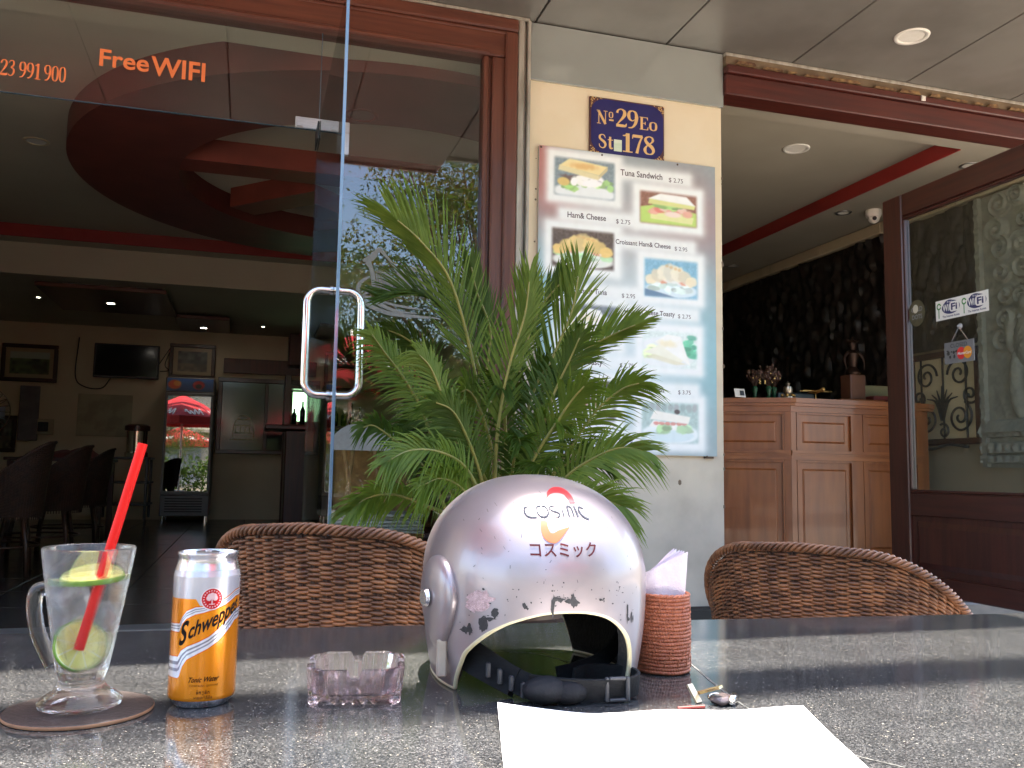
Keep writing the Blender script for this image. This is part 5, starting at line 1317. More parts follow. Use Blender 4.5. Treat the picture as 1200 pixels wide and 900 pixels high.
# ------------------------------------------------------------------ areca palm in its pot
pp = thing('plant_pot', 'dark glazed pot holding the areca palm', 'pot', (0.90, 3.08, 0))
b = MB(); b.lathe([(.001, 0), (.17, 0), (.19, .03), (.25, .36), (.27, .44), (.285, .46), (.285, .49), (.255, .49), (.24, .44)], (.90, 3.08, 0), 48); b.done('glazed_body', mat('dark_glaze', (.05, .028, .018), (.03, .018, .012), rough=.2, scale=8), pp, 35)
b = MB(); b.lathe([(.001, .45), (.243, .445)], (.90, 3.08, 0), 32, cap0=True); b.done('soil', mat('potting_soil', (.035, .022, .014), (.02, .014, .01), rough=.95, scale=60, bump=.5), pp)
palm = thing('areca_palm', 'green areca palm with arching feathery fronds between the glass door and menu', 'palm', (0.90, 3.08, .45))
FR = [
[(0.89, 3.1, 0.52), (0.83, 3.05, 0.92), (0.76, 3.0, 1.28), (0.65, 2.92, 1.58), (0.53, 2.85, 1.7), (0.42, 2.78, 1.76)],
[(0.94, 3.1, 0.52), (0.95, 3.05, 0.95), (0.98, 3.0, 1.14), (1.03, 2.97, 1.34), (1.08, 2.9, 1.51), (1.09, 2.85, 1.65)],
[(0.97, 3.15, 0.52), (1.03, 3.15, 0.99), (1.09, 3.1, 1.26), (1.16, 3.02, 1.38), (1.24, 2.93, 1.44), (1.32, 2.85, 1.48)],
[(0.84, 3.1, 0.53), (0.65, 3.0, 0.95), (0.56, 2.95, 1.15), (0.48, 2.9, 1.26), (0.41, 2.85, 1.33), (0.36, 2.8, 1.38)],
[(0.8, 3.05, 0.53), (0.63, 2.95, 0.86), (0.54, 2.9, 0.98), (0.43, 2.8, 1.05), (0.37, 2.75, 1.08), (0.33, 2.7, 1.07)],
[(0.89, 3.15, 0.52), (0.86, 3.2, 1.11), (0.8, 3.15, 1.36), (0.69, 3.1, 1.52), (0.56, 3.05, 1.57), (0.42, 3.0, 1.53)],
[(0.91, 3.0, 0.54), (0.99, 2.9, 0.88), (1.07, 2.85, 1.04), (1.14, 2.8, 1.16), (1.21, 2.75, 1.23), (1.26, 2.7, 1.25)],
[(0.89, 2.95, 0.54), (0.96, 2.85, 0.81), (1.03, 2.8, 0.93), (1.12, 2.75, 1.0), (1.19, 2.7, 1.03), (1.26, 2.68, 1.02)],
[(0.82, 2.95, 0.55), (0.64, 2.8, 0.78), (0.52, 2.7, 0.84), (0.42, 2.65, 0.87), (0.34, 2.6, 0.86), (0.29, 2.6, 0.82)],
[(0.86, 3.0, 0.54), (0.81, 2.9, 0.92), (0.81, 2.85, 1.15), (0.83, 2.8, 1.32), (0.86, 2.75, 1.46), (0.86, 2.7, 1.58)],
[(0.92, 3.2, 0.51), (0.97, 3.25, 1.05), (1.0, 3.25, 1.35), (1.05, 3.2, 1.55), (1.1, 3.15, 1.64), (1.13, 3.1, 1.68)],
[(0.85, 2.9, 0.55), (0.74, 2.75, 0.81), (0.66, 2.7, 0.95), (0.55, 2.6, 1.0), (0.45, 2.55, 1.0), (0.37, 2.5, 0.96)],
[(0.86, 2.95, 0.54), (0.86, 2.85, 0.81), (0.91, 2.8, 0.98), (0.97, 2.75, 1.1), (1.01, 2.7, 1.18), (1.04, 2.65, 1.23)],
[(0.91, 3.25, 0.51), (0.8, 3.3, 0.92), (0.71, 3.3, 1.21), (0.63, 3.25, 1.37), (0.54, 3.2, 1.43), (0.46, 3.15, 1.45)],
[(0.93, 3.2, 0.51), (0.95, 3.3, 0.99), (0.88, 3.3, 1.28), (0.88, 3.25, 1.48), (0.81, 3.2, 1.62), (0.77, 3.15, 1.72)],
[(0.85, 2.9, 0.55), (0.89, 2.75, 0.76), (0.96, 2.7, 0.82), (1.02, 2.65, 0.85), (1.08, 2.6, 0.86), (1.14, 2.58, 0.84)],
[(0.88, 2.95, .52), (0.78, 2.85, .80), (.72, 2.78, .95), (.66, 2.72, 1.06), (.60, 2.66, 1.13), (.53, 2.6, 1.15)],
[(0.90, 3.0, .52), (0.90, 2.9, .85), (.93, 2.85, 1.0), (.98, 2.8, 1.2), (1.02, 2.75, 1.32), (1.04, 2.7, 1.40)],
[(0.86, 2.95, .52), (0.76, 2.82, .74), (.69, 2.72, .84), (.62, 2.64, .90), (.55, 2.58, .92), (.49, 2.54, .90)],
[(0.84, 3.0, .52), (0.72, 2.9, .86), (.66, 2.84, 1.04), (.60, 2.80, 1.18), (.55, 2.76, 1.27), (.50, 2.72, 1.31)],
[(0.90, 2.9, .52), (0.88, 2.76, .72), (.86, 2.66, .84), (.85, 2.58, .92), (.84, 2.52, .96), (.83, 2.46, .96)],
[(0.9, 3.06, 0.5), (0.858, 3.046, 0.718), (0.78, 3.022, 0.885), (0.689, 2.992, 0.984), (0.611, 2.967, 1.02), (0.548, 2.947, 1.0)],
[(0.9, 3.06, 0.5), (0.871, 3.023, 0.702), (0.817, 2.956, 0.855), (0.754, 2.876, 0.946), (0.7, 2.809, 0.98), (0.656, 2.754, 0.96)],
[(0.9, 3.06, 0.5), (0.894, 3.021, 0.731), (0.882, 2.949, 0.907), (0.869, 2.864, 1.012), (0.857, 2.792, 1.05), (0.848, 2.733, 1.03)],
[(0.9, 3.06, 0.5), (0.911, 3.024, 0.76), (0.931, 2.959, 0.959), (0.954, 2.881, 1.077), (0.974, 2.816, 1.12), (0.991, 2.762, 1.1)],
[(0.9, 3.06, 0.5), (0.931, 3.028, 0.71), (0.987, 2.968, 0.87), (1.054, 2.898, 0.965), (1.111, 2.839, 1.0), (1.157, 2.79, 0.98)],
[(0.9, 3.06, 0.5), (0.89, 3.035, 0.815), (0.871, 2.99, 1.055), (0.849, 2.936, 1.198), (0.83, 2.89, 1.25), (0.814, 2.853, 1.23)],
[(0.9, 3.06, 0.5), (0.872, 3.04, 0.802), (0.822, 3.002, 1.033), (0.762, 2.958, 1.17), (0.712, 2.921, 1.22), (0.67, 2.89, 1.2)],
[(0.9, 3.06, 0.5), (0.913, 3.036, 0.836), (0.936, 2.992, 1.092), (0.963, 2.94, 1.244), (0.987, 2.897, 1.3), (1.006, 2.861, 1.28)],
[(0.9, 3.06, 0.5), (0.855, 3.06, 0.76), (0.772, 3.06, 0.959), (0.675, 3.06, 1.077), (0.593, 3.06, 1.12), (0.525, 3.06, 1.1)],
]
LEN = [.40, .38, .26, .20, .15, .28, .24, .24, .17, .30, .22, .20, .26, .22, .24, .24, .24, .28, .20, .22, .22] + [.21, .20, .19, .20, .21, .22, .22, .22, .22]
def leaf_mat(name, c, c2):
    m = mat(name, c, c2, rough=0.5, scale=14, detail=3, spec=0.25)
    t = m.node_tree; bs = t.nodes['Principled BSDF']; out = t.nodes['Material Output']
    tl = t.nodes.new('ShaderNodeBsdfTranslucent'); tl.inputs[0].default_value = (c2[0] * 2.0, c2[1] * 2.1, c2[2] * 1.0, 1)
    mx = t.nodes.new('ShaderNodeMixShader'); mx.inputs[0].default_value = 0.34
    t.links.new(bs.outputs[0], mx.inputs[1]); t.links.new(tl.outputs[0], mx.inputs[2]); t.links.new(mx.outputs[0], out.inputs[0])
    return m
LM = [leaf_mat('palm_leaf', (0.070, 0.115, 0.012), (0.125, 0.180, 0.023)), leaf_mat('palm_leaf_dark', (0.038, 0.072, 0.010), (0.066, 0.108, 0.015)), leaf_mat('palm_leaf_yellow', (0.10, 0.16, 0.024), (0.15, 0.20, 0.035))]
M_rach = mat('palm_rachis', (0.26, 0.22, 0.045), (0.16, 0.17, 0.035), rough=.4, scale=20)
pr_ = np.random.RandomState(12)
CAMV = np.array((0.0, 0.0, 0.94))
for fi, pts in enumerate(FR):
    P = spline(pts, 120)
    T = np.gradient(P, axis=0); T /= np.linalg.norm(T, axis=1)[:, None]
    fr_ = MB(); fr_.tube(P[::4], np.linspace(.0085, .0022, 30), 6)
    stem = fr_.done('frond', M_rach, palm, True)
    b = MB()
    n0 = 42 if fi not in (0, 5, 10, 14) else 50
    npair = 54
    side0 = np.cross(T[60], np.array((pr_.uniform(-.25, .25), -0.9, .35))); side0 /= np.linalg.norm(side0)
    for k in range(npair):
        s_ = k / (npair - 1)
        i = int(n0 + s_ * (119 - n0))
        t = T[i]
        side = side0 - t * (side0 @ t); side /= np.linalg.norm(side)
        up = np.cross(side, t);
        if up[2] < 0: up = -up
        ln = 0.74 * LEN[fi] * (0.45 + 0.55 * sin(pi * (0.15 + 0.80 * s_) ** 0.9)) * pr_.uniform(.9, 1.08)
        if s_ > .93: ln *= .9
        for sd in (-1, 1):
            stiff = fi in (0, 1, 9, 10, 14, 5, 2)
            ang = radians((46 - 28 * s_ if stiff else 56 - 34 * s_) + pr_.uniform(-6, 6))
            d0 = t * cos(ang) + sd * side * sin(ang) * .88 + up * .22 * pr_.uniform(.5, 1.3) + np.array((0, 0, .30 if stiff else .05)); d0 /= np.linalg.norm(d0)
            m = 6
            q = np.linspace(0, 1, m)
            droop = (0.05 + 0.16 * pr_.rand()) if stiff else (0.22 + 0.42 * pr_.rand())
            C = P[i] + d0 * (ln * q)[:, None] + np.array((0, 0, -1.0)) * (ln * droop * q ** 2.2)[:, None]
            wv = np.cross(d0, up * 1.0 + t * .2 * sd); wv /= np.linalg.norm(wv)
            wd_ = (0.0031 + .0017 * pr_.rand()) * np.array([.45, 1, 1.05, .85, .5, .04])
            fold = np.cross(wv, d0) * .25
            Lf = C + wv * wd_[:, None] + fold * wd_[:, None]; Rt = C - wv * wd_[:, None] + fold * wd_[:, None]
            vs = np.concatenate([Lf, C, Rt])
            f = []
            for z in range(m - 1): f += [(z, z + 1, m + z + 1, m + z), (m + z, m + z + 1, 2 * m + z + 1, 2 * m + z)]
            b.add(vs, f)
    tag(b.done('leaflets', LM[(0, 0, 0, 2, 1, 1, 0, 2, 0, 0, 1, 0, 0, 1, 1, 2, 1, 1, 0, 2, 1, 1, 0, 1, 0, 1, 1, 0, 1, 1)[fi]], stem, True, fix=False, loc=None), kind='stuff')
    me_o = stem.children[0]
b = MB()
for k in range(9):
    a = k * .7; x, y = .90 + .07 * cos(a), 3.08 + .06 * sin(a)
    b.tube(spline([(x, y, .44), (x + .01 * cos(a), y, .7), (x + .035 * cos(a), y - .02, .98 + .05 * (k % 3))], 10), np.linspace(.016, .008, 10), 8)
b.each('cane_stem', M_rach, palm, True)

# ------------------------------------------------------------------ granite table
TZ = 0.733
gt = thing('granite_table', 'speckled black granite topped table in the foreground', 'table', (0.45, 1.187, 0), radians(-4.6))
m = bpy.data.materials.new('black_granite'); m.use_nodes = True; t = m.node_tree; bs = t.nodes['Principled BSDF']
tc = t.nodes.new('ShaderNodeTexCoord')
def N_(kind, **k):
    n = t.nodes.new(kind)
    for a, v_ in k.items(): setattr(n, a, v_)
    return n
vo = N_('ShaderNodeTexVoronoi'); vo.inputs['Scale'].default_value = 950; t.links.new(tc.outputs['Object'], vo.inputs['Vector'])
sp = N_('ShaderNodeSeparateColor'); t.links.new(vo.outputs['Color'], sp.inputs[0])
rp = N_('ShaderNodeValToRGB'); rp.color_ramp.interpolation = 'CONSTANT'
e = rp.color_ramp.elements; e[0].position = 0; e[0].color = (0.017, 0.018, 0.019, 1); e[1].position = .42; e[1].color = (0.036, 0.036, 0.037, 1)
for p_, c_ in ((.66, (.058, .058, .058, 1)), (.88, (.092, .090, .087, 1)), (.97, (.13, .125, .118, 1)), (.995, (.28, .25, .20, 1))):
    q = e.new(p_); q.color = c_
t.links.new(sp.outputs[0], rp.inputs[0])
nz = N_('ShaderNodeTexNoise'); nz.inputs['Scale'].default_value = 18; nz.inputs['Detail'].default_value = 6; t.links.new(tc.outputs['Object'], nz.inputs['Vector'])
mr = N_('ShaderNodeMapRange'); mr.inputs['To Min'].default_value = .6; mr.inputs['To Max'].default_value = 1.4; t.links.new(nz.outputs[0], mr.inputs[0])
mu = N_('ShaderNodeMix', data_type='RGBA', blend_type='MULTIPLY'); mu.inputs[0].default_value = 1; t.links.new(rp.outputs[0], mu.inputs[6]); t.links.new(mr.outputs[0], mu.inputs[7])
t.links.new(mu.outputs[2], bs.inputs['Base Color'])
nr2 = N_('ShaderNodeTexNoise'); nr2.inputs['Scale'].default_value = 5; nr2.inputs['Detail'].default_value = 8; t.links.new(tc.outputs['Object'], nr2.inputs['Vector'])
mr2 = N_('ShaderNodeMapRange'); mr2.inputs['To Min'].default_value = .05; mr2.inputs['To Max'].default_value = .16; t.links.new(nr2.outputs[0], mr2.inputs[0]); t.links.new(mr2.outputs[0], bs.inputs['Roughness'])
bs.inputs['Specular IOR Level'].default_value = .5
M_gran = m
b = MB(); b.bbox((-1.35, -1.02, TZ - .035), (1.35, 0, TZ), .004); b.done('granite_top', M_gran, gt, local=True)
b = MB(); b.bbox((-1.30, -.97, TZ - .11), (1.30, -.05, TZ - .037), .006); b.done('apron', M_dwood, gt, local=True)
for sx_ in (-1, 1):
    for y in (-.92, -.10):
        b = MB(); b.bbox((sx_ * 1.25 - .035, y - .035, 0), (sx_ * 1.25 + .035, y + .035, TZ - .112), .006); b.done('leg', M_dwood, gt, local=True)
M_arc = mat('pale_arc_line', (.15, .15, .14), (.05, .05, .048), rough=.35, scale=160, contrast=(.4, .6))  # thin pale curved lines laid on the granite
def pale_arc(pts, w):
    P = spline(pts, 60); T = np.gradient(P, axis=0); T /= np.linalg.norm(T, axis=1)[:, None]; Nn = np.stack([-T[:, 1], T[:, 0]], 1)
    c, s_ = cos(radians(4.6)), sin(radians(4.6))
    r_ = np.random.RandomState(len(pts)); ww = w * (.5 + r_.rand(60))
    L_ = P + Nn * ww[:, None] / 2; R_ = P - Nn * ww[:, None] / 2
    f = lambda q: [((x - .45) * c - (y - 1.187) * s_, (x - .45) * s_ + (y - 1.187) * c, TZ + .0004) for x, y in q]
    b = MB(); b.add(f(L_) + f(R_), [(i, i + 1, 61 + i, 60 + i) for i in range(59)]); return b.done('pale_arc', M_arc, gt, local=True, fix=False)
pale_arc([(.495, .959), (.475, .88), (.450, .775), (.440, .714), (.436, .666), (.437, .622), (.446, .583), (.464, .549)], .0022)
pale_arc([(.245, 1.016), (.275, 1.013), (.306, 1.006), (.337, .975), (.352, .92), (.356, .88)], .0014)
pale_arc([(.30, 1.0), (.36, .99), (.42, 1.01)], .001)

# ------------------------------------------------------------------ coaster, mug, drink, limes, straw
GX, GY = -0.127, 0.842
co = thing('coaster', 'round brown coaster under the glass mug', 'coaster', (GX, GY, TZ))
b = MB(); b.lathe([(.001, TZ + .0003), (.0575, TZ + .0003), (.0585, TZ + .0015), (.0585, TZ + .0030), (.0575, TZ + .0036), (.001, TZ + .0038)], (GX, GY, 0), 64); b.done('felt_disc', mat('brown_leatherette', (.040, .025, .020), (.028, .018, .015), rough=.6, scale=90, bump=.2), co, 30)
b = MB(); b.lathe([(.0586, TZ + .0005), (.0592, TZ + .0018), (.0586, TZ + .0032)], (GX, GY, 0), 64); b.done('edge_band', mat('tan_card_edge', (.35, .17, .08), (.28, .13, .06), rough=.7, scale=60), co, True)
GZ = TZ + .0042
mg = thing('glass_mug', 'clear footed glass mug with side handle holding tonic and lime', 'mug', (GX, GY, GZ))
M_gl = solid_glass('mug_glass', (1, 1, 1), 1.45, .42)
outer = [(.001, 0), (.028, 0), (.0325, .002), (.0335, .0055), (.030, .0095), (.022, .0145), (.0185, .019), (.0182, .024), (.0205, .030), (.0235, .045), (.0285, .075), (.0335, .105), (.0375, .1325)]
inner = [(.0365, .1338), (.0352, .1325), (.0315, .105), (.0265, .075), (.0213, .045), (.0180, .034), (.012, .031), (.001, .030)]
b = MB(); b.lathe(outer + inner, (GX, GY, GZ), 72); b.done('glass_body', M_gl, mg, 40)
b = MB(); th = radians(193)
hd = np.array((cos(th), sin(th), 0))
hp_ = [(.0225, .036), (.0275, .046), (.0345, .062), (.0385, .078), (.0395, .090), (.0375, .0985), (.0320, .100)]
b.tube(spline([np.array((GX, GY, GZ)) + hd * r + np.array((0, 0, z)) for r, z in hp_], 40), .0048, 10, flat=(1.25, .8)); b.done('handle', M_gl, mg, True)
M_liq = solid_glass('tonic', (.985, .99, .985), 1.10, .6)
b = MB(); prof = [(.001, .0306), (.0118, .0316), (.0174, .0345), (.0207, .0455), (.0259, .0755), (.0306, .104), (.0310, .1062), (.001, .1060)]
o = b; lq = b.done('tonic_water', M_liq, None, 40, loc=(GX, GY, GZ)) if False else None
b.lathe(prof, (GX, GY, GZ), 56)
lq = b.done('tonic_water', M_liq, None, 40, loc=(GX, GY, GZ)); tag(lq, 'clear sparkling tonic water filling the glass mug', 'drink')
b = MB(); r_ = np.random.RandomState(3)
for k in range(240):
    h = r_.uniform(.034, .104); R = np.interp(h, [.034, .045, .075, .104], [.016, .0203, .0254, .030]) * (r_.rand() ** .35) * .97; a = r_.rand() * 6.28
    b.ball((GX + R * cos(a), GY + R * sin(a), GZ + h), r_.uniform(.0003, .0011), 6)
tag(b.done('bubbles', solid_glass('bubble', (1, 1, 1), 1.3, .25), lq, True), kind='stuff')
M_ice = solid_glass('ice', (.97, .98, 1.0), 1.25, .30, .12)
t = M_ice.node_tree; df = t.nodes.new('ShaderNodeBsdfTranslucent'); df.inputs[0].default_value = (.85, .86, .9, 1); m2 = t.nodes.new('ShaderNodeMixShader'); m2.inputs[0].default_value = .22
ol = t.nodes['Material Output'].inputs[0].links[0].from_socket; t.links.new(ol, m2.inputs[1]); t.links.new(df.outputs[0], m2.inputs[2]); t.links.new(m2.outputs[0], t.nodes['Material Output'].inputs[0])
for k, (x, y, z, s, rz, lb) in enumerate(((-.010, .006, .088, .0105, .4, 'ice cube touching the underside of the floating lime slice'), (.011, .004, .074, .010, 1.1, 'middle ice cube in the mug beside the straw'), (-.007, .008, .066, .0095, .2, 'lowest ice cube in the mug just above the sunken lime'))):
    b = MB(); b.bbox((-s, -s, -s), (s, s, s), .003)
    v_ = b.V[0]; r_ = np.random.RandomState(k); v_ += r_.uniform(-.0014, .0014, v_.shape); b.V[0] = v_
    o = b.done('ice_cube', M_ice, None, 30, local=True); o.location = (GX + x, GY + y, GZ + z); o.rotation_euler = (rz, rz * 2, rz * 3)
    tag(o, lb, 'ice cube', 'ice cubes in the mug')
# lime slices: rind, pith and flesh wedges printed in the flesh as real radial segments
M_rind = mat('lime_rind', (.13, .28, .015), (.20, .36, .03), rough=.35, scale=120, bump=.15); M_pith = mat('lime_pith', (.78, .76, .42), (.72, .72, .36), rough=.6, scale=80)
M_flesh = mat('lime_flesh', (.66, .62, .13), (.78, .74, .26), rough=.3, scale=160, coat=.3)
def lime(label, loc, rot, R, th):
    o = thing('lime_slice', label, 'lime slice', loc); o.rotation_euler = rot
    b = MB(); b.lathe([(R * .985, -th), (R, -th * .6), (R, th * .6), (R * .985, th), (R * .945, th * .98), (R * .945, -th * .98), (R * .985, -th)], (0, 0, 0), 48); b.done('rind', M_rind, o, 50, local=True)
    b = MB(); b.lathe([(.0001, -th * .9), (R * .95, -th * .9), (R * .95, th * .9), (.0001, th * .9)], (0, 0, 0), 48); b.done('pith', M_pith, o, 50, local=True)
    for k in range(9):
        a0, a1 = (k + .06) / 9 * 2 * pi, (k + .94) / 9 * 2 * pi
        pts = [(R * .09 * cos((a0 + a1) / 2), R * .09 * sin((a0 + a1) / 2))] + [(R * .90 * cos(a), R * .90 * sin(a)) for a in np.linspace(a0, a1, 7)]
        b = MB(); b.prism(pts, 2, -th * 1.02, th * 1.02); b.done('segment', M_flesh, o, local=True)
    return o
lime('lime slice floating flat at the top of the drink', (GX + .004, GY - .002, GZ + .1075), (radians(3), radians(-4), .3), .0255, .0022)
lime('lime slice standing upright at the bottom of the mug', (GX - .0015, GY - .008, GZ + .0525), (radians(74), 0, radians(28)), .0214, .0022)
p0 = np.array((GX - .001, GY - .0165, GZ + .0385 + .012)); p1 = np.array((-.0875, .825, 0.9605))
b = MB(); L_ = [p0 + (p1 - p0) * q for q in np.linspace(0, 1, 16)]
pts_o = MB(); rr_ = .0041
pts_o.tube(L_, rr_, 18, caps=False); pts_o.tube(L_, rr_ * .9, 18, caps=False)
so2 = pts_o.done('drinking_straw', mat('red_plastic', (.80, .014, .010), (.74, .012, .008), rough=.45, scale=40, spec=.2), None, True, loc=tuple(p0)); tag(so2, 'bright red plastic drinking straw standing in the glass mug', 'straw')

# ------------------------------------------------------------------ drink can
CX, CY, CR, CH = -0.030, 0.853, 0.0287, 0.1335
cn = thing('drink_can', 'orange and silver tonic water can beaded with water beside the mug', 'can', (CX, CY, TZ))
nu, nv = 420, 260
z0c, z1c = .007, .117
# u: arc length in mm round the can, 0 at the badge axis, positive to the viewer's right; v: height in mm
AX = math.atan2(-CY, -CX) + radians(7)
uu, vv = np.meshgrid(np.linspace(-pi, pi, nu), np.linspace(z0c, z1c, nv))
s_ = uu.ravel() * CR * 1000; h_ = vv.ravel() * 1000
SIL = np.array((0.80, 0.78, 0.79)); ORA = np.array((0.96, 0.56, 0.035)); ORD = np.array((0.90, 0.40, 0.03)); WHT = np.array((0.93, 0.91, 0.92)); GRY = np.array((0.56, 0.54, 0.58))
def wave(pts):
    x = [p[0] for p in pts]; y = [p[1] for p in pts]
    return np.interp(s_, x, y)
# lower edge of the silver top, the two silver swooshes and the orange band between them
top_e = wave([(-90, 93), (-24, 93.5), (-12, 93.5), (-7, 86), (0, 86), (10, 91), (26, 99), (90, 101)])
sw1_t = wave([(-90, 68), (-27, 72), (-24, 78), (-20, 83), (-12, 86.5), (-5, 87), (5, 90), (14, 93), (26, 99), (90, 104)])
sw1_b = wave([(-90, 63), (-27, 65), (-24, 72), (-20, 76.5), (-12, 80.5), (-5, 82), (5, 85), (14, 88), (26, 94), (90, 98)])
sw2_t = wave([(-90, 40), (-27, 44), (-24, 49), (-18, 53), (-8, 57), (0, 61), (8, 67), (16, 74), (26, 82), (90, 90)])
sw2_b = wave([(-90, 26), (-27, 26), (-25, 27), (-22, 36), (-18, 42), (-8, 47.5), (0, 51.5), (8, 57), (16, 64), (26, 73), (90, 81)])
col = np.repeat(ORA[None], len(s_), 0)
g = smoothstep(0, 60, h_)[:, None]; col = col * (0.93 + .07 * g)
def put(mask, c):
    global col
    col = col * (1 - mask[:, None]) + np.array(c) * mask[:, None]
aa = lambda d, w=.28: smoothstep(-w, w, d)
put(aa(h_ - top_e), SIL)
for tp, bt in ((sw1_t, sw1_b), (sw2_t, sw2_b)):
    th_ = tp - bt
    put(aa(tp + .9 - h_) * aa(h_ - bt + .9), ORD); put(aa(tp - h_) * aa(h_ - bt), WHT)
    put(aa(tp - .22 * th_ - h_) * aa(h_ - (tp - .38 * th_)), GRY); put(aa(bt + .45 * th_ - h_) * aa(h_ - (bt + .30 * th_)), GRY * 1.08)
d_ = np.sqrt((s_ - 1.5) ** 2 + (h_ - 93.5) ** 2)
put(aa(9.6 - d_), (0.93, 0.88, 0.88)); put(aa(8.7 - d_), (0.80, 0.07, 0.12))
# emblem: rosette and ring of dashes
ang = np.arctan2(h_ - 93.5, s_ - 1.5)
put(aa(7.6 - d_) * aa(d_ - 6.4) * aa(np.sin(ang * 20), .5), (0.94, 0.74, 0.75))
for q in range(5):
    put(aa(1.1 - np.abs(np.sqrt((s_ - 1.5 - 2.6 * sin((q - 2) * .75)) ** 2 + (h_ - 94.0 - 2.6 * cos((q - 2) * .75)) ** 2) - 1.2), .3) * aa(5.6 - d_), (0.95, 0.80, 0.80))
put(aa(.55 - np.abs(s_ - 1.5)) * aa(95 - h_) * aa(h_ - 88.5), (0.95, 0.80, 0.80)); put(aa(2.6 - np.abs(s_ - 1.5)) * aa(.4 - np.abs(h_ - 89)), (0.95, 0.80, 0.80))
put(aa(3.0 - h_), ORD)
prof_r = np.interp(vv.ravel() * 1000, [7, 9, 112, 114, 117], [CR * .985, CR, CR, CR * .985, CR * .965])
th_ = AX + uu.ravel()
P_ = np.stack([CX + prof_r * np.cos(th_), CY + prof_r * np.sin(th_), TZ + vv.ravel()], -1)
b = MB(); b.grid(P_.reshape(nv, nu, 3)); mp_ = print_mat('can_print', .27, metal=.55, coat=.35)
t = mp_.node_tree; nz = t.nodes.new('ShaderNodeTexVoronoi'); nz.inputs['Scale'].default_value = 330; tcn = t.nodes.new('ShaderNodeTexCoord'); t.links.new(tcn.outputs['Object'], nz.inputs['Vector'])
rp = t.nodes.new('ShaderNodeValToRGB'); rp.color_ramp.elements[0].position = 0.0; rp.color_ramp.elements[0].color = (1, 1, 1, 1); rp.color_ramp.elements[1].position = .22; rp.color_ramp.elements[1].color = (0, 0, 0, 1); t.links.new(nz.outputs['Distance'], rp.inputs[0])
bp = t.nodes.new('ShaderNodeBump'); bp.inputs['Strength'].default_value = .25; bp.inputs['Distance'].default_value = .001; t.links.new(rp.outputs[0], bp.inputs['Height']); t.links.new(bp.outputs[0], t.nodes['Principled BSDF'].inputs['Normal'])
body = b.done('printed_body', mp_, cn, True); set_ink(body, col)
M_can = mat('can_aluminium', (.74, .70, .71), (.66, .63, .65), rough=.25, metal=.95, scale=60)
b = MB(); b.lathe([(.001, .004), (.021, .004), (.0225, .0005), (.0235, .0005), (.0283, .0068)], (CX, CY, TZ), 64)
b.lathe([(CR * .965, .1171), (.0262, .1225), (.0252, .1285), (.0266, .1305), (.0262, .1322), (.0250, .1322), (.0242, .1290), (.0230, .1285), (.001, .1290)], (CX, CY, TZ), 64); b.each('end_cap', M_can, cn, 50)
b = MB(); zt = TZ + .1300
b.prism([(CX + .0085 * cos(q) * (1 + .3 * (sin(q) < 0)), CY + .012 * sin(q) - .004) for q in np.linspace(0, 2 * pi, 24)[:-1]], 2, zt + .0012, zt + .0026); b.cyl((CX, CY, zt - .0015), (CX, CY, zt + .0036), .003, n=12); b.done('pull_tab', M_can, cn)
b = MB(); b.prism([(CX + .009 * cos(q), CY - .013 + .007 * sin(q)) for q in np.linspace(0, 2 * pi, 20)[:-1]], 2, zt - .0012, zt - .0006); b.done('mouth_opening', M_black, cn)
def on_can(v, s0, h0, dr=.00028):
    """flat lettering in mm wrapped round the can at arc s0, height h0"""
    th_ = AX + (v[:, 0] + s0) / 1000 / CR
    r = CR + dr + (v[:, 2] / 1000 if v.shape[1] > 2 else 0)
    return np.stack([CX + r * np.cos(th_), CY + r * np.sin(th_), TZ + (v[:, 1] + h0) / 1000], 1)
M_cink = mat('can_black_ink', (.012, .008, .006), (.02, .013, .009), rough=.7, scale=200, spec=.15)
b = MB()
v_, f_ = text_mesh('S', 1, shear=.32, bold=.025); v_ = fit(v_, 0, 9.5, 0, 19.5); v_[:, 1] += v_[:, 0] * .45; b.add(on_can(v_, -26.5, 52.5), f_)
v_, f_ = text_mesh('chweppes', 1, shear=.30, bold=.022); k_ = 39 / (v_[:, 0].max() - v_[:, 0].min()); v_ = fit(v_, 0, 47); v_[:, 1] *= 1.55; v_[:, 1] += v_[:, 0] * .50; b.add(on_can(v_, -17.2, 59.6), f_)
b.done('brand_lettering', M_cink, cn, fix=False)
b = MB()
v_, f_ = text_mesh('Tonic Water', 1, shear=.5, bold=.02); v_ = fit(v_, 0, 26); v_[:, 1] *= 1.25; v_[:, 1] += v_[:, 0] * .03; b.add(on_can(v_, -15, 23.0), f_)
v_, f_ = text_mesh('CONTAINS QUININE', 1, spacing=1.2); v_ = fit(v_, 0, 24); b.add(on_can(v_, -14, 19.4), f_)
v_, f_ = text_mesh('ទឹកតូនិក', 1, bold=.02); 
if len(v_): v_ = fit(v_, 0, 11); v_[:, 1] *= 1.0; b.add(on_can(v_, -8, 13.2), f_)
v_, f_ = text_mesh('មានជាតិគីនីន', 1, bold=.01)
if len(v_): v_ = fit(v_, 0, 15.5); b.add(on_can(v_, -10, 9.0), f_)
b.done('small_lettering', mat('can_brown_ink', (.028, .010, .003), (.04, .014, .004), spec=.1, rough=.85, scale=200), cn, fix=False)

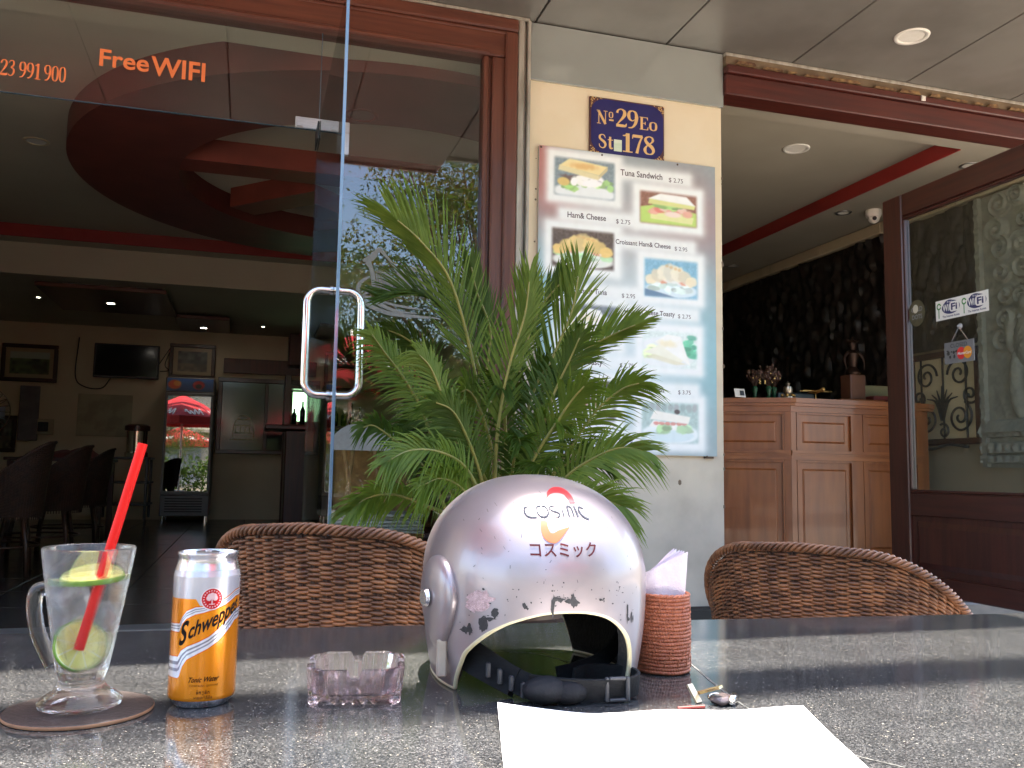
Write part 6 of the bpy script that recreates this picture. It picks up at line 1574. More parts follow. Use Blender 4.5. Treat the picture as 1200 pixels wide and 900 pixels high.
# ------------------------------------------------------------------ glass ashtray
ash = thing('glass_ashtray', 'square ribbed clear pinkish glass ashtray with notched rim', 'ashtray', (.106, .848, TZ)); ash.rotation_euler = (0, 0, radians(-9))
M_ash = solid_glass('ashtray_glass', (1.0, .965, .972), 1.47, .15)
n = 240
def sq(hw, r, ribs=0):
    out = []
    per = np.linspace(0, 4, n, endpoint=False)
    for p in per:
        k = int(p); f = p - k; s = (f - .5) * 2
        x, y = s * hw, -hw
        c_ = hw - r
        if abs(s * hw) > c_:
            e_ = abs(s * hw) - c_; y = -hw + e_ * .75; x = math.copysign(c_ + e_ * .62, s)
        d = ribs * (.5 + .5 * cos(s * 9.5 * pi * .95)) * (1 if abs(s) < .62 else 0)
        y -= d * 0 - d * -1 * -1 if False else d
        for q in range(k): x, y = -y, x
        out.append((x, y))
    return np.array(out)
per = np.linspace(0, 4, n, endpoint=False); s1 = ((per % 1) - .5) * 2
notch = .008 * smoothstep(.17, .08, np.abs(s1))
tooth = .0016 * (np.abs(s1) < .60) * np.abs(np.cos(s1 * 9.5 * pi * .95 / 2))
lay = []
def ring(hw, r, z, rib, nt=0.0, tt=0.0):
    q = sq(hw, r, rib); lay.append(np.concatenate([q, (z - nt * notch - tt * tooth)[:, None] if np.ndim(z) else np.full((n, 1), z) - (nt * notch + tt * tooth)[:, None]], 1))
ring(.034, .010, .0042, .0); ring(.0395, .010, .0040, .0020, 0, 1.6); ring(.0405, .011, .010, .0020); ring(.0425, .012, .0285, .0020, .3); ring(.0425, .012, .0305, .0016, 1); ring(.0400, .012, .0312, 0, 1); ring(.0380, .012, .0300, -.0008, 1); ring(.0345, .012, .0090, -.0010); ring(.0300, .011, .0068, 0)
v = np.concatenate(lay); f = []
for i in range(len(lay) - 1):
    for k in range(n): f.append((i * n + k, i * n + (k + 1) % n, (i + 1) * n + (k + 1) % n, (i + 1) * n + k))
f.append(tuple(range(n))[::-1]); f.append(tuple((len(lay) - 1) * n + k for k in range(n)))
b = MB(); b.add(v, f); b.done('ribbed_bowl', M_ash, ash, 28, local=True)
for sx_ in (-1, 1):
    for sy_ in (-1, 1):
        b = MB(); b.ball((sx_ * .0355, sy_ * .0355, .0042), .0055, 14, (1, 1, .75)); b.done('foot', M_ash, ash, True, local=True)

# ------------------------------------------------------------------ woven basket and napkins
BX, BY = .4345, .876
bs_ = thing('woven_basket', 'small round terracotta coloured coiled basket holding napkins', 'basket', (BX, BY, TZ))
M_cane = mat('terracotta_cane', (.44, .135, .060), (.33, .092, .040), rough=.5, scale=150, detail=4, bump=.25, bscale=400)
b = MB(); ncoil = 21; r_ = np.random.RandomState(6)
for k in range(ncoil):
    z = .0030 + k * .0037
    R = .0262 + .0012 * sin(k / ncoil * pi) - .0004 * (k % 2)
    a = np.linspace(0, 2 * pi, 260, endpoint=False)
    wob = .00030 * np.sin(a * 58 + k * 1.7) + .00012 * np.sin(a * 7 + k)
    b.tube(np.stack([BX + (R + wob) * np.cos(a), BY + (R + wob) * np.sin(a), TZ + z + .0002 * np.sin(a * 5 + k)], -1), .0020 + .00025 * np.abs(np.sin(a * 29 + k * .85)), 7, closed=True)
tag(b.done('coiled_cane', M_cane, bs_, True, fix=False), kind='stuff')
b = MB()
for k in range(34):
    a = k / 34 * 2 * pi + .03 * sin(k * 5)
    for q in range(3):
        zz0 = .006 + ((k * 7 + q * 23) % 60) * .001
        pts = [(BX + (.0287 + .0003 * (i % 2)) * cos(a + i * .035), BY + (.0287 + .0003 * (i % 2)) * sin(a + i * .035), TZ + zz0 + i * .0035) for i in range(4)]
        b.tube(pts, .00055, 5)
tag(b.done('stitching', mat('terracotta_stitch', (.42, .14, .06), (.32, .09, .04), rough=.5, scale=200), bs_, True, fix=False), kind='stuff')
b = MB(); a = np.linspace(0, 2 * pi, 120, endpoint=False)
for q in range(2): b.tube(np.stack([BX + (.0262 + .0010 * np.cos(a * 14 + q * pi)) * np.cos(a), BY + (.0262 + .0010 * np.cos(a * 14 + q * pi)) * np.sin(a), TZ + .0805 + .0008 * np.sin(a * 14 + q * pi)], -1), .0018, 6, closed=True)
b.done('rim', M_cane, bs_, True, fix=False)
b = MB(); b.lathe([(.001, .002), (.024, .002), (.0245, .078)], (BX, BY, TZ), 40); b.done('lining', mat('basket_inside', (.14, .045, .022), (.10, .03, .016), rough=.8, scale=80), bs_, True)
M_nap = mat('pale_pink_tissue', (.86, .72, .75), (.90, .78, .80), rough=.85, scale=120, bump=.25, bscale=500)
for k in range(6):
    off = (k - 2.5) * .0042
    gx, gz = np.meshgrid(np.linspace(-.024, .022, 18), np.linspace(.02, .128, 20))
    u_ = (gx + .024) / .046; v_ = (gz - .02) / .108
    top = .103 + .024 * u_ - .010 * k / 5 * (1 - u_)
    Z_ = .02 + (top - .02) * v_
    x_ = gx * (.86 + .1 * v_) + .006 * v_ * (.4 - k * .12)
    y_ = off * (.7 + .5 * v_) + .0018 * np.sin(u_ * 9 + k * 2 + v_ * 3) * v_ + .006 * v_ * (u_ - .5) * (k - 2)
    a_ = radians(-12)
    P_ = np.stack([BX - .002 + x_ * cos(a_) - y_ * sin(a_), BY + x_ * sin(a_) + y_ * cos(a_), TZ + Z_], -1)
    b = MB(); b.grid(P_); b.grid(P_ + np.array((.0002, .0012, 0)))
    tag(b.done('paper_napkin', M_nap, None, True, fix=False, loc=(BX, BY, TZ + .003)), 'folded pale pink paper napkin standing in the woven basket', 'napkin', 'napkins in the basket')

# ------------------------------------------------------------------ blank paper sheet
n = 40
gu, gv = np.meshgrid(np.linspace(0, 1, n), np.linspace(0, 1, n))
A_, B_, C_, D_ = [np.array(q) for q in ((.214, .746), (.484, .700), (.412, .49), (.165, .545))]
P2 = ((1 - gu)[..., None] * (1 - gv)[..., None] * A_ + gu[..., None] * (1 - gv)[..., None] * B_ + gu[..., None] * gv[..., None] * C_ + (1 - gu)[..., None] * gv[..., None] * D_)
hz = .0012 + .010 * np.clip(1 - gu * 3.2, 0, 1) ** 2 * np.clip(1 - gv * 2.0, 0, 1) + .0020 * np.sin(gu * 7.5 + .6) ** 2 * np.clip(1 - gv * 2.5, 0, 1) + .0018 * gu ** 3
sh = MB(); P_ = np.concatenate([P2, (TZ + hz)[..., None]], -1); sh.grid(P_); sh.grid((P_ - np.array((0, 0, .0007)))[:, ::-1])
ps = thing('paper_sheet', 'blank white paper with a curled corner lying in front of the helmet', 'paper', (.33, .64, TZ)); sh.done('sheet', mat('white_paper', (.82, .81, .79), (.80, .79, .77), rough=.75, scale=40), ps, True, fix=False)
sh = MB(); sh.grid((P_ - np.array((-.003, -.004, .0014)))[:, ::-1]); sh.done('second_sheet', MATS['white_paper'], ps, True, fix=False)

# ------------------------------------------------------------------ keys
ks = thing('motorbike_key', 'motorbike key with dark plastic head beside the paper and basket', 'key', (.41, .74, TZ))
b = MB(); b.box((-.003, -.024, .004), (.003, .004, .0062)); b.box((.003, -.022, .004), (.0042, -.016, .0062)); b.box((.003, -.012, .004), (.0045, -.007, .0062))
o = b.done('blade', mat('brass_key', (.55, .42, .22), (.45, .34, .17), rough=.25, metal=.9, scale=60), ks, local=True); o.location = (.003, .012, .003); o.rotation_euler = (radians(-22), radians(-10), radians(30))
b = MB(); b.bbox((-.009, 0, 0), (.009, .022, .0075), .003); o = b.done('head', mat('smoky_plastic', (.10, .075, .07), (.07, .05, .05), rough=.25, scale=40, coat=.4), ks, 40, local=True); o.location = (.006, -.006, .0005); o.rotation_euler = (0, 0, radians(-65))
b = MB(); b.tube([(.010 * cos(q), .010 * sin(q), .0025 + .002 * sin(q)) for q in np.linspace(0, 2 * pi, 28)[:-1]], .0010, 6, closed=True); o = b.done('split_ring', M_chrome, ks, True, local=True); o.location = (.016, .004, .001)
b = MB(); b.bbox((-.003, -.008, 0), (.003, .008, .009), .0015); o = b.done('metal_tag', M_chrome, ks, 40, local=True); o.location = (.024, -.006, .0005); o.rotation_euler = (0, 0, radians(-40))
b = MB(); b.cyl((-.036, -.014, .0022), (-.010, -.015, .0024), .0017, n=8); b.done('red_cord', mat('dull_red_cord', (.22, .03, .02), (.17, .024, .016), rough=.6, scale=60), ks, local=True)
b = MB(); b.prism([(-.004, 0), (.004, 0), (.0035, .018), (-.0035, .018)], 1, -.001, .001); o = b.done('gold_tab', mat('pale_gold_metal', (.62, .50, .34), (.52, .42, .28), rough=.3, metal=.8, scale=60), ks, local=True); o.location = (-.004, .006, .0005); o.rotation_euler = (radians(-38), 0, radians(24))

# ------------------------------------------------------------------ open face helmet
HA, HB, HH, HZ = .112, .145, .206, .10
HC = (.2935, .905, TZ)
hm = thing('motorcycle_helmet', 'scuffed silver open face motorcycle helmet with red and black lettering', 'helmet', HC, radians(-3))
def h_r(z):
    t_ = np.clip((z - HZ) / (HH - HZ), 0, 1)
    return np.where(z > HZ, (1 - t_ ** 2.15) ** (1 / 2.15), 1 - .1 * ((HZ - z) / HZ) ** 2)
E_ = 2 / 2.3
def h_pt(phi, z, k=1.0):
    s_, c_ = np.sin(phi), np.cos(phi)
    r = h_r(z) * k
    return np.stack([HA * r * np.sign(s_) * np.abs(s_) ** E_, -HB * r * np.sign(c_) * np.abs(c_) ** E_, z], -1)
ARX = [-.1015, -.099, -.0945, -.0889, -.074, -.0554, -.0305, -.009, .0168, .0389, .0572, .0685, .0745, .077]
ARZ = [.0, .012, .027, .0406, .0576, .0704, .0789, .0815, .0806, .0748, .0619, .046, .026, .0]
ARS = spline(list(zip(ARX, ARZ)), 400)
ARS[:, 0] = np.maximum.accumulate(ARS[:, 0])
def h_zb(phi):
    x = HA * np.sign(np.sin(phi)) * np.abs(np.sin(phi)) ** E_
    z = np.interp(x, ARS[:, 0], ARS[:, 1], left=0, right=0)
    zr = .078 * np.clip(1 - np.abs(x / .088) ** 4, 0, 1)
    return np.where(np.cos(phi) > 0, z, zr) + .002
def h_front(x, z, dr=.0):
    """point of the shell's front surface at local x, z"""
    r = h_r(np.asarray(z)) * 1.0
    q = np.clip(1 - np.abs(x / (HA * r)) ** 2.3, 0, 1)
    return np.stack([x, -HB * r * q ** (1 / 2.3) - dr, z], -1)
nphi = 720
phi = np.linspace(-pi, pi, nphi, endpoint=False)
zb = h_zb(phi)
def shell(k, zlift=0.0, nt_=64):
    P = []
    for q in np.linspace(0, 1, nt_):
        q2 = sin(q * pi / 2) ** .9 if q < 1 else 1
        z = zb + zlift + (HH * (1 if k == 1 else k) - .0001 - zb - zlift) * q2
        zz = z if k == 1 else z / (1 if k == 1 else k)
        p = h_pt(phi, np.minimum(zz, HH - .00005), k); p[:, 2] = z
        P.append(p)
    return np.array(P)
def closed_grid(b, P):
    m, n = P.shape[:2]
    b.add(P.reshape(-1, 3), [(i * n + j, i * n + (j + 1) % n, (i + 1) * n + (j + 1) % n, (i + 1) * n + j) for i in range(m - 1) for j in range(n)])
M_shell = mat('silver_helmet_paint', (.36, .305, .305), (.30, .255, .255), rough=.36, metal=.55, scale=9, coat=.5, bump=.0)  # pinkish tint of a reddish reflection mixed into the silver base
t = M_shell.node_tree; bsn = t.nodes['Principled BSDF']
tcn = t.nodes.new('ShaderNodeTexCoord')
fl_ = t.nodes.new('ShaderNodeTexNoise'); fl_.inputs['Scale'].default_value = 900; t.links.new(tcn.outputs['Object'], fl_.inputs['Vector'])
bp = t.nodes.new('ShaderNodeBump'); bp.inputs['Strength'].default_value = .05; bp.inputs['Distance'].default_value = .002; t.links.new(fl_.outputs[0], bp.inputs['Height']); t.links.new(bp.outputs[0], bsn.inputs['Normal'])
gr = t.nodes.new('ShaderNodeTexNoise'); gr.inputs['Scale'].default_value = 30; gr.inputs['Detail'].default_value = 10; t.links.new(tcn.outputs['Object'], gr.inputs['Vector'])
mrg = t.nodes.new('ShaderNodeMapRange'); mrg.inputs['From Min'].default_value = .3; mrg.inputs['From Max'].default_value = .7; mrg.inputs['To Min'].default_value = .02; mrg.inputs['To Max'].default_value = .13; t.links.new(gr.outputs[0], mrg.inputs[0]); t.links.new(mrg.outputs[0], bsn.inputs['Coat Roughness'])
b = MB(); closed_grid(b, shell(1.0)); b.done('outer_shell', M_shell, hm, True, local=True, fix=False)
b = MB(); P1 = shell(.965, .001); closed_grid(b, P1[:, ::-1]); b.done('inner_shell', mat('mauve_undercoat', (.25, .17, .17), (.20, .14, .14), rough=.55, scale=20), hm, True, local=True, fix=False)
b = MB(); P2_ = shell(.865, .012)
closed_grid(b, P2_[:, ::-1])
Pm = (P2_[0] * .45 + P1[0] * .55); closed_grid(b, np.stack([P2_[0], Pm + (0, 0, -.002), P1[0] * .97 + P2_[0] * .03])); b.done('padding', mat('black_lining', (.013, .012, .013), (.022, .02, .021), rough=.9, scale=90, bump=.4), hm, True, local=True, fix=False)
b = MB(); rim = h_pt(phi, zb, 1.0); rim[:, 2] = zb; rim_in = rim * np.array((.985, .985, 1)); b.tube(rim_in, .0023, 8, closed=True); b.done('edge_trim', mat('cream_edge_trim', (.62, .55, .36), (.55, .48, .30), rough=.45, scale=40), hm, True, local=True, fix=False)
# visor pivot cover on the left side
b = MB()
nn, mm = 40, 14
ph0 = -radians(72)
for_pts = []
for i in range(mm):
    q = i / (mm - 1)
    row = []
    for k in range(nn):
        a = k / nn * 2 * pi
        ux = .036 * cos(a) * (1 - .30 * (sin(a) < 0) * abs(sin(a))) * sin(q * pi / 2); uz = .040 * sin(a) * sin(q * pi / 2) * (1.25 if sin(a) < 0 else 1)
        z = .086 + uz; p = h_pt(np.array(ph0 + ux / .125), np.array(z)); p[2] = z
        nrm = np.array((p[0] / HA ** 2, p[1] / HB ** 2, 0)); nrm /= np.linalg.norm(nrm)
        row.append(p + nrm * (.0105 * cos(q * pi / 2) ** .55))
    for_pts.append(row)
closed_grid(b, np.array(for_pts)); b.done('pivot_cover', M_shell, hm, True, local=True)
p = h_pt(np.array(ph0), np.array(.086)); nrm = np.array((p[0] / HA ** 2, p[1] / HB ** 2, 0)); nrm /= np.linalg.norm(nrm)
b = MB(); b.tube([p + nrm * .0125, p + nrm * .0160], [.009, .0075], 20); b.done('pivot_screw', M_can, hm, 40, local=True)
b = MB(); q0 = h_pt(np.array(-radians(66)), np.array(.05)); b.bbox((q0[0] - .008, q0[1] - .004, .012), (q0[0] + .002, q0[1] + .004, .048), .002); b.done('side_clip', mat('aged_clip', (.45, .38, .30), (.35, .29, .22), rough=.4, scale=40), hm, local=True)
# lettering wrapped on the shell
def on_helmet(v, dr=.0006): return h_front(v[:, 0], v[:, 1], dr + (v[:, 2] if v.shape[1] > 2 else 0))
def ribbon(b, pts, wd, n=24, dr=.0006):
    P = spline(pts, n) if len(pts) > 2 else np.linspace(pts[0], pts[1], 8)
    W = np.interp(np.linspace(0, 1, len(P)), np.linspace(0, 1, len(wd)), wd)
    T = np.gradient(P, axis=0); T /= np.linalg.norm(T, axis=1)[:, None]; Nn = np.stack([-T[:, 1], T[:, 0]], 1)
    L_ = []
    for s in np.linspace(-.5, .5, 5): L_.append(on_helmet(P + Nn * (W * s)[:, None], dr))
    b.grid(np.array(L_))
hx = lambda x: (x - 455) / 1  # unused scale helper kept simple
def HX(px, py):
    """logo drawing units (crop pixels) to shell coordinates"""
    return (-.0358 + (px - 158) * .0001112, .1711 - (py - 295) * .0001275 + (px - 158) * 0.0)
b = MB(); L7 = lambda pts: [HX(*q) for q in pts]
for pts, wd in (([(215, 255), (172, 270), (165, 305), (190, 330), (255, 332)], [.0006, .0018, .0022, .0018, .0014]),
                ([(315, 250), (275, 262), (268, 300), (290, 326), (330, 326), (360, 300), (352, 262), (318, 250)], [.0016] * 8),
                ([(445, 258), (400, 254), (380, 266), (395, 284), (440, 296), (455, 312), (435, 328), (388, 325)], [.0006, .0010, .0014, .0015, .0015, .0014, .0010, .0006]),
                ([(488, 278), (488, 328)], [.0014, .0014]),
                ([(535, 328), (538, 262), (560, 254), (575, 270), (578, 328)], [.0016, .0018, .0016, .0016, .0016]),
                ([(615, 328), (605, 252)], [.0022, .0022]),
                ([(690, 270), (650, 260), (640, 290), (665, 325), (712, 345)], [.0010, .0016, .0022, .0018, .0014])):
    ribbon(b, L7(pts), wd, dr=.0009)
b.done('brand_lettering', mat('dark_grey_ink', (.05, .055, .07), (.08, .085, .10), rough=.8, scale=200, spec=.1), hm, local=True, fix=False)
b = MB()
ribbon(b, L7([(380, 205), (430, 160), (500, 138), (570, 145), (600, 185), (606, 235)]), [.0004, .0028, .0050, .0066, .0068, .0058], 40)
b.done('red_crescent', mat('crescent_red', (.62, .022, .030), (.56, .018, .024), rough=.3, scale=80, coat=.5), hm, local=True, fix=False)
b = MB()
ribbon(b, L7([(304, 355), (296, 400), (310, 455), (360, 475), (430, 440), (510, 400)]), [.0058, .0070, .0084, .0088, .0060, .0006], 40)
b.done('orange_crescent', mat('crescent_orange', (.72, .115, .022), (.66, .10, .02), rough=.3, scale=80, coat=.5), hm, local=True, fix=False)
b = MB()
v_, f_ = text_mesh('コスミック', 1, bold=.012, res=2)
if len(v_):
    v_ = fit(v_, -.0362, .0268, .1312, .1445); b.add(on_helmet(v_, .0007), f_)
b.done('katakana_lettering', mat('maroon_ink', (.10, .016, .02), (.035, .014, .018), rough=.8, spec=.1, scale=40), hm, local=True, fix=False)
# worn marks: bare patches where the black base coat shows
b = MB(); r_ = np.random.RandomState(21)
def blot(x, z, rx, rz, n=9, dr=.0004):
    P = np.array([(x, z)] + [(x + rx * cos(a) * r_.uniform(.35, 1.25), z + rz * sin(a) * r_.uniform(.35, 1.25)) for a in np.linspace(0, 2 * pi, n, endpoint=False)])
    b.add(on_helmet(P, dr), [(0, i, i % n + 1) for i in range(1, n + 1)])
for x, z, rx, rz in ((-.0748, .0690, .0028, .0078), (-.0715, .0745, .0050, .0020), (-.066, .0795, .0042, .0036), (-.0655, .0838, .0030, .0014), (-.0875, .0606, .0040, .0030), (-.0845, .0625, .0020, .0040),
                     (-.0420, .0888, .0016, .0028), (-.0398, .0865, .0012, .0020), (-.0168, .0895, .0020, .0085), (-.0150, .0945, .0052, .0018), (-.0105, .0935, .0040, .0020), (-.0035, .0925, .0040, .0022), (.0020, .0945, .0030, .0058), (.0035, .0915, .0042, .0030), (.0005, .0980, .0016, .0012),
                     (.0290, .0930, .0022, .0014), (.0320, .0940, .0010, .0008), (.0605, .0785, .0012, .0078), (.0660, .0755, .0010, .0062), (.0685, .072, .0010, .0040), (.0625, .0725, .0016, .0016)):
    for q in range(4): blot(x + r_.uniform(-.4, .4) * rx, z + r_.uniform(-.4, .4) * rz, 1.25 * rx * r_.uniform(.4, .9), 1.25 * rz * r_.uniform(.4, .9), dr=.0004 + .00002 * q)
for k in range(60):
    x = r_.uniform(-.095, .07); z = .078 + .020 * (1 - (x / .1) ** 2) + r_.normal(0, .009)
    if z < np.interp(x, ARX, ARZ) + .006: continue
    blot(x, z, r_.uniform(.0003, .0013), r_.uniform(.0003, .0012), 6)
for k in range(46):
    x = r_.uniform(-.09, .075); z = r_.uniform(.09, .19)
    if h_r(np.array(z)) * HA * .93 < abs(x): continue
    a = r_.uniform(.6, 2.2); l_ = r_.uniform(.001, .004)
    P = np.array([(x, z), (x + l_ * cos(a), z + l_ * sin(a)), (x + l_ * cos(a) + .0003, z + l_ * sin(a)), (x + .0004, z - .0002)]); b.add(on_helmet(P, .0004), [(0, 1, 2, 3)])
tag(b.done('scuff_marks', mat('black_base_coat', (.012, .011, .012), (.03, .028, .03), rough=.6, scale=300), hm, local=True, fix=False), kind='stuff')
b = MB()
for q in range(9):
    blot(-.0785 + r_.uniform(-.004, .004), .0895 + r_.uniform(-.005, .005), r_.uniform(.005, .009), r_.uniform(.005, .008), 14, .0003 + .00002 * q)
b.done('sticker_residue', mat('pink_residue', (.50, .36, .36), (.36, .25, .25), rough=.75, scale=260, bump=.4), hm, local=True, fix=False)
# chin strap
M_web = mat('black_webbing', (.008, .008, .009), (.014, .014, .015), spec=.2, rough=.8, scale=120, stretch=(1, 1, 6), bump=.3, bscale=600)
def strap(name, pts, w, th, up, m_=M_web, n=40):
    P = spline(pts, n); T = np.gradient(P, axis=0); T /= np.linalg.norm(T, axis=1)[:, None]
    U = np.array(up, float); U = U[None] * np.ones((n, 1)) if U.ndim == 1 else U
    B_ = U - T * np.sum(U * T, 1)[:, None]; B_ /= np.linalg.norm(B_, axis=1)[:, None]; N2 = np.cross(T, B_)
    b = MB(); rows = [P + B_ * w / 2 + N2 * th / 2, P + B_ * w / 2 - N2 * th / 2, P - B_ * w / 2 - N2 * th / 2, P - B_ * w / 2 + N2 * th / 2]
    R_ = np.array(rows).transpose(1, 0, 2); closed_grid(b, R_); b.add(R_[0], [(0, 1, 2, 3)]); b.add(R_[-1], [(3, 2, 1, 0)])
    return b.done(name, m_, hm, local=True)
lc = lambda x, y, z: tuple(Matrix.Rotation(radians(3), 3, 'Z') @ Vector((x - HC[0], y - HC[1], z - TZ)))
strap('chin_strap', [lc(.205, .90, .790), lc(.212, .845, .772), lc(.232, .815, .758), lc(.252, .795, .747), lc(.268, .785, .743)], .022, .006, (.35, .25, 1))
strap('strap_pad', [lc(.208, .855, .766), lc(.225, .825, .757), lc(.247, .80, .747)], .026, .012, (.35, .3, 1))
strap('chin_strap', [lc(.392, .895, .785), lc(.378, .87, .766), lc(.352, .852, .752), lc(.322, .842, .746), lc(.300, .835, .744)], .016, .003, (0, .2, 1))
strap('chin_strap', [lc(.255, .785, .748), lc(.285, .770, .7465), lc(.312, .764, .7455), lc(.340, .766, .745), lc(.358, .776, .7455), lc(.362, .792, .747), lc(.350, .808, .748), lc(.325, .815, .748), lc(.305, .805, .747)], .020, .003, (0, -.25, 1))
b = MB(); b.ball(lc(.268, .775, .7455), .018, 20, (1.25, .9, .68)); b.ball(lc(.288, .768, .744), .013, 16, (1.3, .8, .8)); b.done('chin_cup', mat('soft_black_foam', (.010, .010, .012), (.016, .016, .018), spec=.2, rough=.8, scale=60, bump=.2), hm, True, local=True)
c0 = np.array(lc(.332, .7615, .7455)); b = MB()
for s in (-1, 1): b.bbox(c0 + (s * .010 - .0018, -.0016, -.011), c0 + (s * .010 + .0018, .0034, .011), .001)
for s in (-1, 1): b.bbox(c0 + (-.0082, -.0016, s * .0095 - .0016), c0 + (.0082, .0034, s * .0095 + .0016), .001)
b.done('buckle', mat('grey_buckle', (.022, .022, .025), (.032, .032, .036), rough=.5, scale=60), hm, local=True)
for k in range(4):
    c1 = np.array(lc(.222 + .009 * k, .808 - .0075 * k, .7585 - .0048 * k)); b = MB(); b.bbox(c1 - (.0022, .004, .007), c1 + (.0022, .0015, .007), .001); b.done('buckle_rib', MATS['grey_buckle'], hm, local=True)

# ------------------------------------------------------------------ across the street: what the glass and the helmet mirror
M_bark = mat('tree_bark', (.11, .075, .045), (.07, .048, .03), rough=.9, scale=12, stretch=(3, 3, .6), bump=.5)
LT = [leaf_mat('street_leaf', (.045, .085, .016), (.085, .13, .025)), leaf_mat('street_leaf_gold', (.10, .11, .022), (.15, .14, .03)), leaf_mat('street_leaf_dark', (.028, .055, .012), (.045, .08, .016))]
def make_tree(label, x, y, H, R, seed):
    r_ = np.random.RandomState(seed)
    t = thing('street_tree', label, 'tree', (x, y, 0), 0, 'street trees behind the camera')
    b = MB(); b.tube(spline([(0, 0, -.15), (.05, .02, H * .2), (-.03, .05, H * .38), (.04, 0, H * .6)], 14), np.linspace(.20, .09, 14), 10)
    cl = []
    for k in range(34):
        a = r_.rand() * 6.28; q = r_.uniform(.3, 1); z = H * r_.uniform(.28, .96); rr_ = R * sqrt(max(.05, 1 - ((z / H - .60) / .44) ** 2)) * q
        c = np.array((rr_ * cos(a), rr_ * sin(a), z)); cl.append(c)
        b.tube(spline([(0, .03, H * .3), c * .45 + (0, 0, H * .12), c], 8), np.linspace(.06, .012, 8), 6)
    b.done('trunk', M_bark, t, True, local=True)
    for li in range(3):
        n = 14000
        base = np.array(cl)[r_.randint(0, len(cl), n)] + r_.normal(0, 1, (n, 3)) * R * np.array((.15, .15, .11))
        d = r_.normal(0, 1, (n, 3)); d /= np.linalg.norm(d, axis=1)[:, None]; e_ = np.cross(d, r_.normal(0, 1, (n, 3))); e_ /= np.linalg.norm(e_, axis=1)[:, None]
        s = r_.uniform(.03, .062, (n, 1))
        V = np.stack([base - d * s, base + e_ * s * .42, base + d * s, base - e_ * s * .42], 1).reshape(-1, 3)
        b = MB(); b.add(V, [(4 * i, 4 * i + 1, 4 * i + 2, 4 * i + 3) for i in range(n)])
        tag(b.done('crown', LT[li], t, local=True, fix=False), kind='stuff')
    return t
TREE = make_tree('street tree mirrored in the side pane beside the door', 4.5, -7.2, 9.0, 3.4, 1)
for lb_, x_, y_, rz_, sc_ in (('street tree across the road from the cafe entrance', -3.2, -8.2, 1.3, .65), ('tall street tree farther right along the kerb', 9.4, -8.6, 2.4, .9), ('street tree at the far left end of the road', -9.0, -9.0, 5.2, .8), ('street tree close behind the mirrored one', 1.4, -13.0, 3.1, .66), ('street tree right of the mirrored one', 6.3, -13.2, .6, .85)):
    c_ = copy_tree(TREE); c_['label'] = lb_; c_.location = (x_, y_, 0); c_.rotation_euler = (0, 0, rz_); c_.scale = (sc_, sc_, sc_)
def make_parasol(label, x, y, R, z0):
    t = thing('parasol', label, 'parasol', (x, y, 0), 0, 'red cafe parasols by the kerb')
    b = MB(); b.cyl((0, 0, 0), (0, 0, z0 + .62), .024, n=12); b.done('pole', M_white, t, True, local=True)
    b = MB(); b.lathe([(.001, .10), (.10, .09), (.26, .06), (.28, 0)], (0, 0, 0), 28); b.done('base', mat('parasol_base', (.3, .3, .29), rough=.8, scale=20), t, 40, local=True)
    M_par = mat('parasol_red', (.52, .02, .022), (.46, .016, .018), rough=.7, scale=6)
    b = MB(); v = [(0, 0, z0 + .55)]; f = []
    for k in range(8):
        a = k / 8 * 2 * pi; v += [(R * .5 * cos(a), R * .5 * sin(a), z0 + .33), (R * cos(a), R * sin(a), z0), (R * 1.005 * cos(a), R * 1.005 * sin(a), z0 - .20)]
    for k in range(8):
        i, j = 1 + 3 * k, 1 + 3 * ((k + 1) % 8); f += [(0, i, j), (i, i + 1, j + 1, j), (i + 1, i + 2, j + 2, j + 1)]
    b.add(v, f); b.done('canopy', M_par, t, local=True)
    b = MB()
    for k in range(8):
        a = k / 8 * 2 * pi; b.tube([(.02 * cos(a), .02 * sin(a), z0 + .52), (R * .98 * cos(a), R * .98 * sin(a), z0 - .015)], .008, 5)
    b.done('rib', M_white, t, local=True)
    b = MB()
    for k in range(8):
        a = (k + .5) / 8 * 2 * pi; u_ = np.array((-sin(a), cos(a), 0)); n_ = np.array((cos(a), sin(a), 0))
        ap = R * cos(pi / 8)
        def pt(s, z):   # on the sloping panel
            q = (z0 + .33 - z) / .33; rr_ = ap * (.5 + .5 * q) + .012
            return n_ * rr_ + u_ * s + np.array((0, 0, z + .012))
        for pts in ([(-.20, .02), (-.16, .16), (-.10, .04), (-.05, .16), (.0, .03), (.06, .12), (.10, .04), (.16, .14), (.20, .08)],):
            P = spline(pts, 40); T = np.gradient(P, axis=0); T /= np.linalg.norm(T, axis=1)[:, None]; Nn = np.stack([-T[:, 1], T[:, 0]], 1)
            b.grid(np.array([[pt(*(p + n2 * s)) for p, n2 in zip(P + np.array((0, z0)), Nn)] for s in (-.018, .018)]))
    b.done('white_script', M_white, t, local=True, fix=False)
    return t
make_parasol('red parasol with white script mirrored beside the door handle', 1.22, -2.9, 1.05, 2.12)
make_parasol('red parasol with white script mirrored in the fridge door', -2.5, -12.6, 1.25, 1.95)
hg = thing('hedge', 'clipped green hedge along the far pavement', 'hedge', (0, -14.2, 0))
r_ = np.random.RandomState(77); n = 9000
base = np.stack([r_.uniform(-14, 12, n), -14.2 + r_.uniform(-.5, .5, n), r_.uniform(.05, 1.25, n) + .15 * np.sin(r_.uniform(0, 6, n))], -1)
d = r_.normal(0, 1, (n, 3)); d /= np.linalg.norm(d, axis=1)[:, None]; e_ = np.cross(d, r_.normal(0, 1, (n, 3))); e_ /= np.linalg.norm(e_, axis=1)[:, None]; s = r_.uniform(.06, .13, (n, 1))
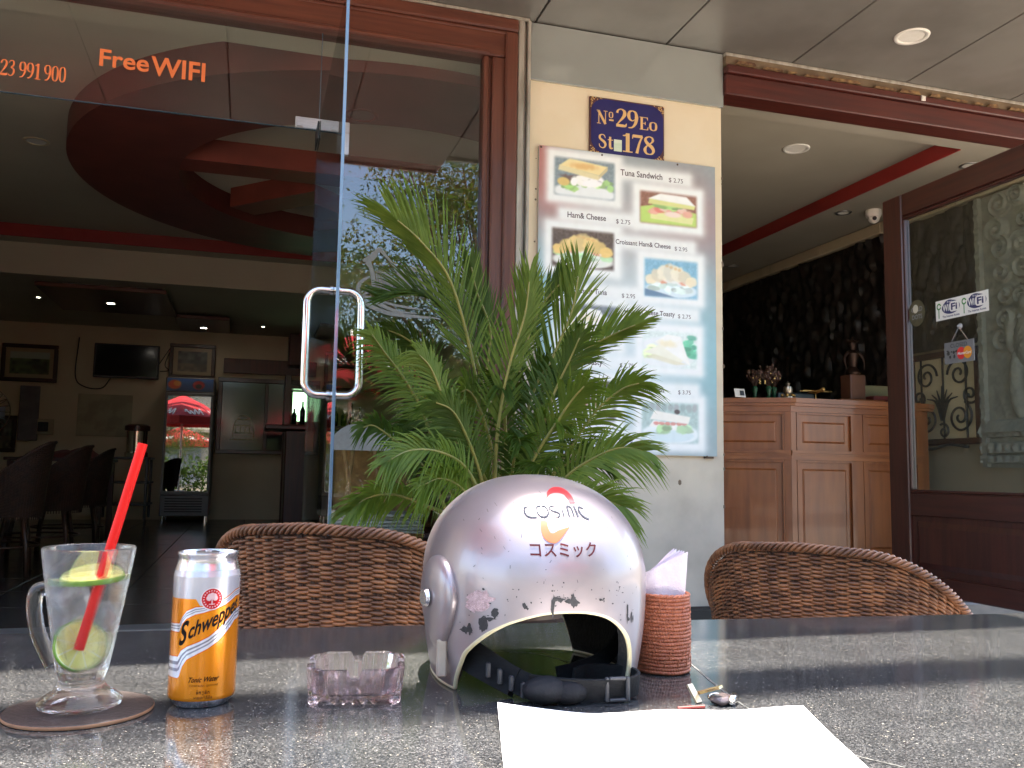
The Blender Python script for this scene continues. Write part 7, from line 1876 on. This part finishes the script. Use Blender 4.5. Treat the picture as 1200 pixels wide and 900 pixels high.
b = MB(); b.add(np.stack([base - d * s, base + e_ * s * .5, base + d * s, base - e_ * s * .5], 1).reshape(-1, 3), [(4 * i, 4 * i + 1, 4 * i + 2, 4 * i + 3) for i in range(n)]); tag(b.done('foliage', LT[0], hg, fix=False), kind='stuff')
make_parasol('red parasol with white script over the terrace left of the entrance', -1.55, .9, .95, 2.15)  # out of view, added to throw a pink reflection onto the helmet
bl = thing('shophouse', 'low pale shophouse across the street mirrored in the glass', 'building', (0, -30, 0))
M_sh = mat('shophouse_render', (.48, .43, .33), (.40, .36, .28), rough=.8, scale=1.2)
b = MB(); b.bbox((-22, -36, -.2), (22, -29, 5.6), .03); b.done('wall', M_sh, bl)
b = MB(); b.bbox((-22.3, -36, 5.602), (22.3, -28.6, 5.85), .03); b.bbox((-22, -28.98, 2.9), (22, -28.2, 3.1), .02); b.done('roof_slab', mat('shophouse_slab', (.36, .30, .24), rough=.8, scale=2), bl)
for k in range(11):
    x = -20 + k * 4
    fb = MB(); fb.bbox((x - .75, -28.99, 3.7), (x + .75, -28.93, 5.1), .02); fw_ = fb.done('window', mat('shutter_green', (.07, .13, .10), (.05, .10, .08), rough=.5, scale=10), bl)
    fb = MB(); fb.box((x - .62, -28.928, 3.83), (x + .62, -28.92, 4.97)); fb.done('pane', mat('far_glass', (.03, .035, .04), rough=.1), fw_)
    fb = MB(); fb.bbox((x - 1.5, -28.99, 0), (x + 1.5, -28.94, 2.7), .02); fb.done('shutter', mat('steel_shutter', (.22, .23, .24), (.17, .18, .19), rough=.5, scale=8), bl)
# unseen overhead cables, added only to lay bands of shade across the table
M_cab = mat('cable_black', (.012, .012, .013), rough=.6)
h0 = 5.2
for k, (ys, sl_, r, lb) in enumerate(((.838, -.03, .050, 'thick unseen bundle of black cables added to shade the table'), (.750, .02, .014, 'thin unseen cable added for shade beside the thick bundle'), (1.165, .105, .055, 'second thick unseen cable bundle added for shade nearest the fascia'))):
    cbt = MB(); offy = h0 * SUN_DIR.y / SUN_DIR.z
    pts = [(x, ys + offy + sl_ * (x - offy * .0), TZ + h0 + .0006 * x * x) for x in np.linspace(-14, 14, 40)]
    r_ = np.random.RandomState(k)
    for q in range(7 if r > .03 else 2):
        a = q * 2.4; o_ = r * .62 * (q > 0); ph = r_.rand() * 6
        cbt.tube([(p[0], p[1] + o_ * cos(a + .25 * p[0] + ph * 0), p[2] + o_ * sin(a + .25 * p[0])) for p in pts], r * .42, 6)
    tag(cbt.done('shade_cable', M_cab, None, True, fix=False, loc=(0, ys + offy, TZ + h0)), lb, 'cable', 'unseen cables added for shade')
for x in (-14, 14):
    pb = MB(); pb.cyl((x, 1.75, -.1), (x, 1.75, 7.2), .16, .11, 14); tag(pb.done('utility_pole', mat('concrete_pole', (.34, .33, .31), (.28, .27, .25), rough=.8, scale=8), None, True, loc=(x, 1.75, 0)), 'concrete utility pole carrying the added shade cables ' + ('left of' if x < 0 else 'right of') + ' the cafe front', 'utility pole')
